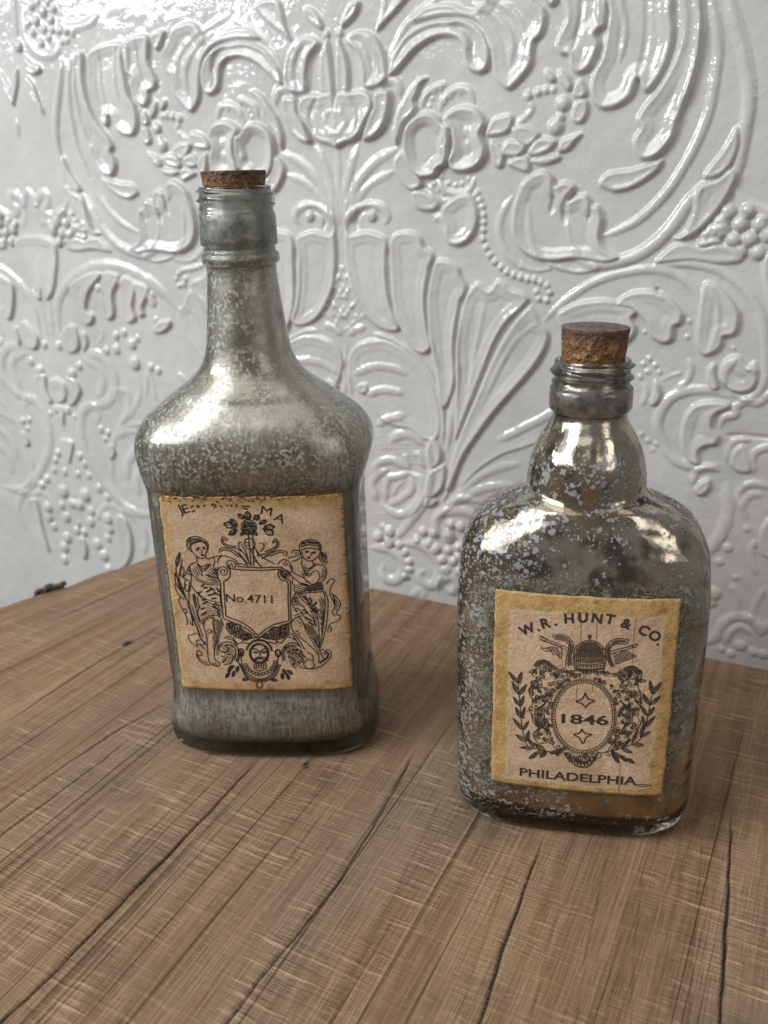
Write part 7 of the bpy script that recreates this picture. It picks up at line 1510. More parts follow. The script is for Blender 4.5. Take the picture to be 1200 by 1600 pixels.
(0.3,((6.5,85.4),(6.4,85),(6.2,84.8),(5.9,85),(5.8,85.3),(5.9,85.7),(6.1,85.9),(6.4,85.7),(6.5,85.4),)),
(0.5,((6.3,83.5),(7,82.8),)),
(0.3,((7.7,85.5),(7.6,85.1),(7.4,84.9),(7.1,85.1),(7,85.4),(7.1,85.8),(7.3,86),(7.6,85.8),(7.7,85.5),)),
(0.5,((7.6,83.6),(8.3,82.9),)),
(0.3,((8.9,85.6),(8.8,85.2),(8.6,85),(8.3,85.2),(8.2,85.5),(8.3,85.9),(8.5,86.1),(8.8,85.9),(8.9,85.6),)),
(0.5,((8.8,83.7),(9.5,83),)),
(0.22,((9.1,89.4),(9.4,83.9),)),
(0.22,((8.3,91.1),(8.9,81.4),)),
(0.22,((7.6,91.9),(8.2,81.3),)),
(0.22,((6.8,92.7),(7.5,81.3),)),
(0.22,((6.1,93.3),(6.8,81.2),)),
(0.22,((5.4,93.5),(6.1,81.2),)),
(0.22,((4.7,93.6),(5.4,81.1),)),
(0.22,((4,93.8),(4.7,81),)),
(0.22,((3.3,94),(4,81),)),
(0.22,((2.6,93.7),(3.3,80.9),)),
(0.22,((1.9,93.4),(2.6,81.1),)),
(0.22,((1.3,93.2),(1.9,81),)),
(0.22,((0.6,92.7),(1.2,81),)),
(0.22,((-0.1,92),(0.5,80.9),)),
(0.22,((-0.7,91.5),(-0.2,80.9),)),
(0.22,((-1.4,90.8),(-0.9,80.8),)),
(0.22,((-2,89.2),(-1.7,82.5),)),
(0.5,((3.3,94),(3.2,95.8),)),
(0.4,((3.8,95.4),(3.7,94.9),(3.3,94.7),(2.9,94.8),(2.7,95.3),(2.8,95.7),(3.2,96),(3.6,95.8),(3.8,95.4),)),
(0.4,((2.6,96.1),(3.8,96.2),)),
(0.36,((-15.1,94.1),(-4.2,89.9),)),
(0.36,((-15.3,93.2),(-4.8,89),)),
(0.36,((-15.3,94.1),(-14.7,94.4),(-12.9,93.2),(-13.2,92.1),(-14.6,92.5),(-15.3,93.6),)),
(0.36,((-10.5,95),(-7,95.6),(-4.4,94.5),(-2.6,91.2),(-3.3,87.3),(-2.9,82.8),)),
(0.36,((-10.5,95),(-9.8,93.5),(-6.9,93.3),(-4.9,92.2),(-4.2,90.2),(-4.9,86.5),(-5.1,82),)),
(0.36,((-9.5,94.4),(-6.3,94.6),(-3.6,91.4),(-4,86.5),(-3.9,82.2),)),
(0.36,((-14.7,89.4),(-12.7,87.9),(-11,88.5),(-10.1,87.1),(-8.4,86.9),(-7,85.3),(-6.7,88.4),(-7.3,90.7),)),
(0.36,((-14.7,89.4),(-12.5,89.4),(-10.6,90.1),(-8.3,89.5),)),
(0.36,((20.9,93.5),(11,89.8),)),
(0.36,((20.8,92.4),(11.2,88.8),)),
(0.36,((21,93.6),(19.6,93.1),(18.9,92),(20.2,92),(21.1,93.2),)),
(0.36,((17.4,95.2),(13.8,95.4),(10.7,93.9),(9.3,90.5),(10,86.9),(11.9,83.2),)),
(0.36,((17.4,95.2),(16.9,93.3),(13.9,93.1),(11.8,92.2),(10.8,90.5),(11.4,87),(13,83.5),)),
(0.36,((16.6,94.4),(13.2,94.1),(10.4,90.8),(10.8,87),(12.4,83.3),)),
(0.36,((20.8,88.5),(18.8,87.2),(16.3,86),(13.6,84.8),(12.7,88.6),(13.6,89.6),)),
(0.36,((20.8,88.5),(19.2,89.1),(17.2,90.4),(14.7,89.9),)),
(0.36,((-12.6,92.2),(-6.7,90),)),
(0.36,((12.2,90.2),(18.9,92.6),)),
(0.3,((-3,91.7),(-2.7,90.9),)),
(0.3,((-4.3,93.7),(-2.9,89.9),)),
(0.3,((-4.2,91.9),(-3,88.9),)),
(0.3,((-4,90),(-3.2,87.8),)),
(0.3,((-4.3,89.2),(-3.2,86.4),)),
(0.3,((-4.5,88.1),(-3.1,84.5),)),
(0.3,((-4.6,87.1),(-3,82.8),)),
(0.3,((-4.6,85.6),(-3.6,82.8),)),
(0.3,((-4.7,84.2),(-4.2,82.9),)),
(0.3,((12.7,84),(12.6,83.6),)),
(0.3,((12.4,84.8),(12,83.4),)),
(0.3,((12,85.6),(11.6,83.9),)),
(0.3,((11.7,86.2),(11.3,84.7),)),
(0.3,((11.4,87.2),(10.9,85.3),)),
(0.3,((11.2,88.5),(10.6,86.1),)),
(0.3,((11,89.9),(10.2,86.7),)),
(0.3,((10.9,91.5),(9.9,87.7),)),
(0.3,((10.7,93.1),(9.7,88.9),)),
(0.3,((9.9,91.8),(9.5,90.2),)),
(0.3,((-5.8,94.9),(-4.8,94),)),
(0.3,((-7,95.3),(-4.9,93.5),)),
(0.3,((-7.6,95.1),(-5,92.9),)),
(0.3,((-8.3,95.1),(-6,93.2),)),
(0.3,((-8.9,95),(-7.2,93.5),)),
(0.3,((-9.4,94.8),(-8.1,93.6),)),
(0.3,((-9.7,94.4),(-8.8,93.6),)),
(0.3,((16.6,94),(16.4,93.7),)),
(0.3,((16.6,94.6),(15.7,93.6),)),
(0.3,((16.1,94.8),(15,93.5),)),
(0.3,((15.6,94.9),(14.3,93.4),)),
(0.3,((15,95),(13.3,93),)),
(0.3,((14.4,95),(12.3,92.6),)),
(0.3,((13.9,95.1),(11.7,92.7),)),
(0.3,((13,94.9),(11.6,93.2),)),
(0.3,((11.8,94.2),(11.4,93.7),)),
(0.4,((-7,88.5),(-6.9,88.3),)),
(0.4,((-8.4,89.3),(-7.2,87.1),)),
(0.4,((-9.3,89.4),(-7.3,85.7),)),
(0.4,((-10.4,89.6),(-9.1,87.4),)),
(0.4,((-11.3,89.7),(-10.5,88.2),)),
(0.4,((-12.2,89.6),(-11.6,88.7),)),
(0.4,((-13,89.5),(-12.7,88.9),)),
(0.4,((-13.8,89.4),(-13.7,89.2),)),
(0.4,((20.2,88.6),(20.1,88.4),)),
(0.4,((19.4,88.8),(19,87.8),)),
(0.4,((18.8,89.2),(18,87.2),)),
(0.4,((18.1,89.6),(16.9,86.6),)),
(0.4,((17.5,89.9),(15.9,86),)),
(0.4,((16.7,90.1),(14.9,85.6),)),
(0.4,((15.8,89.9),(13.9,85.2),)),
(0.4,((14.9,89.7),(13.5,86.1),)),
(0.4,((13.9,89.1),(13.2,87.5),)),
(0.32,((-16.9,80.7),(-17,81.4),(-16.8,82.1),(-16.5,82.7),(-16,83.3),(-15.3,83.8),(-14.5,84.1),(-13.7,84.2),(-12.9,84.2),(-12.1,84),(-11.4,83.7),(-10.8,83.2),(-10.4,82.6),(-10.3,81.9),(-10.3,81.2),)),
(0.32,((-16.4,80.8),(-16.4,81.4),(-16.3,82),(-16,82.5),(-15.6,83),(-15,83.4),(-14.4,83.7),(-13.7,83.8),(-13,83.8),(-12.3,83.6),(-11.7,83.3),(-11.3,82.9),(-10.9,82.4),(-10.8,81.9),(-10.8,81.3),)),
(0.32,((-15.7,80.9),(-15.8,81.4),(-15.7,81.9),(-15.5,82.3),(-15.1,82.7),(-14.7,83),(-14.2,83.2),(-13.7,83.3),(-13.1,83.3),(-12.6,83.1),(-12.1,82.9),(-11.8,82.6),(-11.5,82.2),(-11.4,81.8),(-11.4,81.3),)),
(0.32,((-15.1,81.1),(-15.1,81.4),(-15.1,81.7),(-14.9,82),(-14.7,82.3),(-14.4,82.5),(-14,82.7),(-13.6,82.7),(-13.3,82.7),(-12.9,82.6),(-12.6,82.5),(-12.3,82.2),(-12.1,82),(-12,81.7),(-12.1,81.3),)),
(0.32,((-12.1,80.1),(-12.3,79.4),(-12.8,79),(-13.5,78.7),(-14.2,78.8),(-14.7,79.2),(-15,79.8),(-14.8,80.4),(-14.3,80.9),(-13.6,81.1),(-12.9,81),(-12.3,80.6),(-12.1,80.1),)),
(0.26,((-10.9,83),(-10.6,81.7),)),
(0.26,((-11.6,83.6),(-11.1,81.7),)),
(0.26,((-12.2,83.9),(-11.7,81.7),)),
(0.26,((-12.8,84.1),(-12.2,81.7),)),
(0.26,((-13.4,84.1),(-12.7,81.6),)),
(0.26,((-13.9,83.9),(-13.2,81.6),)),
(0.26,((-14.4,83.9),(-13.8,81.6),)),
(0.26,((-14.9,83.7),(-14.3,81.4),)),
(0.26,((-15.4,83.5),(-14.8,81.4),)),
(0.26,((-15.9,83.1),(-15.4,81.4),)),
(0.26,((-16.3,82.7),(-16,81.4),)),
(0.26,((-16.6,81.9),(-16.5,81.2),)),
(0.32,((16.3,81.7),(16.6,82.3),(17,82.8),(17.6,83.3),(18.2,83.6),(18.9,83.8),(19.6,83.8),(20.3,83.7),(21,83.5),(21.6,83.2),(22.1,82.7),(22.4,82.2),(22.6,81.6),(22.6,81),(22.5,80.4),)),
(0.32,((16.8,81.6),(17,82.1),(17.4,82.6),(17.8,82.9),(18.4,83.2),(19,83.3),(19.6,83.4),(20.2,83.3),(20.8,83.1),(21.3,82.8),(21.7,82.5),(21.9,82),(22.1,81.5),(22.1,81),(22,80.5),)),
(0.32,((17.4,81.5),(17.6,81.9),(17.8,82.2),(18.2,82.5),(18.6,82.7),(19.1,82.8),(19.5,82.9),(20,82.8),(20.4,82.7),(20.8,82.4),(21.1,82.1),(21.4,81.8),(21.5,81.4),(21.5,81),(21.4,80.6),)),
(0.32,((18,81.4),(18.1,81.6),(18.3,81.9),(18.6,82.1),(18.8,82.2),(19.2,82.3),(19.5,82.3),(19.8,82.3),(20.1,82.2),(20.4,82),(20.6,81.8),(20.8,81.6),(20.9,81.3),(20.9,81),(20.8,80.7),)),
(0.32,((20.9,79.7),(20.7,79.1),(20.3,78.6),(19.6,78.4),(18.9,78.5),(18.4,78.9),(18.1,79.5),(18.3,80.1),(18.8,80.5),(19.4,80.8),(20.1,80.7),(20.7,80.3),(20.9,79.7),)),
(0.26,((22,82.6),(22.3,81.3),)),
(0.26,((21.2,83.2),(21.8,81.3),)),
(0.26,((20.6,83.4),(21.3,81.3),)),
(0.26,((20,83.7),(20.7,81.4),)),
(0.26,((19.5,83.7),(20.3,81.2),)),
(0.26,((19,83.5),(19.7,81.2),)),
(0.26,((18.5,83.5),(19.2,81.2),)),
(0.26,((18,83.3),(18.7,81),)),
(0.26,((17.6,83.1),(18.2,81),)),
(0.26,((17.2,82.7),(17.7,81),)),
(0.26,((16.7,82.3),(17.1,81.1),)),
(0.26,((16.5,81.5),(16.6,80.9),)),
(0.4,((-18.9,78.2),(-17.4,79.6),(-16,79.6),(-16.5,78.2),(-18.9,78.2),)),
(0.4,((25,77.8),(23.5,78.7),(22.4,78.2),(23.3,77.2),(25,77.8),)),
(0.42,((-8.7,43.1),(-14.1,43.8),(-18.2,44.9),(-20,49.6),(-21,55.1),(-21.6,61.4),(-22.4,68.3),(-23.1,75.2),)),
(0.36,((-11.3,43.6),(-12.2,45),(-13.1,45.8),(-14.9,46.3),(-16.1,46.5),(-15.2,45.5),(-13.9,44.1),(-12.8,43.7),(-11.3,43.6),)),
(0.28,((-10.9,43.4),(-15.3,46.1),)),
(0.2,((-13.3,43.9),(-15.6,46.4),)),
(0.2,((-12.7,43.9),(-14.9,46.3),)),
(0.2,((-12.7,44.4),(-14.3,46.1),)),
(0.2,((-12.4,44.7),(-13.5,45.8),)),
(0.36,((-11.3,43.2),(-12.6,43.4),(-13.7,43.2),(-15.1,42.2),(-16,41.4),(-14.9,41.4),(-13.3,41.6),(-12.3,42.1),(-11.3,43.2),)),
(0.28,((-10.9,43.4),(-15.3,41.7),)),
(0.2,((-12.9,41.9),(-15.7,41.6),)),
(0.2,((-12.5,42.3),(-15.1,42.1),)),
(0.2,((-12.5,42.7),(-14.5,42.5),)),
(0.2,((-12.7,43.1),(-13.9,43),)),
(0.36,((-15.7,44.5),(-16.1,46.1),(-16.8,47.2),(-18.1,48.5),(-19.1,49.3),(-18.6,48),(-17.7,46.2),(-16.9,45.3),(-15.7,44.5),)),
(0.28,((-15.4,44.1),(-18.6,48.5),)),
(0.2,((-17.5,46.1),(-18.7,48.8),)),
(0.2,((-16.9,45.4),(-18.1,48.4),)),
(0.2,((-16.7,45.8),(-17.5,47.9),)),
(0.2,((-16.4,46),(-16.9,47.3),)),
(0.36,((-15.9,44.1),(-17.2,44.6),(-18.4,44.7),(-20.1,44.1),(-21.3,43.6),(-20.1,43.3),(-18.3,43),(-17.1,43.3),(-15.9,44.1),)),
(0.28,((-15.4,44.1),(-20.4,43.7),)),
(0.2,((-17.9,43.2),(-20.8,43.8),)),
(0.2,((-17.2,43.5),(-20.2,44.1),)),
(0.2,((-17.3,43.9),(-19.3,44.3),)),
(0.2,((-17.3,44.3),(-18.6,44.6),)),
(0.35,((-14.3,44.9),(-14.4,44.6),(-14.6,44.5),(-14.8,44.6),(-14.9,44.8),(-14.8,45.1),(-14.6,45.3),(-14.4,45.2),(-14.3,44.9),)),
(0.36,((-18.8,47.1),(-18,48.2),(-17.7,49.2),(-17.8,50.8),(-17.9,52),(-18.5,51),(-19.1,49.5),(-19.1,48.4),(-18.8,47.1),)),
(0.28,((-18.9,46.7),(-18.1,51.2),)),
(0.2,((-19,49),(-18,51.6),)),
(0.2,((-18.9,48.4),(-17.8,51),)),
(0.2,((-18.5,48.4),(-17.8,50.2),)),
(0.2,((-18.2,48.3),(-17.8,49.4),)),
(0.36,((-19.2,46.9),(-19.8,48.2),(-20.6,48.9),(-22,49.2),(-23.1,49.3),(-22.4,48.4),(-21.4,47.2),(-20.4,46.8),(-19.2,46.9),)),
(0.28,((-18.9,46.7),(-22.5,48.9),)),
(0.2,((-20.7,46.9),(-22.9,49.3),)),
(0.2,((-20.4,47.2),(-22.2,49.1),)),
(0.2,((-20.2,47.5),(-21.7,49.1),)),
(0.2,((-20.1,48),(-21,49),)),
(0.36,((-20.2,52.1),(-19.3,52.9),(-18.8,53.8),(-18.4,55.4),(-18.2,56.5),(-18.9,55.7),(-19.8,54.4),(-20.2,53.4),(-20.2,52.1),)),
(0.28,((-20.4,51.7),(-18.6,55.8),)),
(0.2,((-19.9,54.1),(-18.4,56.2),)),
(0.2,((-19.9,53.5),(-18.4,55.5),)),
(0.2,((-19.6,53.3),(-18.6,54.7),)),
(0.2,((-19.4,53),(-18.9,53.7),)),
(0.36,((-20.7,52.1),(-21.2,53.7),(-21.9,54.8),(-23.4,56.1),(-24.5,56.8),(-23.9,55.5),(-22.9,53.7),(-22,52.8),(-20.7,52.1),)),
(0.28,((-20.4,51.7),(-23.9,56),)),
(0.2,((-22.6,53.3),(-24,56.4),)),
(0.2,((-22,52.9),(-23.4,56),)),
(0.2,((-21.8,53.3),(-22.8,55.6),)),
(0.2,((-21.5,53.5),(-22.2,55),)),
(0.36,((-21.1,57.5),(-20.3,58.6),(-19.9,59.8),(-19.8,61.6),(-19.8,62.9),(-20.3,61.8),(-21,60.1),(-21.2,58.9),(-21.1,57.5),)),
(0.28,((-21.2,57),(-20,62),)),
(0.2,((-21,59.8),(-19.8,62.3),)),
(0.2,((-21,59),(-19.9,61.5),)),
(0.2,((-20.8,58.8),(-19.9,60.7),)),
(0.2,((-20.4,58.9),(-20,59.7),)),
(0.36,((-21.4,57.4),(-21.5,58.9),(-21.8,60),(-22.9,61.3),(-23.7,62.1),(-23.5,60.9),(-23.1,59.1),(-22.4,58.2),(-21.4,57.4),)),
(0.28,((-21.2,57),(-23.3,61.4),)),
(0.2,((-22.7,58.8),(-23.5,61.9),)),
(0.2,((-22.3,58.4),(-23,61.4),)),
(0.2,((-22,58.6),(-22.5,60.8),)),
(0.2,((-21.7,58.9),(-22,60.3),)),
(0.35,((-20,57.7),(-20.1,57.4),(-20.4,57.3),(-20.6,57.4),(-20.7,57.7),(-20.6,57.9),(-20.4,58.1),(-20.2,58),(-20,57.7),)),
(0.36,((-21.6,62.7),(-20.8,63.8),(-20.5,64.8),(-20.4,66.5),(-20.4,67.7),(-21,66.7),(-21.7,65.2),(-21.8,64),(-21.6,62.7),)),
(0.28,((-21.7,62.2),(-20.6,66.9),)),
(0.2,((-21.7,64.8),(-20.5,67.3),)),
(0.2,((-21.6,64.2),(-20.4,66.7),)),
(0.2,((-21.3,64),(-20.4,65.9),)),
(0.2,((-20.9,64),(-20.5,64.9),)),
(0.36,((-22,62.6),(-22.2,63.9),(-22.7,64.9),(-23.8,66),(-24.6,66.7),(-24.3,65.6),(-23.7,64),(-23,63.2),(-22,62.6),)),
(0.28,((-21.7,62.2),(-24.2,66),)),
(0.2,((-23.4,63.7),(-24.4,66.5),)),
(0.2,((-23,63.5),(-23.9,66),)),
(0.2,((-22.6,63.6),(-23.3,65.6),)),
(0.2,((-22.4,64),(-22.7,64.9),)),
(0.36,((-22.1,67.9),(-21,68.8),(-20.3,69.8),(-19.8,71.6),(-19.6,72.9),(-20.4,72),(-21.6,70.6),(-22,69.4),(-22.1,67.9),)),
(0.28,((-22.3,67.5),(-20,72.1),)),
(0.2,((-21.7,70),(-19.7,72.4),)),
(0.2,((-21.8,69.4),(-19.8,71.8),)),
(0.2,((-21.5,69.2),(-20.1,70.9),)),
(0.2,((-21.1,69.1),(-20.3,70.1),)),
(0.36,((-22.6,67.9),(-22.7,69.6),(-23.1,70.9),(-24.4,72.5),(-25.3,73.5),(-25,72),(-24.5,70),(-23.7,68.9),(-22.6,67.9),)),
(0.28,((-22.3,67.5),(-24.9,72.6),)),
(0.2,((-24,69.3),(-24.9,73.1),)),
(0.2,((-23.6,69),(-24.5,72.6),)),
(0.2,((-23.4,69.4),(-24,72),)),
(0.2,((-23,69.5),(-23.5,71.3),)),
(0.36,((-22.7,73.1),(-21.9,74.2),(-21.5,75.2),(-21.5,77),(-21.6,78.2),(-22.2,77.2),(-22.9,75.6),(-23,74.4),(-22.7,73.1),)),
(0.28,((-22.8,72.6),(-21.8,77.4),)),
(0.2,((-23,74.9),(-21.7,77.8),)),
(0.2,((-22.8,74.5),(-21.6,77.2),)),
(0.2,((-22.5,74.4),(-21.5,76.4),)),
(0.2,((-22.1,74.4),(-21.5,75.7),)),
(0.36,((-23.1,73),(-23.6,74.5),(-24.3,75.6),(-25.7,76.9),(-26.8,77.6),(-26.2,76.3),(-25.3,74.6),(-24.4,73.7),(-23.1,73),)),
(0.28,((-22.8,72.6),(-26.2,76.8),)),
(0.2,((-24.9,74.2),(-26.3,77.2),)),
(0.2,((-24.4,73.8),(-25.8,76.8),)),
(0.2,((-24.2,74.2),(-25.2,76.4),)),
(0.2,((-23.9,74.4),(-24.5,75.8),)),
(0.35,((-21.7,73.3),(-21.8,73),(-22,72.9),(-22.3,73),(-22.4,73.3),(-22.3,73.6),(-22.1,73.7),(-21.8,73.6),(-21.7,73.3),)),
(0.42,((11.8,45.3),(18.2,47.5),(23.8,50.9),(25.7,55),(26.8,60.5),(27.3,67.5),(28,74.3),)),
(0.36,((14.3,45.7),(15.2,44.5),(16.2,43.8),(17.9,43.2),(19.1,42.9),(18.2,43.8),(16.7,45.1),(15.6,45.6),(14.3,45.7),)),
(0.28,((13.8,46),(18.3,43.3),)),
(0.2,((16.5,45.2),(18.6,43.1),)),
(0.2,((15.7,45.5),(17.9,43.2),)),
(0.2,((15.6,45),(17.1,43.5),)),
(0.2,((15.4,44.7),(16.3,43.8),)),
(0.36,((14.2,46.3),(15.6,46.6),(16.6,47.3),(17.8,48.9),(18.5,50),(17.3,49.6),(15.7,48.7),(14.9,47.8),(14.2,46.3),)),
(0.28,((13.8,46),(17.8,49.4),)),
(0.2,((15.3,48.2),(18.2,49.6),)),
(0.2,((15,47.7),(17.8,49),)),
(0.2,((15.3,47.4),(17.3,48.3),)),
(0.2,((15.5,47),(16.7,47.6),)),
(0.36,((18.2,47.3),(19.1,46.2),(19.9,45.7),(21.4,45.6),(22.4,45.6),(21.6,46.4),(20.4,47.3),(19.4,47.5),(18.2,47.3),)),
(0.28,((17.9,47.4),(21.7,45.9),)),
(0.2,((19.8,47.4),(22.1,45.6),)),
(0.2,((19.5,47.2),(21.4,45.7),)),
(0.2,((19.3,46.9),(20.8,45.7),)),
(0.2,((19.3,46.4),(20.1,45.8),)),
(0.36,((18.1,47.8),(19.3,48.5),(20.1,49.4),(20.9,51),(21.3,52.2),(20.4,51.5),(19.1,50.3),(18.5,49.3),(18.1,47.8),)),
(0.28,((17.9,47.4),(20.8,51.5),)),
(0.2,((19,50),(21.1,51.8),)),
(0.2,((18.7,49.3),(20.8,51),)),
(0.2,((18.9,48.9),(20.5,50.3),)),
(0.2,((19.2,48.8),(20,49.4),)),
(0.35,((18.9,48.2),(18.9,47.9),(18.6,47.7),(18.4,47.8),(18.3,48.1),(18.4,48.4),(18.6,48.5),(18.8,48.4),(18.9,48.2),)),
(0.36,((22,49.6),(23.1,48.8),(24.1,48.6),(25.6,49),(26.5,49.4),(25.6,49.9),(24.1,50.4),(23.1,50.2),(22,49.6),)),
(0.28,((21.6,49.6),(25.8,49.4),)),
(0.2,((23.5,50.3),(26.1,49.3),)),
(0.2,((23.3,49.9),(25.7,49.1),)),
(0.2,((23.2,49.6),(25,48.9),)),
(0.2,((23.3,49.1),(24.4,48.7),)),
(0.36,((21.8,50.1),(22.8,51.4),(23.3,52.6),(23.6,54.8),(23.7,56.2),(23,55.1),(22.1,53.2),(21.8,51.8),(21.8,50.1),)),
(0.28,((21.6,49.6),(23.4,55.2),)),
(0.2,((22,52.6),(23.6,55.5),)),
(0.2,((21.9,51.8),(23.5,54.7),)),
(0.2,((22.3,51.8),(23.5,53.9),)),
(0.2,((22.5,51.6),(23.3,52.9),)),
(0.36,((25,53),(26.1,53.2),(27,53.6),(28,54.8),(28.6,55.7),(27.7,55.4),(26.3,54.8),(25.6,54.1),(25,53),)),
(0.28,((24.7,52.8),(28,55.3),)),
(0.2,((26.1,54.6),(28.5,55.5),)),
(0.2,((25.8,54.1),(28,54.9),)),
(0.2,((25.9,53.7),(27.4,54.2),)),
(0.2,((26.2,53.4),(26.9,53.7),)),
(0.36,((24.7,53.2),(25.5,54.4),(25.8,55.6),(25.8,57.4),(25.7,58.7),(25.2,57.6),(24.6,55.9),(24.5,54.7),(24.7,53.2),)),
(0.28,((24.7,52.8),(25.5,57.8),)),
(0.2,((24.5,55.4),(25.7,58.3),)),
(0.2,((24.7,54.8),(25.8,57.5),)),
(0.2,((25,54.6),(25.8,56.7),)),
(0.2,((25.3,54.6),(25.7,55.7),)),
(0.36,((26.5,57.8),(27.7,58.5),(28.5,59.4),(29.3,61.3),(29.8,62.6),(28.8,61.8),(27.5,60.5),(26.9,59.4),(26.5,57.8),)),
(0.28,((26.2,57.4),(29.3,61.8),)),
(0.2,((27.3,60),(29.6,62),)),
(0.2,((27,59.3),(29.3,61.3),)),
(0.2,((27.3,59.1),(29,60.6),)),
(0.2,((27.5,58.8),(28.6,59.7),)),
(0.36,((26.1,57.8),(26.2,59.1),(26,60.2),(25.3,61.7),(24.7,62.6),(24.7,61.5),(24.9,59.8),(25.3,58.8),(26.1,57.8),)),
(0.28,((26.2,57.4),(24.9,61.9),)),
(0.2,((25,59.4),(24.9,62.2),)),
(0.2,((25.4,59),(25.2,61.8),)),
(0.2,((25.7,59),(25.6,60.9),)),
(0.2,((26,59.3),(26,60.2),)),
(0.35,((27.2,58.1),(27.1,57.8),(26.9,57.7),(26.7,57.8),(26.6,58),(26.6,58.3),(26.9,58.4),(27.1,58.3),(27.2,58.1),)),
(0.36,((27.1,62.6),(28,63.3),(28.6,64.1),(29,65.6),(29.2,66.7),(28.4,66),(27.5,64.9),(27.1,63.9),(27.1,62.6),)),
(0.28,((26.9,62.2),(28.8,66.1),)),
(0.2,((27.3,64.4),(29.1,66.4),)),
(0.2,((27.4,63.9),(29,65.8),)),
(0.2,((27.7,63.7),(28.9,65.1),)),
(0.2,((27.9,63.4),(28.7,64.4),)),
(0.36,((26.7,62.6),(26.3,64.1),(25.8,65.2),(24.6,66.5),(23.7,67.3),(24.1,66.1),(24.8,64.4),(25.6,63.4),(26.7,62.6),)),
(0.28,((26.9,62.2),(24.2,66.6),)),
(0.2,((25.1,64.1),(24,67),)),
(0.2,((25.6,63.6),(24.5,66.5),)),
(0.2,((25.9,63.7),(25.1,65.8),)),
(0.2,((26.1,64.1),(25.7,65.4),)),
(0.36,((27.6,67.5),(28.9,68),(29.7,68.8),(30.6,70.4),(31.2,71.6),(30.2,71),(28.7,70),(28.1,69),(27.6,67.5),)),
(0.28,((27.3,67.1),(30.6,70.9),)),
(0.2,((28.4,69.4),(30.8,71.1),)),
(0.2,((28.2,68.9),(30.7,70.5),)),
(0.2,((28.6,68.7),(30.3,69.9),)),
(0.2,((28.7,68.3),(29.9,69.1),)),
(0.36,((27,67.6),(26.8,69.1),(26.3,70.3),(25.1,71.7),(24.2,72.5),(24.5,71.2),(25.2,69.3),(25.9,68.3),(27,67.6),)),
(0.28,((27.3,67.1),(24.7,71.7),)),
(0.2,((25.6,68.8),(24.6,72),)),
(0.2,((26,68.5),(25,71.7),)),
(0.2,((26.2,68.9),(25.5,71.2),)),
(0.2,((26.5,69),(26.1,70.5),)),
(0.36,((28,72.4),(29.2,73.2),(30,74.3),(30.6,76.2),(30.9,77.6),(30,76.7),(28.8,75.3),(28.2,74),(28,72.4),)),
(0.28,((27.8,71.9),(30.5,76.7),)),
(0.2,((29.8,76.4),(30.1,76.7),)),
(0.2,((28.5,74.5),(30.7,76.9),)),
(0.2,((28.4,74),(30.6,76.3),)),
(0.2,((28.8,73.8),(30.4,75.6),)),
(0.2,((29,73.6),(30.1,74.7),)),
(0.2,((29.3,73.4),(29.5,73.6),)),
(0.36,((27.7,72.4),(27.9,74),(27.8,75.3),(27.1,77),(26.5,78.2),(26.4,76.8),(26.5,74.9),(26.9,73.7),(27.7,72.4),)),
(0.28,((27.8,71.9),(26.7,77.2),)),
(0.2,((26.7,74.3),(26.7,77.6),)),
(0.2,((27,73.8),(27,77.2),)),
(0.2,((27.3,74),(27.3,76.3),)),
(0.2,((27.6,74),(27.6,75.6),)),
(0.35,((28.8,72.6),(28.7,72.4),(28.5,72.2),(28.3,72.3),(28.2,72.6),(28.3,72.9),(28.5,73),(28.7,72.9),(28.8,72.6),)),
(0.4,((-4.8,45.4),(-7.3,42.8),(-10,43),)),
(0.4,((12.4,45.7),(13.9,43.5),(11.9,44.1),)),
(0.38,((-10.6,43.1),(-12,42.6),(-12.7,41.9),(-13.3,39.9),(-11.7,40.7),(-11.1,41.5),(-10.6,43.1),)),
(0.3,((-11.6,40.9),(-12.2,40.5),)),
(0.3,((-11.1,41.7),(-13.2,40.3),)),
(0.3,((-10.9,42.3),(-12.8,41),)),
(0.3,((-10.7,42.9),(-12.6,41.6),)),
(0.3,((-11.5,42.8),(-12.3,42.3),)),
(0.38,((-14.4,41.6),(-15.8,41.4),(-16.6,40.7),(-17.6,39),(-15.9,39.4),(-15.1,40.1),(-14.4,41.6),)),
(0.3,((-15.8,39.6),(-16.3,39.3),)),
(0.3,((-15.1,40.3),(-17.4,39.3),)),
(0.3,((-14.8,40.8),(-16.9,39.9),)),
(0.3,((-14.5,41.4),(-16.6,40.5),)),
(0.3,((-15.4,41.4),(-16.2,41.1),)),
(0.38,((-5.9,44),(-7.3,44.2),(-8.2,43.8),(-9.4,42.4),(-7.8,42.3),(-6.9,42.7),(-5.9,44),)),
(0.3,((-7.6,42.4),(-8.2,42.4),)),
(0.3,((-6.8,42.9),(-9.2,42.7),)),
(0.3,((-6.4,43.4),(-8.6,43.1),)),
(0.3,((-6,43.8),(-8.2,43.6),)),
(0.3,((-6.9,44.1),(-7.7,44.1),)),
(0.38,((15.6,44),(15.7,42.3),(16.2,41.4),(17.6,40.4),(17.3,42.3),(16.8,43.2),(15.6,44),)),
(0.3,((17.2,42.5),(17.4,41.8),)),
(0.3,((16.6,43.2),(17.4,40.5),)),
(0.3,((16.1,43.6),(16.9,41.1),)),
(0.3,((15.7,43.9),(16.4,41.4),)),
(0.3,((15.7,42.8),(15.9,41.9),)),
(0.38,((17.9,44.4),(18.3,42.8),(18.9,42),(20.4,41.3),(19.8,43.2),(19.2,43.9),(17.9,44.4),)),
(0.3,((19.7,43.3),(20,42.7),)),
(0.3,((19,43.9),(20.2,41.4),)),
(0.3,((18.5,44.1),(19.6,41.8),)),
(0.3,((18.1,44.3),(19.1,42.1),)),
(0.3,((18.2,43.3),(18.5,42.5),)),
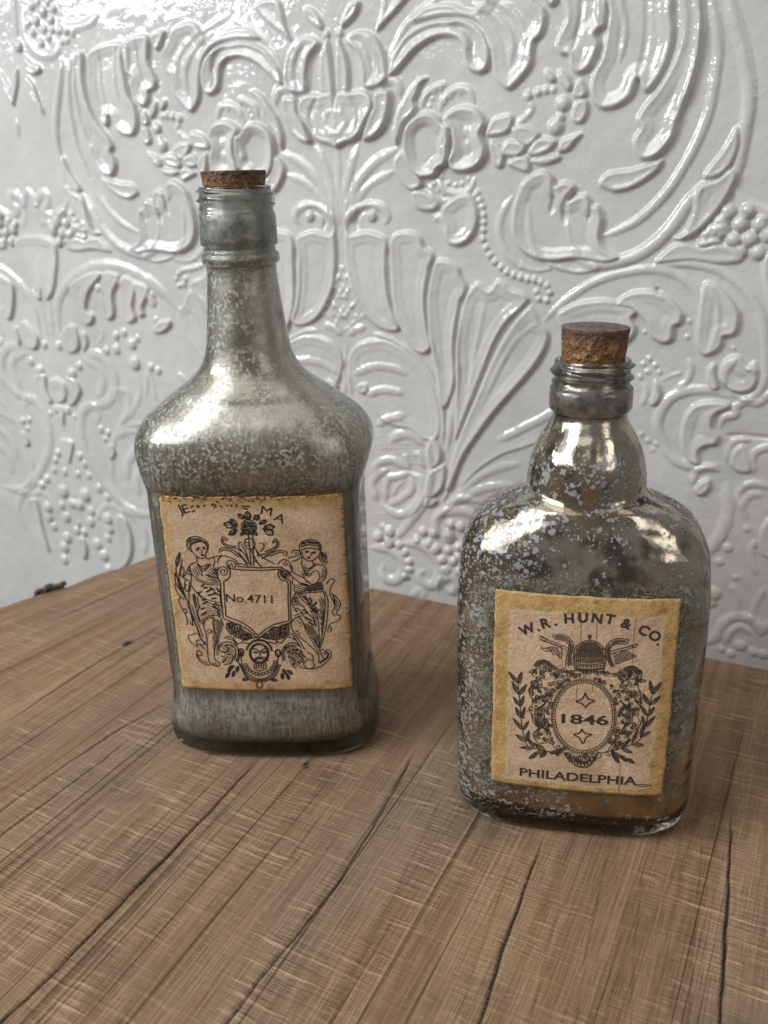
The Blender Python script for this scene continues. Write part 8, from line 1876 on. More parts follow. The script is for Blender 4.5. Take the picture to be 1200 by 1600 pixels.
(0.38,((20.3,43),(21,41.6),(21.8,41.1),(23.4,40.8),(22.4,42.4),(21.6,43),(20.3,43),)),
(0.3,((22.2,42.5),(22.6,42),)),
(0.3,((21.5,42.9),(23.1,40.9),)),
(0.3,((21,43),(22.5,41.1),)),
(0.3,((20.4,43),(22,41.2),)),
(0.3,((20.8,42.1),(21.3,41.4),)),
(0.38,((14.7,46.5),(14.3,44.9),(14.6,43.9),(15.6,42.3),(15.8,44.3),(15.6,45.3),(14.7,46.5),)),
(0.3,((15.8,44.5),(15.7,43.8),)),
(0.3,((15.4,45.4),(15.4,42.6),)),
(0.3,((15.1,45.9),(15.1,43.3),)),
(0.3,((14.8,46.4),(14.8,43.8),)),
(0.3,((14.5,45.4),(14.4,44.5),)),
(0.38,((-5.2,45.4),(-6.3,44.4),(-6.7,43.4),(-6.8,41.4),(-5.5,42.7),(-5.1,43.7),(-5.2,45.4),)),
(0.3,((-5.5,42.9),(-5.9,42.4),)),
(0.3,((-5.2,43.9),(-6.8,41.7),)),
(0.3,((-5.2,44.6),(-6.7,42.5),)),
(0.3,((-5.2,45.2),(-6.6,43.2),)),
(0.3,((-6,44.7),(-6.5,44),)),
(0.42,((7.6,41.4),(7.5,40.8),(7.3,40.2),(6.8,40),(6.4,40.2),(6.1,40.6),(5.9,41.2),(6,41.9),(6.3,42.4),(6.7,42.6),(7.1,42.5),(7.5,42),(7.6,41.4),)),
(0.34,((4.4,43.4),(6.6,41.3),)),
(0.42,((6.8,40.1),(6.8,39.5),(6.5,39),(6,38.8),(5.6,38.9),(5.3,39.3),(5.1,40),(5.2,40.6),(5.5,41.1),(5.9,41.3),(6.3,41.2),(6.7,40.8),(6.8,40.1),)),
(0.34,((4.1,43),(5.9,40.1),)),
(0.42,((5.7,39.2),(5.6,38.6),(5.4,38.1),(4.9,37.9),(4.5,38),(4.2,38.4),(4,39.1),(4.1,39.7),(4.4,40.2),(4.8,40.4),(5.2,40.3),(5.6,39.9),(5.7,39.2),)),
(0.34,((3.8,42.8),(4.8,39.2),)),
(0.42,((4.4,38.8),(4.3,38.2),(4.1,37.7),(3.6,37.4),(3.2,37.6),(2.9,38),(2.7,38.6),(2.8,39.3),(3.1,39.8),(3.5,40),(3.9,39.9),(4.3,39.5),(4.4,38.8),)),
(0.34,((3.4,42.7),(3.6,38.8),)),
(0.42,((3.1,39),(3,38.3),(2.7,37.8),(2.3,37.6),(1.9,37.7),(1.5,38.1),(1.4,38.8),(1.5,39.4),(1.8,39.9),(2.2,40.2),(2.6,40),(3,39.6),(3.1,39),)),
(0.34,((3,42.7),(2.3,38.9),)),
(0.42,((1.9,39.6),(1.8,38.9),(1.5,38.4),(1.1,38.2),(0.7,38.3),(0.3,38.8),(0.2,39.4),(0.3,40.1),(0.6,40.6),(1,40.8),(1.4,40.7),(1.8,40.2),(1.9,39.6),)),
(0.34,((2.6,42.9),(1.1,39.6),)),
(0.42,((1,40.7),(0.9,40),(0.6,39.5),(0.2,39.3),(-0.3,39.4),(-0.6,39.9),(-0.7,40.5),(-0.7,41.2),(-0.4,41.7),(0.1,41.9),(0.5,41.8),(0.8,41.3),(1,40.7),)),
(0.34,((2.3,43.1),(0.2,40.7),)),
(0.36,((-0.2,42.8),(-0.3,42.1),(-0.6,41.5),(-1.1,41.1),(-1.5,40.9),(-2,40.8),(-2.5,41),(-2.9,41.4),(-3.1,41.8),(-3.2,42.3),(-3.1,42.8),(-2.9,43.2),(-2.6,43.5),(-2.3,43.7),(-2,43.7),(-1.7,43.6),(-1.5,43.4),(-1.3,43.1),(-1.3,42.8),(-1.3,42.6),(-1.4,42.3),(-1.6,42.2),(-1.7,42.1),(-1.9,42.1),(-2,42.2),(-2.1,42.3),(-2.2,42.4),)),
(0.36,((7.5,43.6),(7.7,43),(8.1,42.4),(8.5,42.1),(9,42),(9.5,42.1),(9.9,42.4),(10.3,42.8),(10.4,43.3),(10.5,43.8),(10.3,44.3),(10.1,44.6),(9.8,44.9),(9.5,45),(9.2,44.9),(8.9,44.8),(8.7,44.5),(8.6,44.2),(8.6,43.9),(8.6,43.6),(8.7,43.4),(8.9,43.3),(9.1,43.2),(9.3,43.3),(9.4,43.4),(9.4,43.5),(9.5,43.6),)),
(0.62,((2.9,71.3),(4.1,68.7),(6.6,68),(4.2,66.4),(3.3,64.8),(1.9,66.4),(-0.5,67.2),(1.8,68.5),(2.9,71.3),)),
(0.62,((2.5,55),(3.7,53.1),(6.4,52.9),(4.2,51.3),(3.2,48.3),(1.6,51),(-0.6,52.2),(1.6,53.1),(2.5,55),)),
(0.18,((-0.3,104.3),(0.6,77.2),)),
(0.18,((5.4,105.4),(5.8,94.6),)),
(0.18,((19.6,104.2),(19.3,97.8),(19.5,84.8),)),
(0.18,((-0.3,74.1),(-0.3,66.5),)),
(0.18,((5.4,74.6),(5.5,71.6),)),
(0.18,((18,39.9),(18.4,26.1),)),
(0.45,((23.9,30.4),(26.5,31),(31,30.4),)),
(0.4,((25.3,30),(29.2,30.1),))]
TEXT_L = [('J', (-30.14, 125.13), 22), ('E', (-27.57, 126.01), 18), ('M', (8.07, 125.06), -14), ('A', (13.6, 121.58), -26)]
NUM_L = [(-13.82, 81.52), (7.33, 80.66)]
TEXT_R = [('W', (-20.15, 96.61), 28), ('.', (-15.71, 96.66), 24), ('R', (-13.37, 99.83), 19), ('.', (-9.54, 99.42), 14), ('H', (-4.73, 102.4), 6), ('U', (0.32, 103.08), 1), ('N', (5.51, 103.18), -5), ('T', (10.26, 103.05), -9), ('&', (16.28, 101.52), -17), ('C', (22.75, 99.13), -27), ('O', (26.89, 96.94), -33), ('.', (28.12, 93.45), -35)]
PHIL_R = [(-21.05, 30.09), (24.96, 30.53)]
YEAR_R = [(-5.46, 56.81), (12.39, 57.53)]
CRACKS = [
(1,1.6,((42.9,-187.9),(45.6,-230.6),(48.1,-280.2),(50.2,-320.3),(49.8,-345.2),)),
(0.8,1.2,((107.3,-149.2),(113.4,-195.9),(118.1,-247.4),(117.5,-282),(117.2,-294.3),)),
(0.5,0.8,((107.8,-159.2),(113.2,-204.4),(116.5,-251.9),)),
(0.9,1.5,((182.1,-182.9),(184.8,-214.3),(187.9,-249.9),(191.5,-276.5),)),
(1,1.5,((248.9,-133.2),(255,-183.1),(260.8,-241.7),)),
(0.9,1.3,((-91.6,-99.6),(-94.9,-158),(-93.2,-227),)),
(1,1.2,((-146.9,-45.4),(-160.5,-132),)),
(0.7,0.9,((-28.2,-165.7),(-35.8,-206.7),(-38.2,-251.8),)),
(0.7,1,((-24.4,-203),(-24.6,-245.2),(-25.1,-284.5),)),
(0.5,0.7,((8.2,-207.6),(2.1,-263.6),(0.2,-305.9),)),
(0.6,0.8,((175.3,-200.5),(179.7,-241.3),(183.5,-272.5),)),
(0.5,0.7,((198.7,-215.4),(205.7,-265.9),)),
(0.5,0.8,((240,-146.5),(244.6,-188.3),(250.8,-235.9),)),
(0.5,0.6,((87.1,-172),(93.2,-231.8),(95.6,-283.2),(96.5,-316.2),)),
(0.5,0.7,((208,-179.4),(213.1,-221.3),(219.4,-262.5),)),
(0.4,0.5,((221,-168.8),(227.7,-214),(235.1,-254.6),)),
(0.5,0.6,((132.9,-170.7),(137.9,-214),(143.4,-262.6),(147.3,-296.1),)),
(0.45,0.6,((29.9,-210.7),(30.7,-266.9),(29.2,-312.9),)),
(0.5,0.6,((75.7,-94.3),(88.3,-148.4),)),
(0.5,0.6,((70.2,-48.8),(81.5,-106.1),))]

# ------------------------------------------------------------------ helpers
def mesh_obj(name, verts, faces, mat=None, parent=None, smooth=True):
    me = bpy.data.meshes.new(name)
    verts = np.asarray(verts, dtype=np.float32)
    if isinstance(faces, np.ndarray):
        nf, k = faces.shape
        me.vertices.add(len(verts)); me.vertices.foreach_set('co', verts.ravel())
        me.loops.add(nf * k); me.loops.foreach_set('vertex_index', faces.ravel().astype(np.int32))
        me.polygons.add(nf)
        me.polygons.foreach_set('loop_start', np.arange(0, nf * k, k, dtype=np.int32))
        me.polygons.foreach_set('loop_total', np.full(nf, k, dtype=np.int32))
        me.update(calc_edges=True)
    else:
        me.from_pydata([tuple(map(float, v)) for v in verts], [], faces); me.update()
    if smooth: me.polygons.foreach_set('use_smooth', np.ones(len(me.polygons), dtype=bool))
    if mat: me.materials.append(mat)
    o = bpy.data.objects.new(name, me); col.objects.link(o)
    if parent: o.parent = parent
    return o
def empty(name, loc=(0, 0, 0), rz=0):
    o = bpy.data.objects.new(name, None); col.objects.link(o)
    o.location = loc; o.rotation_euler = (0, 0, rz); o.empty_display_size = 0.02
    return o
def tag(o, label, cat):
    o['label'] = label; o['category'] = cat
def spline(P, step, closed=False):
    P = np.asarray(P, float)
    if len(P) < 3 and not closed:
        n = max(2, int(np.linalg.norm(P[1] - P[0]) / step) + 1)
        return P[0] + (P[1] - P[0]) * np.linspace(0, 1, n)[:, None]
    if closed: Q = np.vstack([P[-1], P, P[0], P[1]])
    else: Q = np.vstack([2 * P[0] - P[1], P, 2 * P[-1] - P[-2]])
    out = []
    for i in range(1, len(Q) - 2):
        p0, p1, p2, p3 = Q[i - 1:i + 3]
        n = max(1, int(math.ceil(np.linalg.norm(p2 - p1) / step)))
        t = (np.arange(n) / n)[:, None]
        out.append(0.5 * (2 * p1 + (p2 - p0) * t + (2 * p0 - 5 * p1 + 4 * p2 - p3) * t ** 2 + (3 * p1 - p0 - 3 * p2 + p3) * t ** 3))
    out.append(Q[-2][None] if not closed else P[0][None])
    return np.vstack(out)
def sstep(a, b, x):
    t = np.clip((x - a) / (b - a), 0, 1); return t * t * (3 - 2 * t)

class NT:
    """small node-tree writer"""
    def __init__(self, name):
        self.m = bpy.data.materials.new(name); self.m.use_nodes = True
        self.t = self.m.node_tree; self.b = self.t.nodes['Principled BSDF']
    def n(self, typ, **kw):
        nd = self.t.nodes.new(typ)
        for k, v in kw.items():
            if hasattr(nd, k): setattr(nd, k, v)
        return nd
    def l(self, a, b): self.t.links.new(a, b)
    def put(self, sock, v):
        if hasattr(v, 'links') or hasattr(v, 'is_linked'): self.l(v, sock)
        elif isinstance(v, (int, float)) and sock.type == 'RGBA': sock.default_value = (v, v, v, 1)
        elif isinstance(v, tuple) and sock.type == 'RGBA' and len(v) == 3: sock.default_value = v + (1,)
        else: sock.default_value = v
    def obj(self): return self.n('ShaderNodeTexCoord').outputs['Object']
    def map(self, v, scale=(1, 1, 1), rot=(0, 0, 0), loc=(0, 0, 0)):
        m = self.n('ShaderNodeMapping'); self.l(v, m.inputs[0])
        m.inputs['Location'].default_value = loc; m.inputs['Rotation'].default_value = rot; m.inputs['Scale'].default_value = scale
        return m.outputs[0]
    def noise(self, v, scale, detail=3, rough=.55, dist=0.0, out='Fac'):
        x = self.n('ShaderNodeTexNoise'); self.l(v, x.inputs['Vector'])
        x.inputs['Scale'].default_value = scale; x.inputs['Detail'].default_value = detail
        x.inputs['Roughness'].default_value = rough; x.inputs['Distortion'].default_value = dist
        return x.outputs[out]
    def voro(self, v, scale, feature='F1', out='Distance', rnd=1.0):
        x = self.n('ShaderNodeTexVoronoi'); x.feature = feature; self.l(v, x.inputs['Vector'])
        x.inputs['Scale'].default_value = scale; x.inputs['Randomness'].default_value = rnd
        return x.outputs[out]
    def ramp(self, f, a, b, lo=0.0, hi=1.0):
        r = self.n('ShaderNodeMapRange'); r.interpolation_type = 'SMOOTHSTEP'
        self.l(f, r.inputs[0]); r.inputs[1].default_value = a; r.inputs[2].default_value = b
        r.inputs[3].default_value = lo; r.inputs[4].default_value = hi
        return r.outputs[0]
    def math(self, op, a, b=0.0, c=None):
        m = self.n('ShaderNodeMath'); m.operation = op; self.put(m.inputs[0], a); self.put(m.inputs[1], b)
        if c is not None: self.put(m.inputs[2], c)
        return m.outputs[0]
    def mix(self, f, a, b):
        m = self.n('ShaderNodeMix'); m.data_type = 'RGBA'; self.put(m.inputs[0], f); self.put(m.inputs[6], a); self.put(m.inputs[7], b)
        return m.outputs[2]
    def mul(self, a, b, f=1.0):
        m = self.n('ShaderNodeMix'); m.data_type = 'RGBA'; m.blend_type = 'MULTIPLY'; self.put(m.inputs[0], f); self.put(m.inputs[6], a); self.put(m.inputs[7], b)
        return m.outputs[2]
    def sep(self, v):
        s = self.n('ShaderNodeSeparateXYZ'); self.l(v, s.inputs[0]); return s.outputs
    def warp(self, v, scale, amp):
        c = self.noise(v, scale, 2, .5, 0, 'Color')
        s = self.n('ShaderNodeVectorMath'); s.operation = 'MULTIPLY_ADD'
        self.l(c, s.inputs[0]); s.inputs[1].default_value = (amp,) * 3; self.l(v, s.inputs[2])
        return s.outputs[0]
    def bump(self, h, dist, strength=1.0, normal=None):
        b = self.n('ShaderNodeBump'); self.put(b.inputs['Height'], h); b.inputs['Distance'].default_value = dist; b.inputs['Strength'].default_value = strength
        if normal is not None: self.l(normal, b.inputs['Normal'])
        return b.outputs[0]
    def set(self, **kw):
        names = dict(color='Base Color', rough='Roughness', metal='Metallic', normal='Normal', coat='Coat Weight', coat_rough='Coat Roughness', spec='Specular IOR Level', coat_normal='Coat Normal', ior='IOR', coat_ior='Coat IOR', trans='Transmission Weight')
        for k, v in kw.items(): self.put(self.b.inputs[names[k]], v)
        return self.m

# ------------------------------------------------------------------ materials
def mat_enamel():
    k = NT('white_gloss_paint'); v = k.obj()
    h1 = k.noise(v, 130, 3, .5); h2 = k.noise(v, 420, 2, .5); h3 = k.noise(v, 40, 2, .5)
    h = k.math('ADD', k.math('MULTIPLY', h1, .42), k.math('ADD', k.math('MULTIPLY', h2, .12), k.math('MULTIPLY', h3, .9)))
    c = k.mix(k.ramp(k.noise(v, 18, 3), .35, .7), (.468, .456, .435), (.52, .508, .487))
    c = k.mix(k.ramp(k.noise(v, 900, 2), .68, .74), c, (.50, .48, .45))
    return k.set(color=c, rough=.05, spec=.5, normal=k.bump(h, .0013, 1.0))

def mat_wood():
    k = NT('rough_sawn_wood')
    uvn = k.n('ShaderNodeUVMap'); uvn.uv_map = 'grain'; v = uvn.outputs[0]
    cr = k.n('ShaderNodeAttribute'); cr.attribute_name = 'crack'; crack = cr.outputs['Fac']
    vw = k.warp(v, 9, .0016)
    g1 = k.noise(k.map(vw, (120, 2.2, 1)), 1, 5, .6)            # broad grain bands
    g2 = k.noise(k.map(vw, (700, 9, 1)), 1, 4, .65)             # fine grain
    g3 = k.noise(k.map(v, (2200, 60, 1)), 1, 2, .6)
    sw = k.warp(v, 40, .003)
    s1 = k.noise(k.map(sw, (30, 520, 1)), 1, 3, .6)             # saw marks across the grain
    s2 = k.noise(k.map(sw, (150, 1000, 1)), 1, 2, .6)
    patch = k.noise(v, 14, 4, .6); patch2 = k.noise(k.map(v, (9, 5, 1), loc=(.3, .7, 0)), 1, 4, .6)
    c = k.mix(k.ramp(g1, .3, .7), (.205, .122, .068), (.312, .200, .119))
    c = k.mix(k.ramp(patch2, .42, .72), c, k.mix(g1, (.182, .124, .083), (.275, .194, .132)))
    c = k.mix(k.ramp(patch, .50, .74, 0, .6), c, (.128, .086, .058))
    c = k.mul(c, k.mix(k.ramp(g2, .32, .66), .78, 1.06))
    c = k.mul(c, k.mix(k.ramp(g3, .3, .62), .74, 1.07))
    sawn = k.ramp(k.noise(k.map(v, (26, 12, 1), loc=(2, 1, 0)), 1, 3), .38, .62, .15, 1.0)
    c = k.mix(k.math('MULTIPLY', sawn, k.ramp(s1, .56, .68, 0, .62)), c, (.52, .37, .24))
    c = k.mul(c, k.mix(k.ramp(s1, .30, .42), .80, 1.0), sawn)
    c = k.mix(k.ramp(s2, .58, .70, 0, .26), c, (.52, .38, .25))
    lines = k.noise(k.map(vw, (330, 1.2, 1), loc=(5, 0, 0)), 1, 2, .5)
    c = k.mul(c, k.mix(k.ramp(lines, .63, .69), 1.0, .60))
    c = k.mix(crack, c, (.022, .014, .009))
    h = k.math('ADD', k.math('MULTIPLY', k.math('MULTIPLY', s1, sawn), .9), k.math('ADD', k.math('MULTIPLY', g2, .5), k.math('MULTIPLY', s2, .18)))
    h = k.math('SUBTRACT', h, k.math('MULTIPLY', k.ramp(lines, .60, .68), .5))
    return k.set(color=c, rough=k.ramp(g2, .3, .7, .48, .68), spec=.14, normal=k.bump(h, .0015, 1.0))

def mat_bark():
    k = NT('old_bark'); v = k.obj(); f = k.noise(k.map(v, (300, 300, 900)), 1, 4)
    return k.set(color=k.mix(k.ramp(f, .35, .65), (.045, .033, .025), (.17, .13, .095)), rough=.9, normal=k.bump(f, .002))

def label_field(k, v, w, z0, z1, x0=0.0):
    """metres outside the label rectangle on the bottle front (object space)"""
    s = k.sep(v)
    dx = k.math('SUBTRACT', k.math('ABSOLUTE', k.math('SUBTRACT', s[0], x0)), w / 2)
    dz = k.math('SUBTRACT', k.math('ABSOLUTE', k.math('SUBTRACT', s[2], (z0 + z1) / 2)), (z1 - z0) / 2)
    return k.math('MAXIMUM', dx, dz), s

def mat_mercury_left():
    k = NT('tarnished_mercury_glass'); v = k.obj()
    d, s = label_field(k, v, .0806, .0356, .1318, .0009); z = s[2]
    lo = k.noise(v, 26, 4, .6); mid = k.noise(v, 75, 3, .6); vw = k.warp(v, 220, .003)
    body = k.ramp(z, .150, .128)                       # 1 on the ribbed lower body
    streak = k.noise(k.map(v, (900, 900, 28)), 1, 3, .6)
    c = k.mix(k.ramp(lo, .35, .68), (.56, .54, .49), (.35, .315, .24))
    c = k.mix(k.ramp(mid, .5, .75, 0, .75), c, (.24, .205, .13))
    c = k.mul(c, k.mix(k.ramp(streak, .3, .65), .50, 1.05), k.math('MULTIPLY', k.math('ADD', body, k.ramp(z, .185, .150, 0, 1.1)), .6))
    # pale flecks where the silvering lifted
    f1 = k.ramp(k.noise(vw, 620, 2, .5), .52, .60, 0, .9)
    rings = k.ramp(k.voro(k.warp(v, 300, .004), 520, 'DISTANCE_TO_EDGE'), .10, .02)
    where = k.ramp(k.noise(v, 38, 3, .6), .33, .55)
    neck = k.ramp(z, .125, .155, .25, 1.0)
    fl = k.math('MULTIPLY', k.math('MULTIPLY', f1, where), neck)
    rg = k.math('MULTIPLY', k.math('MULTIPLY', rings, k.ramp(k.noise(v, 55, 3), .45, .62)), k.math('MULTIPLY', neck, .55))
    c = k.mix(fl, c, (.78, .78, .73)); c = k.mix(rg, c, (.15, .135, .10))
    metal = k.math('SUBTRACT', .92, k.math('MULTIPLY', fl, .72))
    rough = k.math('ADD', k.ramp(mid, .3, .75, .27, .46), k.math('ADD', k.math('MULTIPLY', fl, .25), k.math('MULTIPLY', body, .14)))
    # dull finish round the threads
    top = k.ramp(z, .221, .236); c = k.mix(k.math('MULTIPLY', top, .7), c, k.mix(k.ramp(k.noise(v, 150, 4, .65), .36, .64), (.10, .105, .088), (.40, .41, .37))); rough = k.math('ADD', rough, k.math('MULTIPLY', top, .10))
    # brown glue residue around the paper
    glue = k.math('MULTIPLY', k.ramp(k.math('ADD', d, k.math('MULTIPLY', k.noise(v, 260, 3), .010)), .011, .003), k.ramp(s[1], -.010, -.02))
    gl = k.mix(k.noise(v, 700, 3), (.10, .075, .030), (.27, .225, .115))
    c = k.mix(k.math('MULTIPLY', glue, .5), c, gl); metal = k.math('MULTIPLY', metal, k.math('SUBTRACT', 1, k.math('MULTIPLY', glue, .6)))
    # bare green glass foot
    foot = k.ramp(k.math('ADD', z, k.math('MULTIPLY', k.noise(v, 120, 2), .003)), .0120, .0062)
    # vertical ribs on the narrow sides
    wv = k.n('ShaderNodeTexWave'); wv.bands_direction = 'Y'; wv.wave_profile = 'SIN'; k.l(v, wv.inputs[0]); wv.inputs['Scale'].default_value = 175; wv.inputs['Distortion'].default_value = .4
    side = k.math('MULTIPLY', k.ramp(k.math('ABSOLUTE', s[0]), .0435, .0455), k.math('MULTIPLY', k.ramp(z, .128, .122), k.ramp(z, .022, .030)))
    nb = k.bump(k.noise(v, 45, 2), .0010, .8)
    h = k.math('ADD', k.math('MULTIPLY', streak, k.math('MULTIPLY', body, .6)), k.math('MULTIPLY', k.noise(v, 160, 2), .5))
    nb2 = k.bump(h, .0005, .8, nb)
    c = k.mul(c, k.mix(wv.outputs['Fac'], .45, 1.05), side)
    return k.set(color=c, metal=metal, rough=rough, normal=nb2)

def mat_mercury_right():
    k = NT('flaked_mercury_glass'); v = k.obj()
    d, s = label_field(k, v, .068, .0254, .1114, .0014); z = s[2]
    lo = k.noise(v, 24, 4, .6); mid = k.noise(v, 60, 3, .6)
    c = k.mix(k.ramp(lo, .38, .66), (.62, .57, .49), (.36, .275, .17))
    c = k.mix(k.ramp(mid, .48, .64, 0, .9), c, (.11, .085, .066))
    c = k.mix(k.ramp(z, .030, .016, 0, .55), c, (.42, .30, .15))
    # flaked silver islands: grey, rough, with dark rims
    vw = k.warp(v, 260, .0035)
    dens = k.ramp(k.noise(k.map(v, (1, 1, 1), loc=(.03, .02, .013)), 34, 4, .65), .44, .72)
    dens = k.math('ADD', k.math('MULTIPLY', dens, .62), k.ramp(s[0], .012, -.045, 0, .42))
    def flakes(scale, r0, r1):
        vo = k.n('ShaderNodeTexVoronoi'); vo.feature = 'F1'; k.l(k.warp(v, scale * 1.1, 1.3 / scale), vo.inputs['Vector']); vo.inputs['Scale'].default_value = scale
        pick = k.ramp(k.math('SUBTRACT', dens, k.sep(vo.outputs['Color'])[0]), -.02, .02)
        return k.math('MULTIPLY', pick, k.ramp(vo.outputs['Distance'], r1 + .08, r0 - .12)), k.math('MULTIPLY', pick, k.ramp(vo.outputs['Distance'], r1 + .14, r1 + .02))
    f_a, r_a = flakes(470, .40, .50); f_b, r_b = flakes(900, .36, .48); f_c, r_c = flakes(300, .33, .42)
    isl = k.math('MAXIMUM', f_a, k.math('MAXIMUM', f_b, f_c)); rim = k.math('MAXIMUM', r_a, k.math('MAXIMUM', r_b, r_c)); dots = f_b
    neckz = k.ramp(z, .172, .166)
    isl = k.math('MULTIPLY', k.math('MAXIMUM', isl, dots), neckz)
    c = k.mul(c, (.36, .32, .29), k.math('MULTIPLY', k.math('MULTIPLY', rim, neckz), .75))
    c = k.mix(isl, c, k.mix(k.noise(v, 300, 2), (.40, .40, .395), (.68, .68, .68)))
    metal = k.math('SUBTRACT', .95, k.math('MULTIPLY', isl, .80))
    rough = k.math('ADD', k.ramp(mid, .3, .7, .07, .20), k.math('MULTIPLY', isl, .30))
    # worn crackle around the paper
    sq = k.voro(k.warp(v, 330, .007), 340, 'DISTANCE_TO_EDGE')
    sqn = k.ramp(sq, .10, .035)
    ring = k.math('MULTIPLY', k.ramp(k.math('ADD', d, k.math('MULTIPLY', k.noise(v, 110, 3), .024)), .0185, .0105), k.ramp(s[1], -.004, -.016))
    ring = k.math('MULTIPLY', ring, .9)
    c = k.mix(ring, c, (.115, .105, .078)); c = k.mix(k.math('MULTIPLY', ring, sqn), c, (.66, .62, .45))
    metal = k.math('MULTIPLY', metal, k.math('SUBTRACT', 1, k.math('MULTIPLY', ring, .75)))
    rough = k.math('ADD', rough, k.math('MULTIPLY', ring, .28))
    top = k.ramp(z, .168, .177); c = k.mix(k.math('MULTIPLY', top, .72), c, k.mix(k.ramp(k.noise(v, 190, 4, .65), .36, .64), (.07, .07, .068), (.40, .39, .365))); rough = k.math('ADD', rough, k.math('MULTIPLY', top, .14))
    foot = k.ramp(k.math('ADD', z, k.math('MULTIPLY', k.noise(v, 120, 2), .003)), .0100, .0050)
    nb = k.bump(k.noise(v, 42, 2), .0030, .9)
    nb2 = k.bump(k.math('ADD', k.math('MULTIPLY', sqn, k.math('MULTIPLY', ring, .5)), k.math('MULTIPLY', k.noise(v, 240, 2), .25)), .0005, 1.0, nb)
    return k.set(color=c, metal=metal, rough=rough, normal=nb2)

def mat_glass(name, ribs):
    k = NT(name); v = k.obj(); s = k.sep(v)
    nb = k.bump(k.noise(v, 60, 2), .0012, .8)
    if ribs:
        wv = k.n('ShaderNodeTexWave'); wv.bands_direction = 'Y'; k.l(v, wv.inputs[0]); wv.inputs['Scale'].default_value = 175; wv.inputs['Distortion'].default_value = .4
        side = k.math('MULTIPLY', k.ramp(k.math('ABSOLUTE', s[0]), .0435, .0455), k.math('MULTIPLY', k.ramp(s[2], .128, .122), k.ramp(s[2], .022, .030)))
        nb = k.bump(k.math('MULTIPLY', wv.outputs['Fac'], side), .0016, 1.0, nb)
    va = k.n('ShaderNodeVolumeAbsorption'); va.inputs['Color'].default_value = (.64, .64, .59, 1); va.inputs['Density'].default_value = 32
    k.l(va.outputs[0], k.t.nodes['Material Output'].inputs['Volume'])
    return k.set(color=(.97, .985, .975), rough=.015, trans=1.0, ior=1.5, normal=nb)

def mat_cork(name, dark, top):
    k = NT(name); v = k.obj()
    a = k.noise(v, 170, 4, .65); b = k.noise(v, 480, 3, .6); z = k.sep(v)[2]
    c = k.mix(k.ramp(a, .35, .62), (.235, .108, .032), (.085, .037, .014))
    c = k.mix(k.ramp(b, .54, .64), c, (.040, .020, .012))
    c = k.mix(k.ramp(k.math('ADD', a, k.math('MULTIPLY', b, .4)), .72, .80, 0, .8), c, (.40, .22, .075))
    c = k.mix(k.math('MULTIPLY', k.ramp(k.math('ADD', z, k.math('MULTIPLY', a, .006)), dark, dark + .004), .75), c, (.075, .045, .034))
    c = k.mix(k.ramp(z, top + .0001, top + .0003), c, k.mix(k.ramp(a, .35, .65), (.17, .135, .12), (.085, .060, .050)))
    return k.set(color=c, rough=.62, spec=.4, normal=k.bump(k.math('ADD', a, b), .0022))

def mat_paper(name, w, z0, z1, x0, frame):
    """old paper; frame = (left, right, top, bottom) widths of the amber glue border"""
    k = NT(name); v = k.obj(); s = k.sep(v)
    x = k.math('SUBTRACT', s[0], x0 - w / 2); z = s[2]
    jit = k.math('MULTIPLY', k.math('SUBTRACT', k.noise(v, 190, 3), .5), .008 if frame[0] < .005 else .0040)
    e = [k.math('SUBTRACT', x, frame[0]), k.math('SUBTRACT', w - frame[1], x), k.math('SUBTRACT', z1 - frame[2], z), k.math('SUBTRACT', z, z0 + frame[3])]
    m = k.math('ADD', k.math('MINIMUM', k.math('MINIMUM', e[0], e[1]), k.math('MINIMUM', e[2], e[3])), jit)
    inn = k.ramp(m, -.0006, .0006) if frame[0] > .005 else k.ramp(m, -.0030, .0030)
    fib = k.noise(k.warp(v, 160, .006), 650, 4, .7); blot = k.noise(v, 48, 4, .65); big = k.noise(v, 20, 3, .5)
    c = k.mix(k.ramp(blot, .34, .70), (.63, .452, .300), (.46, .306, .187))
    c = k.mix(k.ramp(big, .45, .75, 0, .45), c, (.265, .165, .100))
    c = k.mul(c, k.mix(k.ramp(fib, .3, .68), .80, 1.10))
    am = k.mix(k.ramp(k.noise(v, 170, 4, .7), .36, .66), (.50, .320, .125), (.36, .200, .068))
    am = k.mix(k.ramp(fib, .50, .70), am, (.53, .40, .185))
    am = k.mix(k.ramp(k.noise(v, 80, 4, .7), .56, .74, 0, .85), am, (.13, .058, .020))
    c = k.mix(inn, am, c)
    edge = k.ramp(k.math('MULTIPLY', k.math('ABSOLUTE', m), 1.0), .0011, .0002, 0, .35)
    if frame[0] > .005: c = k.mix(edge, c, (.60, .49, .33))
    c = k.mix(k.ramp(k.noise(v, 62, 3, .7), .68, .78, 0, .65), c, (.13, .062, .026))
    return k.set(color=c, rough=.52, spec=.35, normal=k.bump(fib, .0005))

def mat_plain(name, color, rough):
    k = NT(name); v = k.obj(); f = k.noise(v, 900, 2)
    return k.set(color=k.mix(f, tuple(x * .8 for x in color), color), rough=rough, spec=.3)

M = dict(glass_l=mat_glass('greenish_glass_ribbed_sides', True), glass_r=mat_glass('greenish_glass', False), enamel=mat_enamel(), wood=mat_wood(), bark=mat_bark(), left=mat_mercury_left(), right=mat_mercury_right(),
         cork1=mat_cork('burnt_cork', .0040, .0056), cork2=mat_cork('brown_cork', .0085, .0116),
         paper_l=mat_paper('tea_stained_paper', .0806, .0356, .1318, .0009, (.0016, .0022, .0050, .0036)),
         paper_r=mat_paper('amber_edged_paper', .068, .0254, .1114, .0014, (.0062, .0058, .0072, .0032)),
         ink_l=mat_plain('black_ink', (.020, .017, .016), .55), ink_r=mat_plain('faded_black_ink', (.050, .037, .030), .55),
         residue=mat_plain('brown_glue', (.17, .10, .04), .5))

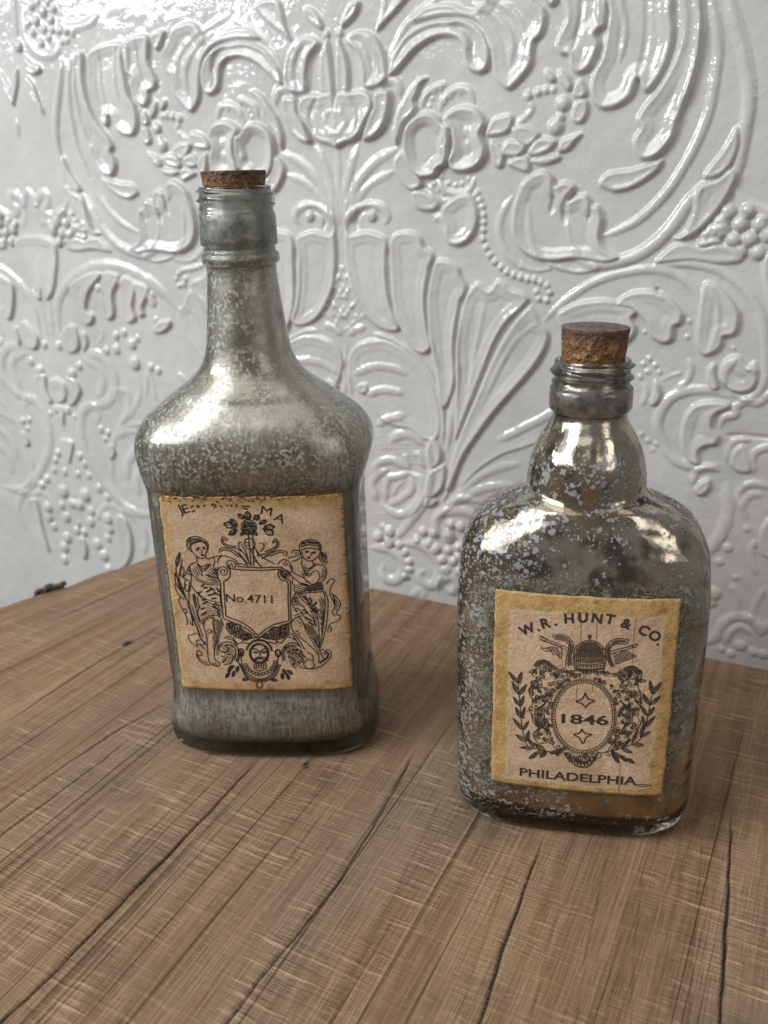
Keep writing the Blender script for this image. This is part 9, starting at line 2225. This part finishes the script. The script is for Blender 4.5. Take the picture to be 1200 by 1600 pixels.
# ------------------------------------------------------------------ embossed panel (relief height field, mm)
G = 0.68
T0, T1, V0, V1 = -16.0, 268.0, -170.0, 420.0
ts = np.arange(T0, T1 + G, G); vs_ = np.arange(V0, V1 + G, G)
def dist_field(P, pad):
    lo = P.min(0) - pad; hi = P.max(0) + pad
    i0, i1 = max(0, int((lo[0] - T0) / G)), min(len(ts), int((hi[0] - T0) / G) + 2)
    j0, j1 = max(0, int((lo[1] - V0) / G)), min(len(vs_), int((hi[1] - V0) / G) + 2)
    if i1 <= i0 or j1 <= j0: return None
    X, Y = np.meshgrid(ts[i0:i1], vs_[j0:j1])
    best = np.full(X.shape, 1e9); sgn = np.ones(X.shape); par = np.zeros(X.shape)
    L = np.concatenate([[0], np.cumsum(np.linalg.norm(np.diff(P, axis=0), axis=1))]); tot = max(L[-1], 1e-6)
    for k in range(len(P) - 1):
        a, b = P[k], P[k + 1]; ab = b - a; l2 = ab @ ab
        if l2 < 1e-9: continue
        h = np.clip(((X - a[0]) * ab[0] + (Y - a[1]) * ab[1]) / l2, 0, 1)
        dx = X - a[0] - h * ab[0]; dy = Y - a[1] - h * ab[1]; d2 = dx * dx + dy * dy
        m = d2 < best
        best = np.where(m, d2, best); sgn = np.where(m, np.sign(ab[0] * dy - ab[1] * dx + 1e-12), sgn)
        par = np.where(m, (L[k] + h * math.sqrt(l2)) / tot, par)
    return (slice(j0, j1), slice(i0, i1)), X, Y, np.sqrt(best), sgn, par
def inside_mask(P, X, Y):
    c = np.zeros(X.shape, bool)
    for k in range(len(P) - 1):
        (x1, y1), (x2, y2) = P[k], P[k + 1]
        if y1 == y2: continue
        m = ((y1 > Y) != (y2 > Y)) & (X < (x2 - x1) * (Y - y1) / (y2 - y1) + x1)
        c ^= m
    return c
HR = np.zeros((len(vs_), len(ts))); HL = HR.copy()
for side, kind, A, B, C, pts in WALL:
    fields = [HR, HL] if side == 's' else ([HR] if side == 'r' else [HL])
    if kind == 'L':
        P = spline(pts, 2.0, True); q = dist_field(P, 3)
        if q is None: continue
        sl, X, Y, d, sg, pr = q
        ins = inside_mask(P, X, Y); d = np.where(ins, d, -d)
        h = A * (sstep(-.35, B * .62, d) - C * sstep(B * .7, B * .7 + 7, d)) + .15 * np.cos((d - B * .6) * 1.35 + .5 * np.sin(X * .13 + Y * .09)) * sstep(B * .5, B, d) * (1 - sstep(6, 12, d))
        for F in fields: F[sl] = np.where(d > -.6, np.maximum(F[sl] * (1 - .75 * sstep(-.5, 1.5, d)), h), F[sl])
    elif kind in 'RG':
        P = spline(pts, 2.0); q = dist_field(P, A)
        if q is None: continue
        sl, X, Y, d, sg, pr = q
        tp = .35 + .65 * np.sqrt(sstep(0, .18, pr) * sstep(0, .18, 1 - pr))
        w = A * .76 * tp
        h = (.64 if kind == 'R' else .9) * B * tp * np.clip(1 - (d / w) ** 2, 0, 1) ** .8
        for F in fields: F[sl] += h if kind == 'R' else -h
    elif kind == 'S':
        P = spline(pts, 2.0); q = dist_field(P, 3.5 * B)
        if q is None: continue
        sl, X, Y, d, sg, pr = q
        sd = d * sg * A; tp = sstep(0, .1, pr) * sstep(0, .1, 1 - pr)
        h = C * tp * sstep(-.9, .5, sd) * np.exp(-np.maximum(sd, 0) / B)
        for F in fields: F[sl] += h
    else:
        for x, y, r in pts:
            q = dist_field(np.array([[x, y], [x + .01, y]]), r + 1)
            if q is None: continue
            sl, X, Y, d, sg, pr = q
            h = A * r * np.sqrt(np.clip(1 - (d / (r * 1.02)) ** 2, 0, 1))
            for F in fields: F[sl] = np.where(d < r * 1.02, np.maximum(F[sl], F[sl] * .35 + h), F[sl])
def blur(F, sig):
    n = int(3 * sig / G) + 1; k = np.exp(-.5 * (np.arange(-n, n + 1) * G / sig) ** 2); k /= k.sum()
    for ax in (0, 1):
        Fp = np.pad(F, [(n, n) if a == ax else (0, 0) for a in (0, 1)], mode='edge')
        F = sum(k[i] * np.take(Fp, range(i, i + F.shape[ax]), axis=ax) for i in range(2 * n + 1))
    return F
HR = blur(HR, .36); HL = blur(HL, .36)
AXIS = -26.0
U0, U1 = -445.0, 345.0
us = np.arange(U0, U1 + G, G); tt = np.abs(us - AXIS); tt = np.where(tt > 268, 536 - tt, tt)
idx = np.clip(np.round((tt - T0) / G).astype(int), 0, len(ts) - 1)
H = np.where((us > AXIS)[None, :], HR[:, idx], HL[:, idx])
rng = np.random.RandomState(3)
def lowfreq(cell, amp):
    n0, n1 = int(H.shape[0] * G / cell) + 3, int(H.shape[1] * G / cell) + 3
    g = rng.randn(n0, n1); yy = np.arange(H.shape[0]) * G / cell; xx = np.arange(H.shape[1]) * G / cell
    y0 = yy.astype(int); x0 = xx.astype(int); fy = sstep(0, 1, yy - y0)[:, None]; fx = sstep(0, 1, xx - x0)[None]
    return amp * ((g[y0][:, x0] * (1 - fx) + g[y0][:, x0 + 1] * fx) * (1 - fy) + (g[y0 + 1][:, x0] * (1 - fx) + g[y0 + 1][:, x0 + 1] * fx) * fy)
H = .90 * H + lowfreq(60, .5) + lowfreq(14, .08) + lowfreq(4.5, .016)
PA = math.radians(-28.4)
pd = np.array([math.cos(PA), math.sin(PA), 0]); pn = np.array([-math.sin(PA), math.cos(PA), 0])
P0 = np.array([-.01, .549, 0]) + pn * .0225
nu, nv = len(us), len(vs_)
UU, VV = np.meshgrid(us, vs_)
top = np.stack([UU.ravel(), H.ravel(), VV.ravel()], 1) * 1e-3      # local: x along, y = relief towards room, z up
top[:, 1] *= -1
ii = np.arange(nu * nv).reshape(nv, nu)
quads = np.stack([ii[:-1, :-1], ii[:-1, 1:], ii[1:, 1:], ii[1:, :-1]], -1).reshape(-1, 4)
b0 = len(top)
rimi = np.concatenate([ii[0, :-1], ii[:-1, -1], ii[-1, :0:-1], ii[:0:-1, 0]])
back = top[rimi].copy(); back[:, 1] = .006
nb = len(rimi); k_ = np.arange(nb); k2 = (k_ + 1) % nb
skirt = np.stack([rimi[k2], rimi[k_], b0 + k_, b0 + k2], -1)
cxy = np.array([[(U0 + U1) / 2e3, .006, (V0 + V1) / 2e3]])
backf = np.stack([b0 + k2, b0 + k_, np.full(nb, b0 + nb), np.full(nb, b0 + nb)], -1)
panel = mesh_obj('embossed_panel', np.vstack([top, back, cxy]), np.vstack([quads, skirt]), M['enamel'])
panel.location = P0; panel.rotation_euler = (0, 0, PA)
tag(panel, 'glossy white painted panel embossed with scrolling acanthus leaves, flowers and beads, behind the bottles', 'wall panel')

# ------------------------------------------------------------------ table (s across the grain, t along it; mm; t = 0 is the sawn far end)
table = empty('wooden_table', (-.01, .549, 0), PA)
tag(table, 'rough sawn brown wooden table top with long cracks, under both bottles', 'table')
TA, TB = -470.0, 0.0
tv = np.arange(TA, TB + 1, 2.0)
def s_left(t): return -163 + .366 * t + 2.2 * np.sin(t / 23.) + 1.2 * np.sin(t / 7.3 + 1)
SR = 330.0
NS = 1250
fr = np.linspace(0, 1, NS)
S_ = s_left(tv)[:, None] * (1 - fr)[None] + SR * fr[None]; T_ = np.repeat(tv[:, None], NS, 1)
Z_ = np.zeros(S_.shape); CK = np.zeros(S_.shape)
rr = random.Random(7)
for w, dp, pts in CRACKS:
    P = np.array(sorted(pts, key=lambda p: p[1])); P = spline(P, 6)
    o = np.argsort(P[:, 1]); sc = np.interp(tv, P[o, 1], P[o, 0])
    ph = [rr.uniform(0, 6) for _ in range(3)]
    sc = sc + .14 * np.sin(tv / 19 + ph[0]) + .16 * np.sin(tv / 5.3 + ph[1]) + .10 * np.sin(tv / 2.4 + ph[2])
    en = sstep(P[:, 1].min() - 4, P[:, 1].min() + 25, tv) * (1 - sstep(P[:, 1].max() - 20, P[:, 1].max() + 4, tv))
    if P[:, 1].max() > -4: en = sstep(P[:, 1].min() - 4, P[:, 1].min() + 25, tv)
    if P[:, 1].min() < -232: en = 1 - sstep(P[:, 1].max() - 20, P[:, 1].max() + 4, tv)
    d = np.abs(S_ - sc[:, None]); ww = (w * (.45 + .4 * np.sin(tv / 31 + ph[1]) ** 2) * .75)[:, None]
    pr = np.clip(1 - (d / (ww + .22)) ** 2, 0, 1) * en[:, None]
    Z_ -= dp * (.8 if w > .65 else .35) * pr; CK = np.maximum(CK, np.clip(pr * 1.3, 0, 1) * (min(.97, .35 + w * .65) if w > .65 else .34))
def knot(s, t, r, dp):
    global Z_, CK
    d = np.hypot((S_ - s) / r, (T_ - t) / (r * 1.7)); m = np.clip(1 - d * d, 0, 1)
    Z_ -= dp * m; CK = np.maximum(CK, np.clip(m * 1.6, 0, 1))
knot(-95.7, -130.8, 2.6, 1.5); knot(65.1, -183.8, 1.4, .9); knot(67, -186, 1.1, .7)
Z_ += .25 * np.sin(S_ / 41.) * np.sin(T_ / 90.) + .12 * np.sin(S_ / 13. + T_ / 200.)
# eased edges
Z_ -= 2.2 * (1 - sstep(0, 3.0, S_ - s_left(tv)[:, None])) ** 2 + 1.0 * (1 - sstep(0, 1.6, -T_)) ** 2
nt = len(tv); jj = np.arange(nt * NS).reshape(nt, NS)
tq = np.stack([jj[:-1, :-1], jj[:-1, 1:], jj[1:, 1:], jj[1:, :-1]], -1).reshape(-1, 4)
tvt = np.stack([S_.ravel(), T_.ravel(), Z_.ravel()], 1) * 1e-3
rim = np.concatenate([jj[0, :-1], jj[:-1, -1], jj[-1, :0:-1], jj[:0:-1, 0]])
low = tvt[rim].copy(); low[:, 2] = -.034
nb = len(rim); k_ = np.arange(nb); k2 = (k_ + 1) % nb; b0 = len(tvt)
tsk = np.stack([rim[k2], rim[k_], b0 + k_, b0 + k2], -1)
slab = mesh_obj('table_top', np.vstack([tvt, low]), np.vstack([tq, tsk]), M['wood'], table)
sm = np.array([-300, -210, -154, -94, 50, 200, 340.]); mm_ = np.array([.366, .34, .157, .02, -.06, -.02, 0])
gco = np.concatenate([S_.ravel() - np.interp(S_.ravel(), sm, mm_) * (T_.ravel() + 150), np.interp(low[:, 0] * 1e3, S_[0], S_[0])])
tco = np.concatenate([T_.ravel(), low[:, 1] * 1e3 + low[:, 2] * 1e3])
uvl = slab.data.uv_layers.new(name='grain')
li = np.empty(len(slab.data.loops), dtype=np.int32); slab.data.loops.foreach_get('vertex_index', li)
uvl.data.foreach_set('uv', np.stack([gco[li], tco[li]], 1).astype(np.float32).ravel() * 1e-3)
at = slab.data.attributes.new('crack', 'FLOAT', 'POINT')
at.data.foreach_set('value', np.concatenate([CK.ravel(), np.zeros(len(low))]).astype(np.float32))
# shaggy bark left on the waney edge
bv, bf = [], []
rb = random.Random(11)
def tube(p0, p1, r0, r1, n=6):
    p0, p1 = Vector(p0), Vector(p1); ax = (p1 - p0).normalized(); sd = ax.orthogonal().normalized(); s2 = ax.cross(sd); b = len(bv)
    for p, r in ((p0, r0), (p1, r1)):
        for i in range(n):
            a = 2 * math.pi * i / n; q = p + (sd * math.cos(a) + s2 * math.sin(a)) * r * rb.uniform(.8, 1.2); bv.append(tuple(q))
    for i in range(n): bf.append((b + i, b + (i + 1) % n, b + n + (i + 1) % n, b + n + i))
    bf.append(tuple(b + n + i for i in range(n))); bf.append(tuple(b + i for i in reversed(range(n))))
for i in range(42):
    u = rb.uniform(-1, 1); t = -96 + 9 * u; s = s_left(t) + rb.uniform(-3.0, .6); r = rb.uniform(1.3, 2.6)
    z = rb.uniform(-3, 2.6 * (1 - u * u) ** .5); l = rb.uniform(1.2, 2.8)
    tube((s * 1e-3, (t - l) * 1e-3, z * 1e-3), ((s + rb.uniform(-1, 1)) * 1e-3, (t + l) * 1e-3, (z + rb.uniform(-.8, .8)) * 1e-3), r * 1e-3, r * .6e-3)
bark = mesh_obj('bark', bv, bf, M['bark'], table)
bark['label'] = 'dark shaggy scrap of bark on the far left edge'

# ------------------------------------------------------------------ bottles
def pchip(x, y, xi):
    x, y = np.asarray(x, float), np.asarray(y, float); h = np.diff(x); dl = np.diff(y) / h; d = np.zeros(len(x))
    for i in range(1, len(x) - 1):
        if dl[i - 1] * dl[i] > 0:
            w1, w2 = 2 * h[i] + h[i - 1], h[i] + 2 * h[i - 1]; d[i] = (w1 + w2) / (w1 / dl[i - 1] + w2 / dl[i])
    d[0], d[-1] = dl[0], dl[-1]
    k = np.clip(np.searchsorted(x, xi) - 1, 0, len(x) - 2); t = (xi - x[k]) / h[k]
    return (2*t**3-3*t**2+1)*y[k] + (t**3-2*t**2+t)*h[k]*d[k] + (-2*t**3+3*t**2)*y[k+1] + (t**3-t**2)*h[k]*d[k+1]
BOW = .085
class Profile:
    def __init__(self, rows): self.r = np.array(rows, float)
    def at(self, z):
        z = np.asarray(z, float); return [pchip(self.r[:, 0], self.r[:, i], z) for i in (1, 2, 3)]
    def front(self, x, z):
        a, b, n = self.at(z); q = np.clip(np.abs(np.asarray(x)) / a, 0, .999)
        return -b * (1 - q ** n) ** (1 / n) * (1 + BOW * np.clip((n - 2) / 3, 0, 1) * (1 - q * q))
def ring(a, b, n, M_=192):
    th = np.linspace(0, 2 * np.pi, 1441); c, s = np.sin(th), -np.cos(th)
    x = a * np.sign(c) * np.abs(c) ** (2 / n); y = b * np.sign(s) * np.abs(s) ** (2 / n)
    y = y * (1 + BOW * min(1, max(0, (n - 2) / 3)) * (1 - (x / a) ** 2))
    L = np.concatenate([[0], np.cumsum(np.hypot(np.diff(x), np.diff(y)))]); q = np.arange(M_) / M_ * L[-1]
    return np.interp(q, L, x), np.interp(q, L, y)
def bottle_mesh(name, prof, zs, thread, rim_r, bore, mat, parent, M_=192):
    V = []
    a0, b0, n0 = [float(v) for v in prof.at(np.array([0.0]))[0:3]] if False else [float(prof.at(np.array([0.0]))[i][0]) for i in range(3)]
    x0, y0 = ring(a0, b0, n0, M_)
    V.append(np.stack([x0 * .02, y0 * .02, np.full(M_, 4.0)], 1)); V.append(np.stack([x0 * .6, y0 * .6, np.full(M_, 3.0)], 1)); V.append(np.stack([x0 * .9, y0 * .9, np.full(M_, .4)], 1))
    for z in zs:
        a, b, n = [float(q[0]) for q in prof.at(np.array([z]))]
        x, y = ring(a, b, n, M_)
        if thread:
            tz0, tz1, pitch, hgt = thread
            if tz0 - 1 < z < tz1 + 1:
                th = np.arctan2(y, x); r = np.hypot(x, y)
                ph = ((z - tz0) / pitch + th / (2 * np.pi)) % 1.0
                bmp = hgt * np.exp(-((ph - .5) / .21) ** 2) * float(sstep(tz0 - .4, tz0 + .8, z)) * float(1 - sstep(tz1 - .8, tz1 + .4, z))
                x = x * (1 + bmp / r); y = y * (1 + bmp / r)
        V.append(np.stack([x, y, np.full(M_, z)], 1))
    zt = zs[-1]; xr, yr = ring(1, 1, 2, M_)
    for r, z in ((rim_r - .25, zt + .35), (rim_r - .8, zt + .6), (bore + .7, zt + .6), (bore + .15, zt + .25), (bore, zt - .4), (bore, zt - 14)):
        V.append(np.stack([xr * r, yr * r, np.full(M_, z)], 1))
    nr = len(V); V = np.vstack(V) * 1e-3
    i = np.arange(nr * M_).reshape(nr, M_); j = np.roll(i, -1, 1)
    F = np.stack([i[:-1], j[:-1], j[1:], i[1:]], -1).reshape(-1, 4)
    F = np.vstack([F, np.stack([i[-1, 1:-1], i[-1, 2:], np.full(M_ - 2, i[-1, 0]), np.full(M_ - 2, i[-1, 0])], -1)[:0]])
    o = mesh_obj(name, V, F, mat, parent)
    bm = bmesh.new(); bm.from_mesh(o.data); bm.verts.ensure_lookup_table()
    bm.faces.new([bm.verts[q] for q in i[-1]]); bm.faces.new([bm.verts[q] for q in i[0][::-1]])
    bmesh.ops.recalc_face_normals(bm, faces=bm.faces); bm.to_mesh(o.data); bm.free()
    return o
def silver_mesh(prof, z0, z1, wall, mat, parent, M_=160):
    zs = np.unique(np.concatenate([np.arange(z0, z1, 1.5), [z1]])); V = []
    for kk, z in enumerate(zs):
        a, b, n = [float(q[0]) for q in prof.at(np.array([z]))]
        t = wall if n > 2.3 else wall * .75
        sh = 1 - .32 * math.exp(-(z - z0) / 2.2)
        x, y = ring((a - t) * sh, (b - t) * sh, n, M_); V.append(np.stack([x, y, np.full(M_, z)], 1))
    nr = len(V); V = np.vstack(V) * 1e-3; i = np.arange(nr * M_).reshape(nr, M_); j = np.roll(i, -1, 1)
    o = mesh_obj('silvering', V, np.stack([i[:-1], j[:-1], j[1:], i[1:]], -1).reshape(-1, 4), mat, parent)
    bm = bmesh.new(); bm.from_mesh(o.data); bm.verts.ensure_lookup_table(); bm.faces.new([bm.verts[q] for q in i[0][::-1]]); bm.faces.new([bm.verts[q] for q in i[-1]])
    bmesh.ops.recalc_face_normals(bm, faces=bm.faces); bm.to_mesh(o.data); bm.free()
    return o
def crook(objs, kx, ky):
    for o in objs:
        n = len(o.data.vertices); co = np.empty(n * 3, dtype=np.float32); o.data.vertices.foreach_get('co', co); co = co.reshape(-1, 3)
        co[:, 0] += kx * co[:, 2]; co[:, 1] += ky * co[:, 2]
        o.data.vertices.foreach_set('co', co.ravel()); o.data.update()
def paper(name, prof, x0, x1, z0, z1, mat, parent, off, jitter, seed, bow=0.0):
    nx, nz = 72, 84; r = random.Random(seed)
    def wob(n, amp):
        g = [r.gauss(0, 1) for _ in range(n)]; out = np.array(g)
        for _ in range(2): out = (np.roll(out, 1) + out + np.roll(out, -1)) / 3
        return out * amp
    el, er, eb, et = wob(nz, jitter), wob(nz, jitter), wob(nx, jitter), wob(nx, jitter)
    V = []
    for lay in (off, 0.04):
        for j in range(nz):
            for i in range(nx):
                u, w = i / (nx - 1), j / (nz - 1)
                x = x0 + (x1 - x0) * u + el[j] * (1 - u) ** 6 + er[j] * u ** 6
                z = z0 + (z1 - z0) * w + eb[i] * (1 - w) ** 6 + et[i] * w ** 6
                y = float(prof.front(x, np.array([z]))[0]) - lay - .05 * math.sin(x * .6 + z * .31) * math.sin(z * .22)
                V.append((x, y, z))
    V = np.array(V) * 1e-3
    i = np.arange(nx * nz).reshape(nz, nx)
    F = [np.stack([i[:-1, :-1], i[:-1, 1:], i[1:, 1:], i[1:, :-1]], -1).reshape(-1, 4)]
    rimx = np.concatenate([i[0, :-1], i[:-1, -1], i[-1, :0:-1], i[:0:-1, 0]]); k = len(rimx); nx2 = np.roll(rimx, -1)
    F.append(np.stack([nx2, rimx, rimx + nx * nz, nx2 + nx * nz], -1))
    return mesh_obj(name, V, np.vstack(F), mat, parent)
def ribbon(P, w):
    t = np.gradient(P, axis=0); t /= np.maximum(np.linalg.norm(t, axis=1), 1e-9)[:, None]
    nrm = np.stack([-t[:, 1], t[:, 0]], 1) * w / 2
    return P + nrm, P - nrm
def print_mesh(name, prof, art, texts, mat, parent, off, wscale):
    V, F = [], []
    for w, pts in art:
        P = spline(pts, 1.1) if len(pts) > 2 else spline(pts, 1.5)
        if np.linalg.norm(P[-1] - P[0]) < 1e-6 and len(P) < 3: continue
        A, B = ribbon(P, w * wscale); b = len(V); n = len(P)
        V += [tuple(q) for q in A] + [tuple(q) for q in B]
        F += [(b + i, b + n + i, b + n + i + 1, b + i + 1) for i in range(n - 1)]
    for tv_, tf in texts:
        b = len(V); V += tv_; F += [tuple(b + i for i in f) for f in tf]
    V = np.array(V); y = prof.front(V[:, 0], V[:, 1]) - off - .05 * np.sin(V[:, 0] * .6 + V[:, 1] * .31) * np.sin(V[:, 1] * .22)
    return mesh_obj(name, np.stack([V[:, 0], y, V[:, 1]], 1) * 1e-3, F, mat, parent, smooth=False)
def glyphs(text, bold=0.0, spacing=1.0):
    cu = bpy.data.curves.new('letters', 'FONT'); cu.body = text; cu.size = 1.0; cu.offset = bold; cu.space_character = spacing; cu.resolution_u = 4
    o = bpy.data.objects.new('letters', cu); col.objects.link(o)
    bpy.context.view_layer.update()
    me = o.evaluated_get(bpy.context.evaluated_depsgraph_get()).to_mesh()
    V = np.array([v.co[:2] for v in me.vertices]); F = [tuple(p.vertices) for p in me.polygons]
    bpy.data.objects.remove(o); bpy.data.curves.remove(cu)
    return V, F
def fit_line(text, p0, p1, height, bold):
    """text with its baseline from p0 to p1 (mm) and the given cap height"""
    V, F = glyphs(text, bold); lo, hi = V.min(0), V.max(0)
    V = (V - lo) / (hi - lo); d = np.array(p1) - np.array(p0); L = np.linalg.norm(d); d /= L; n = np.array([-d[1], d[0]])
    W = np.array(p0) + V[:, :1] * L * d + V[:, 1:] * height * n
    return [tuple(q) for q in W], F
def letter(ch, c, ang, height, bold, xs=1.0):
    V, F = glyphs(ch, bold); ref, _ = glyphs('H', bold); k = height / (ref[:, 1].max() - ref[:, 1].min())
    m = (V.min(0) + V.max(0)) / 2; V = (V - m) * k * np.array([xs, 1]); a = math.radians(ang); ca, sa = math.cos(a), math.sin(a)
    W = V @ np.array([[ca, sa], [-sa, ca]]) + np.array(c)
    return [tuple(q) for q in W], F

# tall bottle --------------------------------------------------------------
PL = Profile([(0, 45.8, 28.6, 4.0), (1.2, 48.4, 31, 4.2), (4, 50.2, 32.5, 4.4), (10, 51.0, 33.2, 4.6), (17, 50.3, 32.5, 4.8), (26, 48.2, 30, 6), (31, 47.2, 28.6, 7.5),
    (80, 47.6, 28.8, 7.5), (124, 47.7, 28.8, 7.5), (130, 48.2, 29.3, 6), (137, 50.4, 31.6, 4.6), (143, 52.4, 34, 3.6), (149, 53.7, 35.4, 3.0), (154, 52.8, 35.2, 2.8), (160, 49.2, 33.4, 2.6),
    (165.5, 42.8, 30.4, 2.45), (171, 35.6, 27, 2.3), (176.3, 28.3, 23.6, 2.15), (181.5, 22.9, 20.8, 2.05), (187, 19.8, 19.2, 2), (192.3, 18.4, 18.2, 2), (202, 17.1, 17.1, 2), (212, 16, 16, 2), (222, 15.1, 15.1, 2),
    (225.8, 15.0, 15.0, 2), (226.5, 16.2, 16.2, 2), (227.4, 16.6, 16.6, 2), (229.8, 16.6, 16.6, 2), (230.8, 16.1, 16.1, 2), (231.4, 15.2, 15.2, 2), (233.2, 15.2, 15.2, 2), (233.8, 16.1, 16.1, 2), (234.6, 16.4, 16.4, 2),
    (246.2, 16.1, 16.1, 2), (247.0, 15.7, 15.7, 2), (248, 15.4, 15.4, 2), (255.5, 15.2, 15.2, 2), (256.8, 15.1, 15.1, 2)])
zl = np.unique(np.round(np.concatenate([[0, .4, .8, 1.2, 1.8, 2.5, 3.2], np.arange(4, 224, 1.4), np.arange(224, 256.9, .3), [256.8]]), 2))
bl = empty('tall_bottle', (-.0560, .3945, 0), math.radians(-3))
tag(bl, 'taller bottle of dull silvery mercury glass with a long straight neck and a tea-stained label', 'bottle')
bottle_mesh('glass', PL, zl, (248.2, 256.2, 3.9, 1.35), 15.1, 12.9, M['glass_l'], bl)
silver_mesh(PL, 5.5, 255.6, 2.3, M['left'], bl)
lab_l = paper('label', PL, -39.4, 41.2, 35.6, 131.8, M['paper_l'], bl, .28, .30, 5)
lab_l['label'] = 'brown label with two draped figures beside a shield'
tx = [letter(c, p, a, 4.0, .0, 1.25) for c, p, a in TEXT_L]
tx.append(fit_line('No.4711', NUM_L[0], NUM_L[1], 4.1, .004))
print_mesh('print', PL, ART_L, tx, M['ink_l'], lab_l, .40, 1.32)
# crust of old glue along the top edge of the paper
rv, rf = [], []
r3 = random.Random(21)
for i in range(230):
    x = r3.uniform(-41, 41.5); z = 131.5 + r3.gauss(0, 1.3) + (1.8 if x > 8 and r3.random() < .5 else 0)
    if r3.random() < .22: x = r3.choice([-40.5, 40.8]) + r3.gauss(0, .5); z = r3.uniform(36, 130)
    s = r3.uniform(.35, 1.15); y = float(PL.front(x, np.array([z]))[0]); b = len(rv)
    for a in range(6):
        th = a * math.pi / 3 + r3.uniform(-.3, .3); q = s * r3.uniform(.6, 1.2)
        xx, zz = x + 1.5 * q * math.cos(th), z + .8 * q * math.sin(th)
        rv.append((xx * 1e-3, (float(PL.front(xx, np.array([zz]))[0]) - .05) * 1e-3, zz * 1e-3))
    rv.append((x * 1e-3, (y - .35 - .35 * s) * 1e-3, z * 1e-3))
    rf += [(b + a, b + (a + 1) % 6, b + 6) for a in range(6)]
res = mesh_obj('glue_residue', rv, rf, M['residue'], bl); res['kind'] = 'stuff'

crook([c_ for c_ in bl.children] + list(lab_l.children), -.0115, .0138)

# short flask ---------------------------------------------------------------
PR = Profile([(0, 41, 23.5, 3.6), (1.0, 43.6, 25.6, 3.8), (3, 45.7, 27.2, 4), (7, 47.4, 28.6, 4.3), (16, 48.6, 29.6, 4.8), (45, 48.7, 30, 5), (85, 49.1, 30, 5), (104, 49.0, 30, 4.6), (113, 48.5, 29.6, 4.1), (121, 47.8, 29, 3.6), (127.5, 45.4, 28.1, 3.1),
    (132.5, 41.8, 27, 2.7), (136.6, 36.6, 25.6, 2.4), (139.6, 30.6, 24.2, 2.2), (141.8, 25.6, 23.0, 2.06), (144.3, 23.2, 22.6, 2), (148, 22.9, 22.8, 2), (154, 22.2, 22.2, 2), (160, 20.4, 20.4, 2), (164.5, 18.2, 18.2, 2), (169, 15.6, 15.6, 2), (173.6, 14.0, 14.0, 2),
    (174.6, 14.2, 14.2, 2), (175.2, 15.2, 15.2, 2), (176.2, 15.6, 15.6, 2), (183.2, 15.5, 15.5, 2), (184.2, 14.6, 14.6, 2), (185, 14.1, 14.1, 2), (192, 14.2, 14.2, 2), (193.4, 14.1, 14.1, 2)])
zr = np.unique(np.round(np.concatenate([[0, .4, .8, 1.2, 1.8, 2.5, 3.2], np.arange(4, 172, 1.3), np.arange(172, 193.5, .3), [193.4]]), 2))
br = empty('flask_bottle', (.079, .3300, 0), math.radians(-11))
tag(br, 'shorter wide-shouldered flask of flaking mirrored glass with a square amber-edged label', 'bottle')
bottle_mesh('glass', PR, zr, (185.0, 192.6, 4.6, 1.5), 14.1, 11.7, M['glass_r'], br)
silver_mesh(PR, 5.0, 192.2, 2.2, M['right'], br)
lab_r = paper('label', PR, -32.6, 35.4, 25.4, 111.4, M['paper_r'], br, .28, .22, 9)
lab_r['label'] = 'amber-edged label with a crowned oval crest and laurel sprays'
tx = [letter(c, p, a, 4.15, .036, 1.0 if c != '.' else 1.0) for c, p, a in TEXT_R]
tx.append(fit_line('PHILADELPHIA', PHIL_R[0], PHIL_R[1], 4.0, .018)); tx.append(fit_line('1846', YEAR_R[0], YEAR_R[1], 4.4, .020))
print_mesh('print', PR, ART_R, tx, M['ink_r'], lab_r, .40, .88)

crook([c_ for c_ in br.children] + list(lab_r.children), .0, .0155)

# corks ---------------------------------------------------------------------
def cork(name, loc, r0, r1, h, mat, seed, tilt):
    r = random.Random(seed); V, F = [], []; n, m = 72, 15
    pits = [(r.uniform(0, 6.28), r.uniform(0, h), r.uniform(.5, 1.3), r.uniform(.15, .5)) for _ in range(80)]
    rows = [(-9, r0 - .6)] + [(h * i / m, r0 + (r1 - r0) * i / m) for i in range(m + 1)]
    for z, rad in rows:
        for i in range(n):
            a = 2 * math.pi * i / n; d = .10 * math.sin(3 * a + seed) + .06 * math.sin(7 * a + z)
            for pa, pz, ps, pdp in pits:
                da = (a - pa + math.pi) % (2 * math.pi) - math.pi; q = (da * rad / ps) ** 2 + ((z - pz) / (ps * .7)) ** 2
                if q < 1: d -= pdp * (1 - q)
            V.append(((rad + d) * math.cos(a), (rad + d) * math.sin(a), z + (.12 * math.sin(2 * a + seed) if z > h - .01 else 0)))
    for f_, dz in ((.96, .28), (.6, .34), (.02, .3)):
        for i in range(n):
            a = 2 * math.pi * i / n; V.append((r1 * f_ * math.cos(a), r1 * f_ * math.sin(a), h + dz + r.uniform(-.06, .06)))
    nr = len(V) // n
    for j in range(nr - 1):
        for i in range(n): F.append((j * n + i, j * n + (i + 1) % n, (j + 1) * n + (i + 1) % n, (j + 1) * n + i))
    F.append(tuple(reversed(range(n))))
    o = mesh_obj(name, np.array(V) * 1e-3, F, mat); o.location = loc; o.rotation_euler = tilt
    return o
ck = cork('cork_stopper', (-.0589, .3980, .2574), 12.85, 13.5, 5.6, M['cork1'], 2, (0, 0, .4))
tag(ck, 'low dark-topped cork pushed deep into the taller bottle', 'cork')
ck = cork('cork_stopper', (.0796, .3330, .1940), 11.7, 12.5, 11.6, M['cork2'], 5, (math.radians(1.0), math.radians(1.2), 1.1))
tag(ck, 'tall flat-topped brown cork standing out of the shorter flask', 'cork')
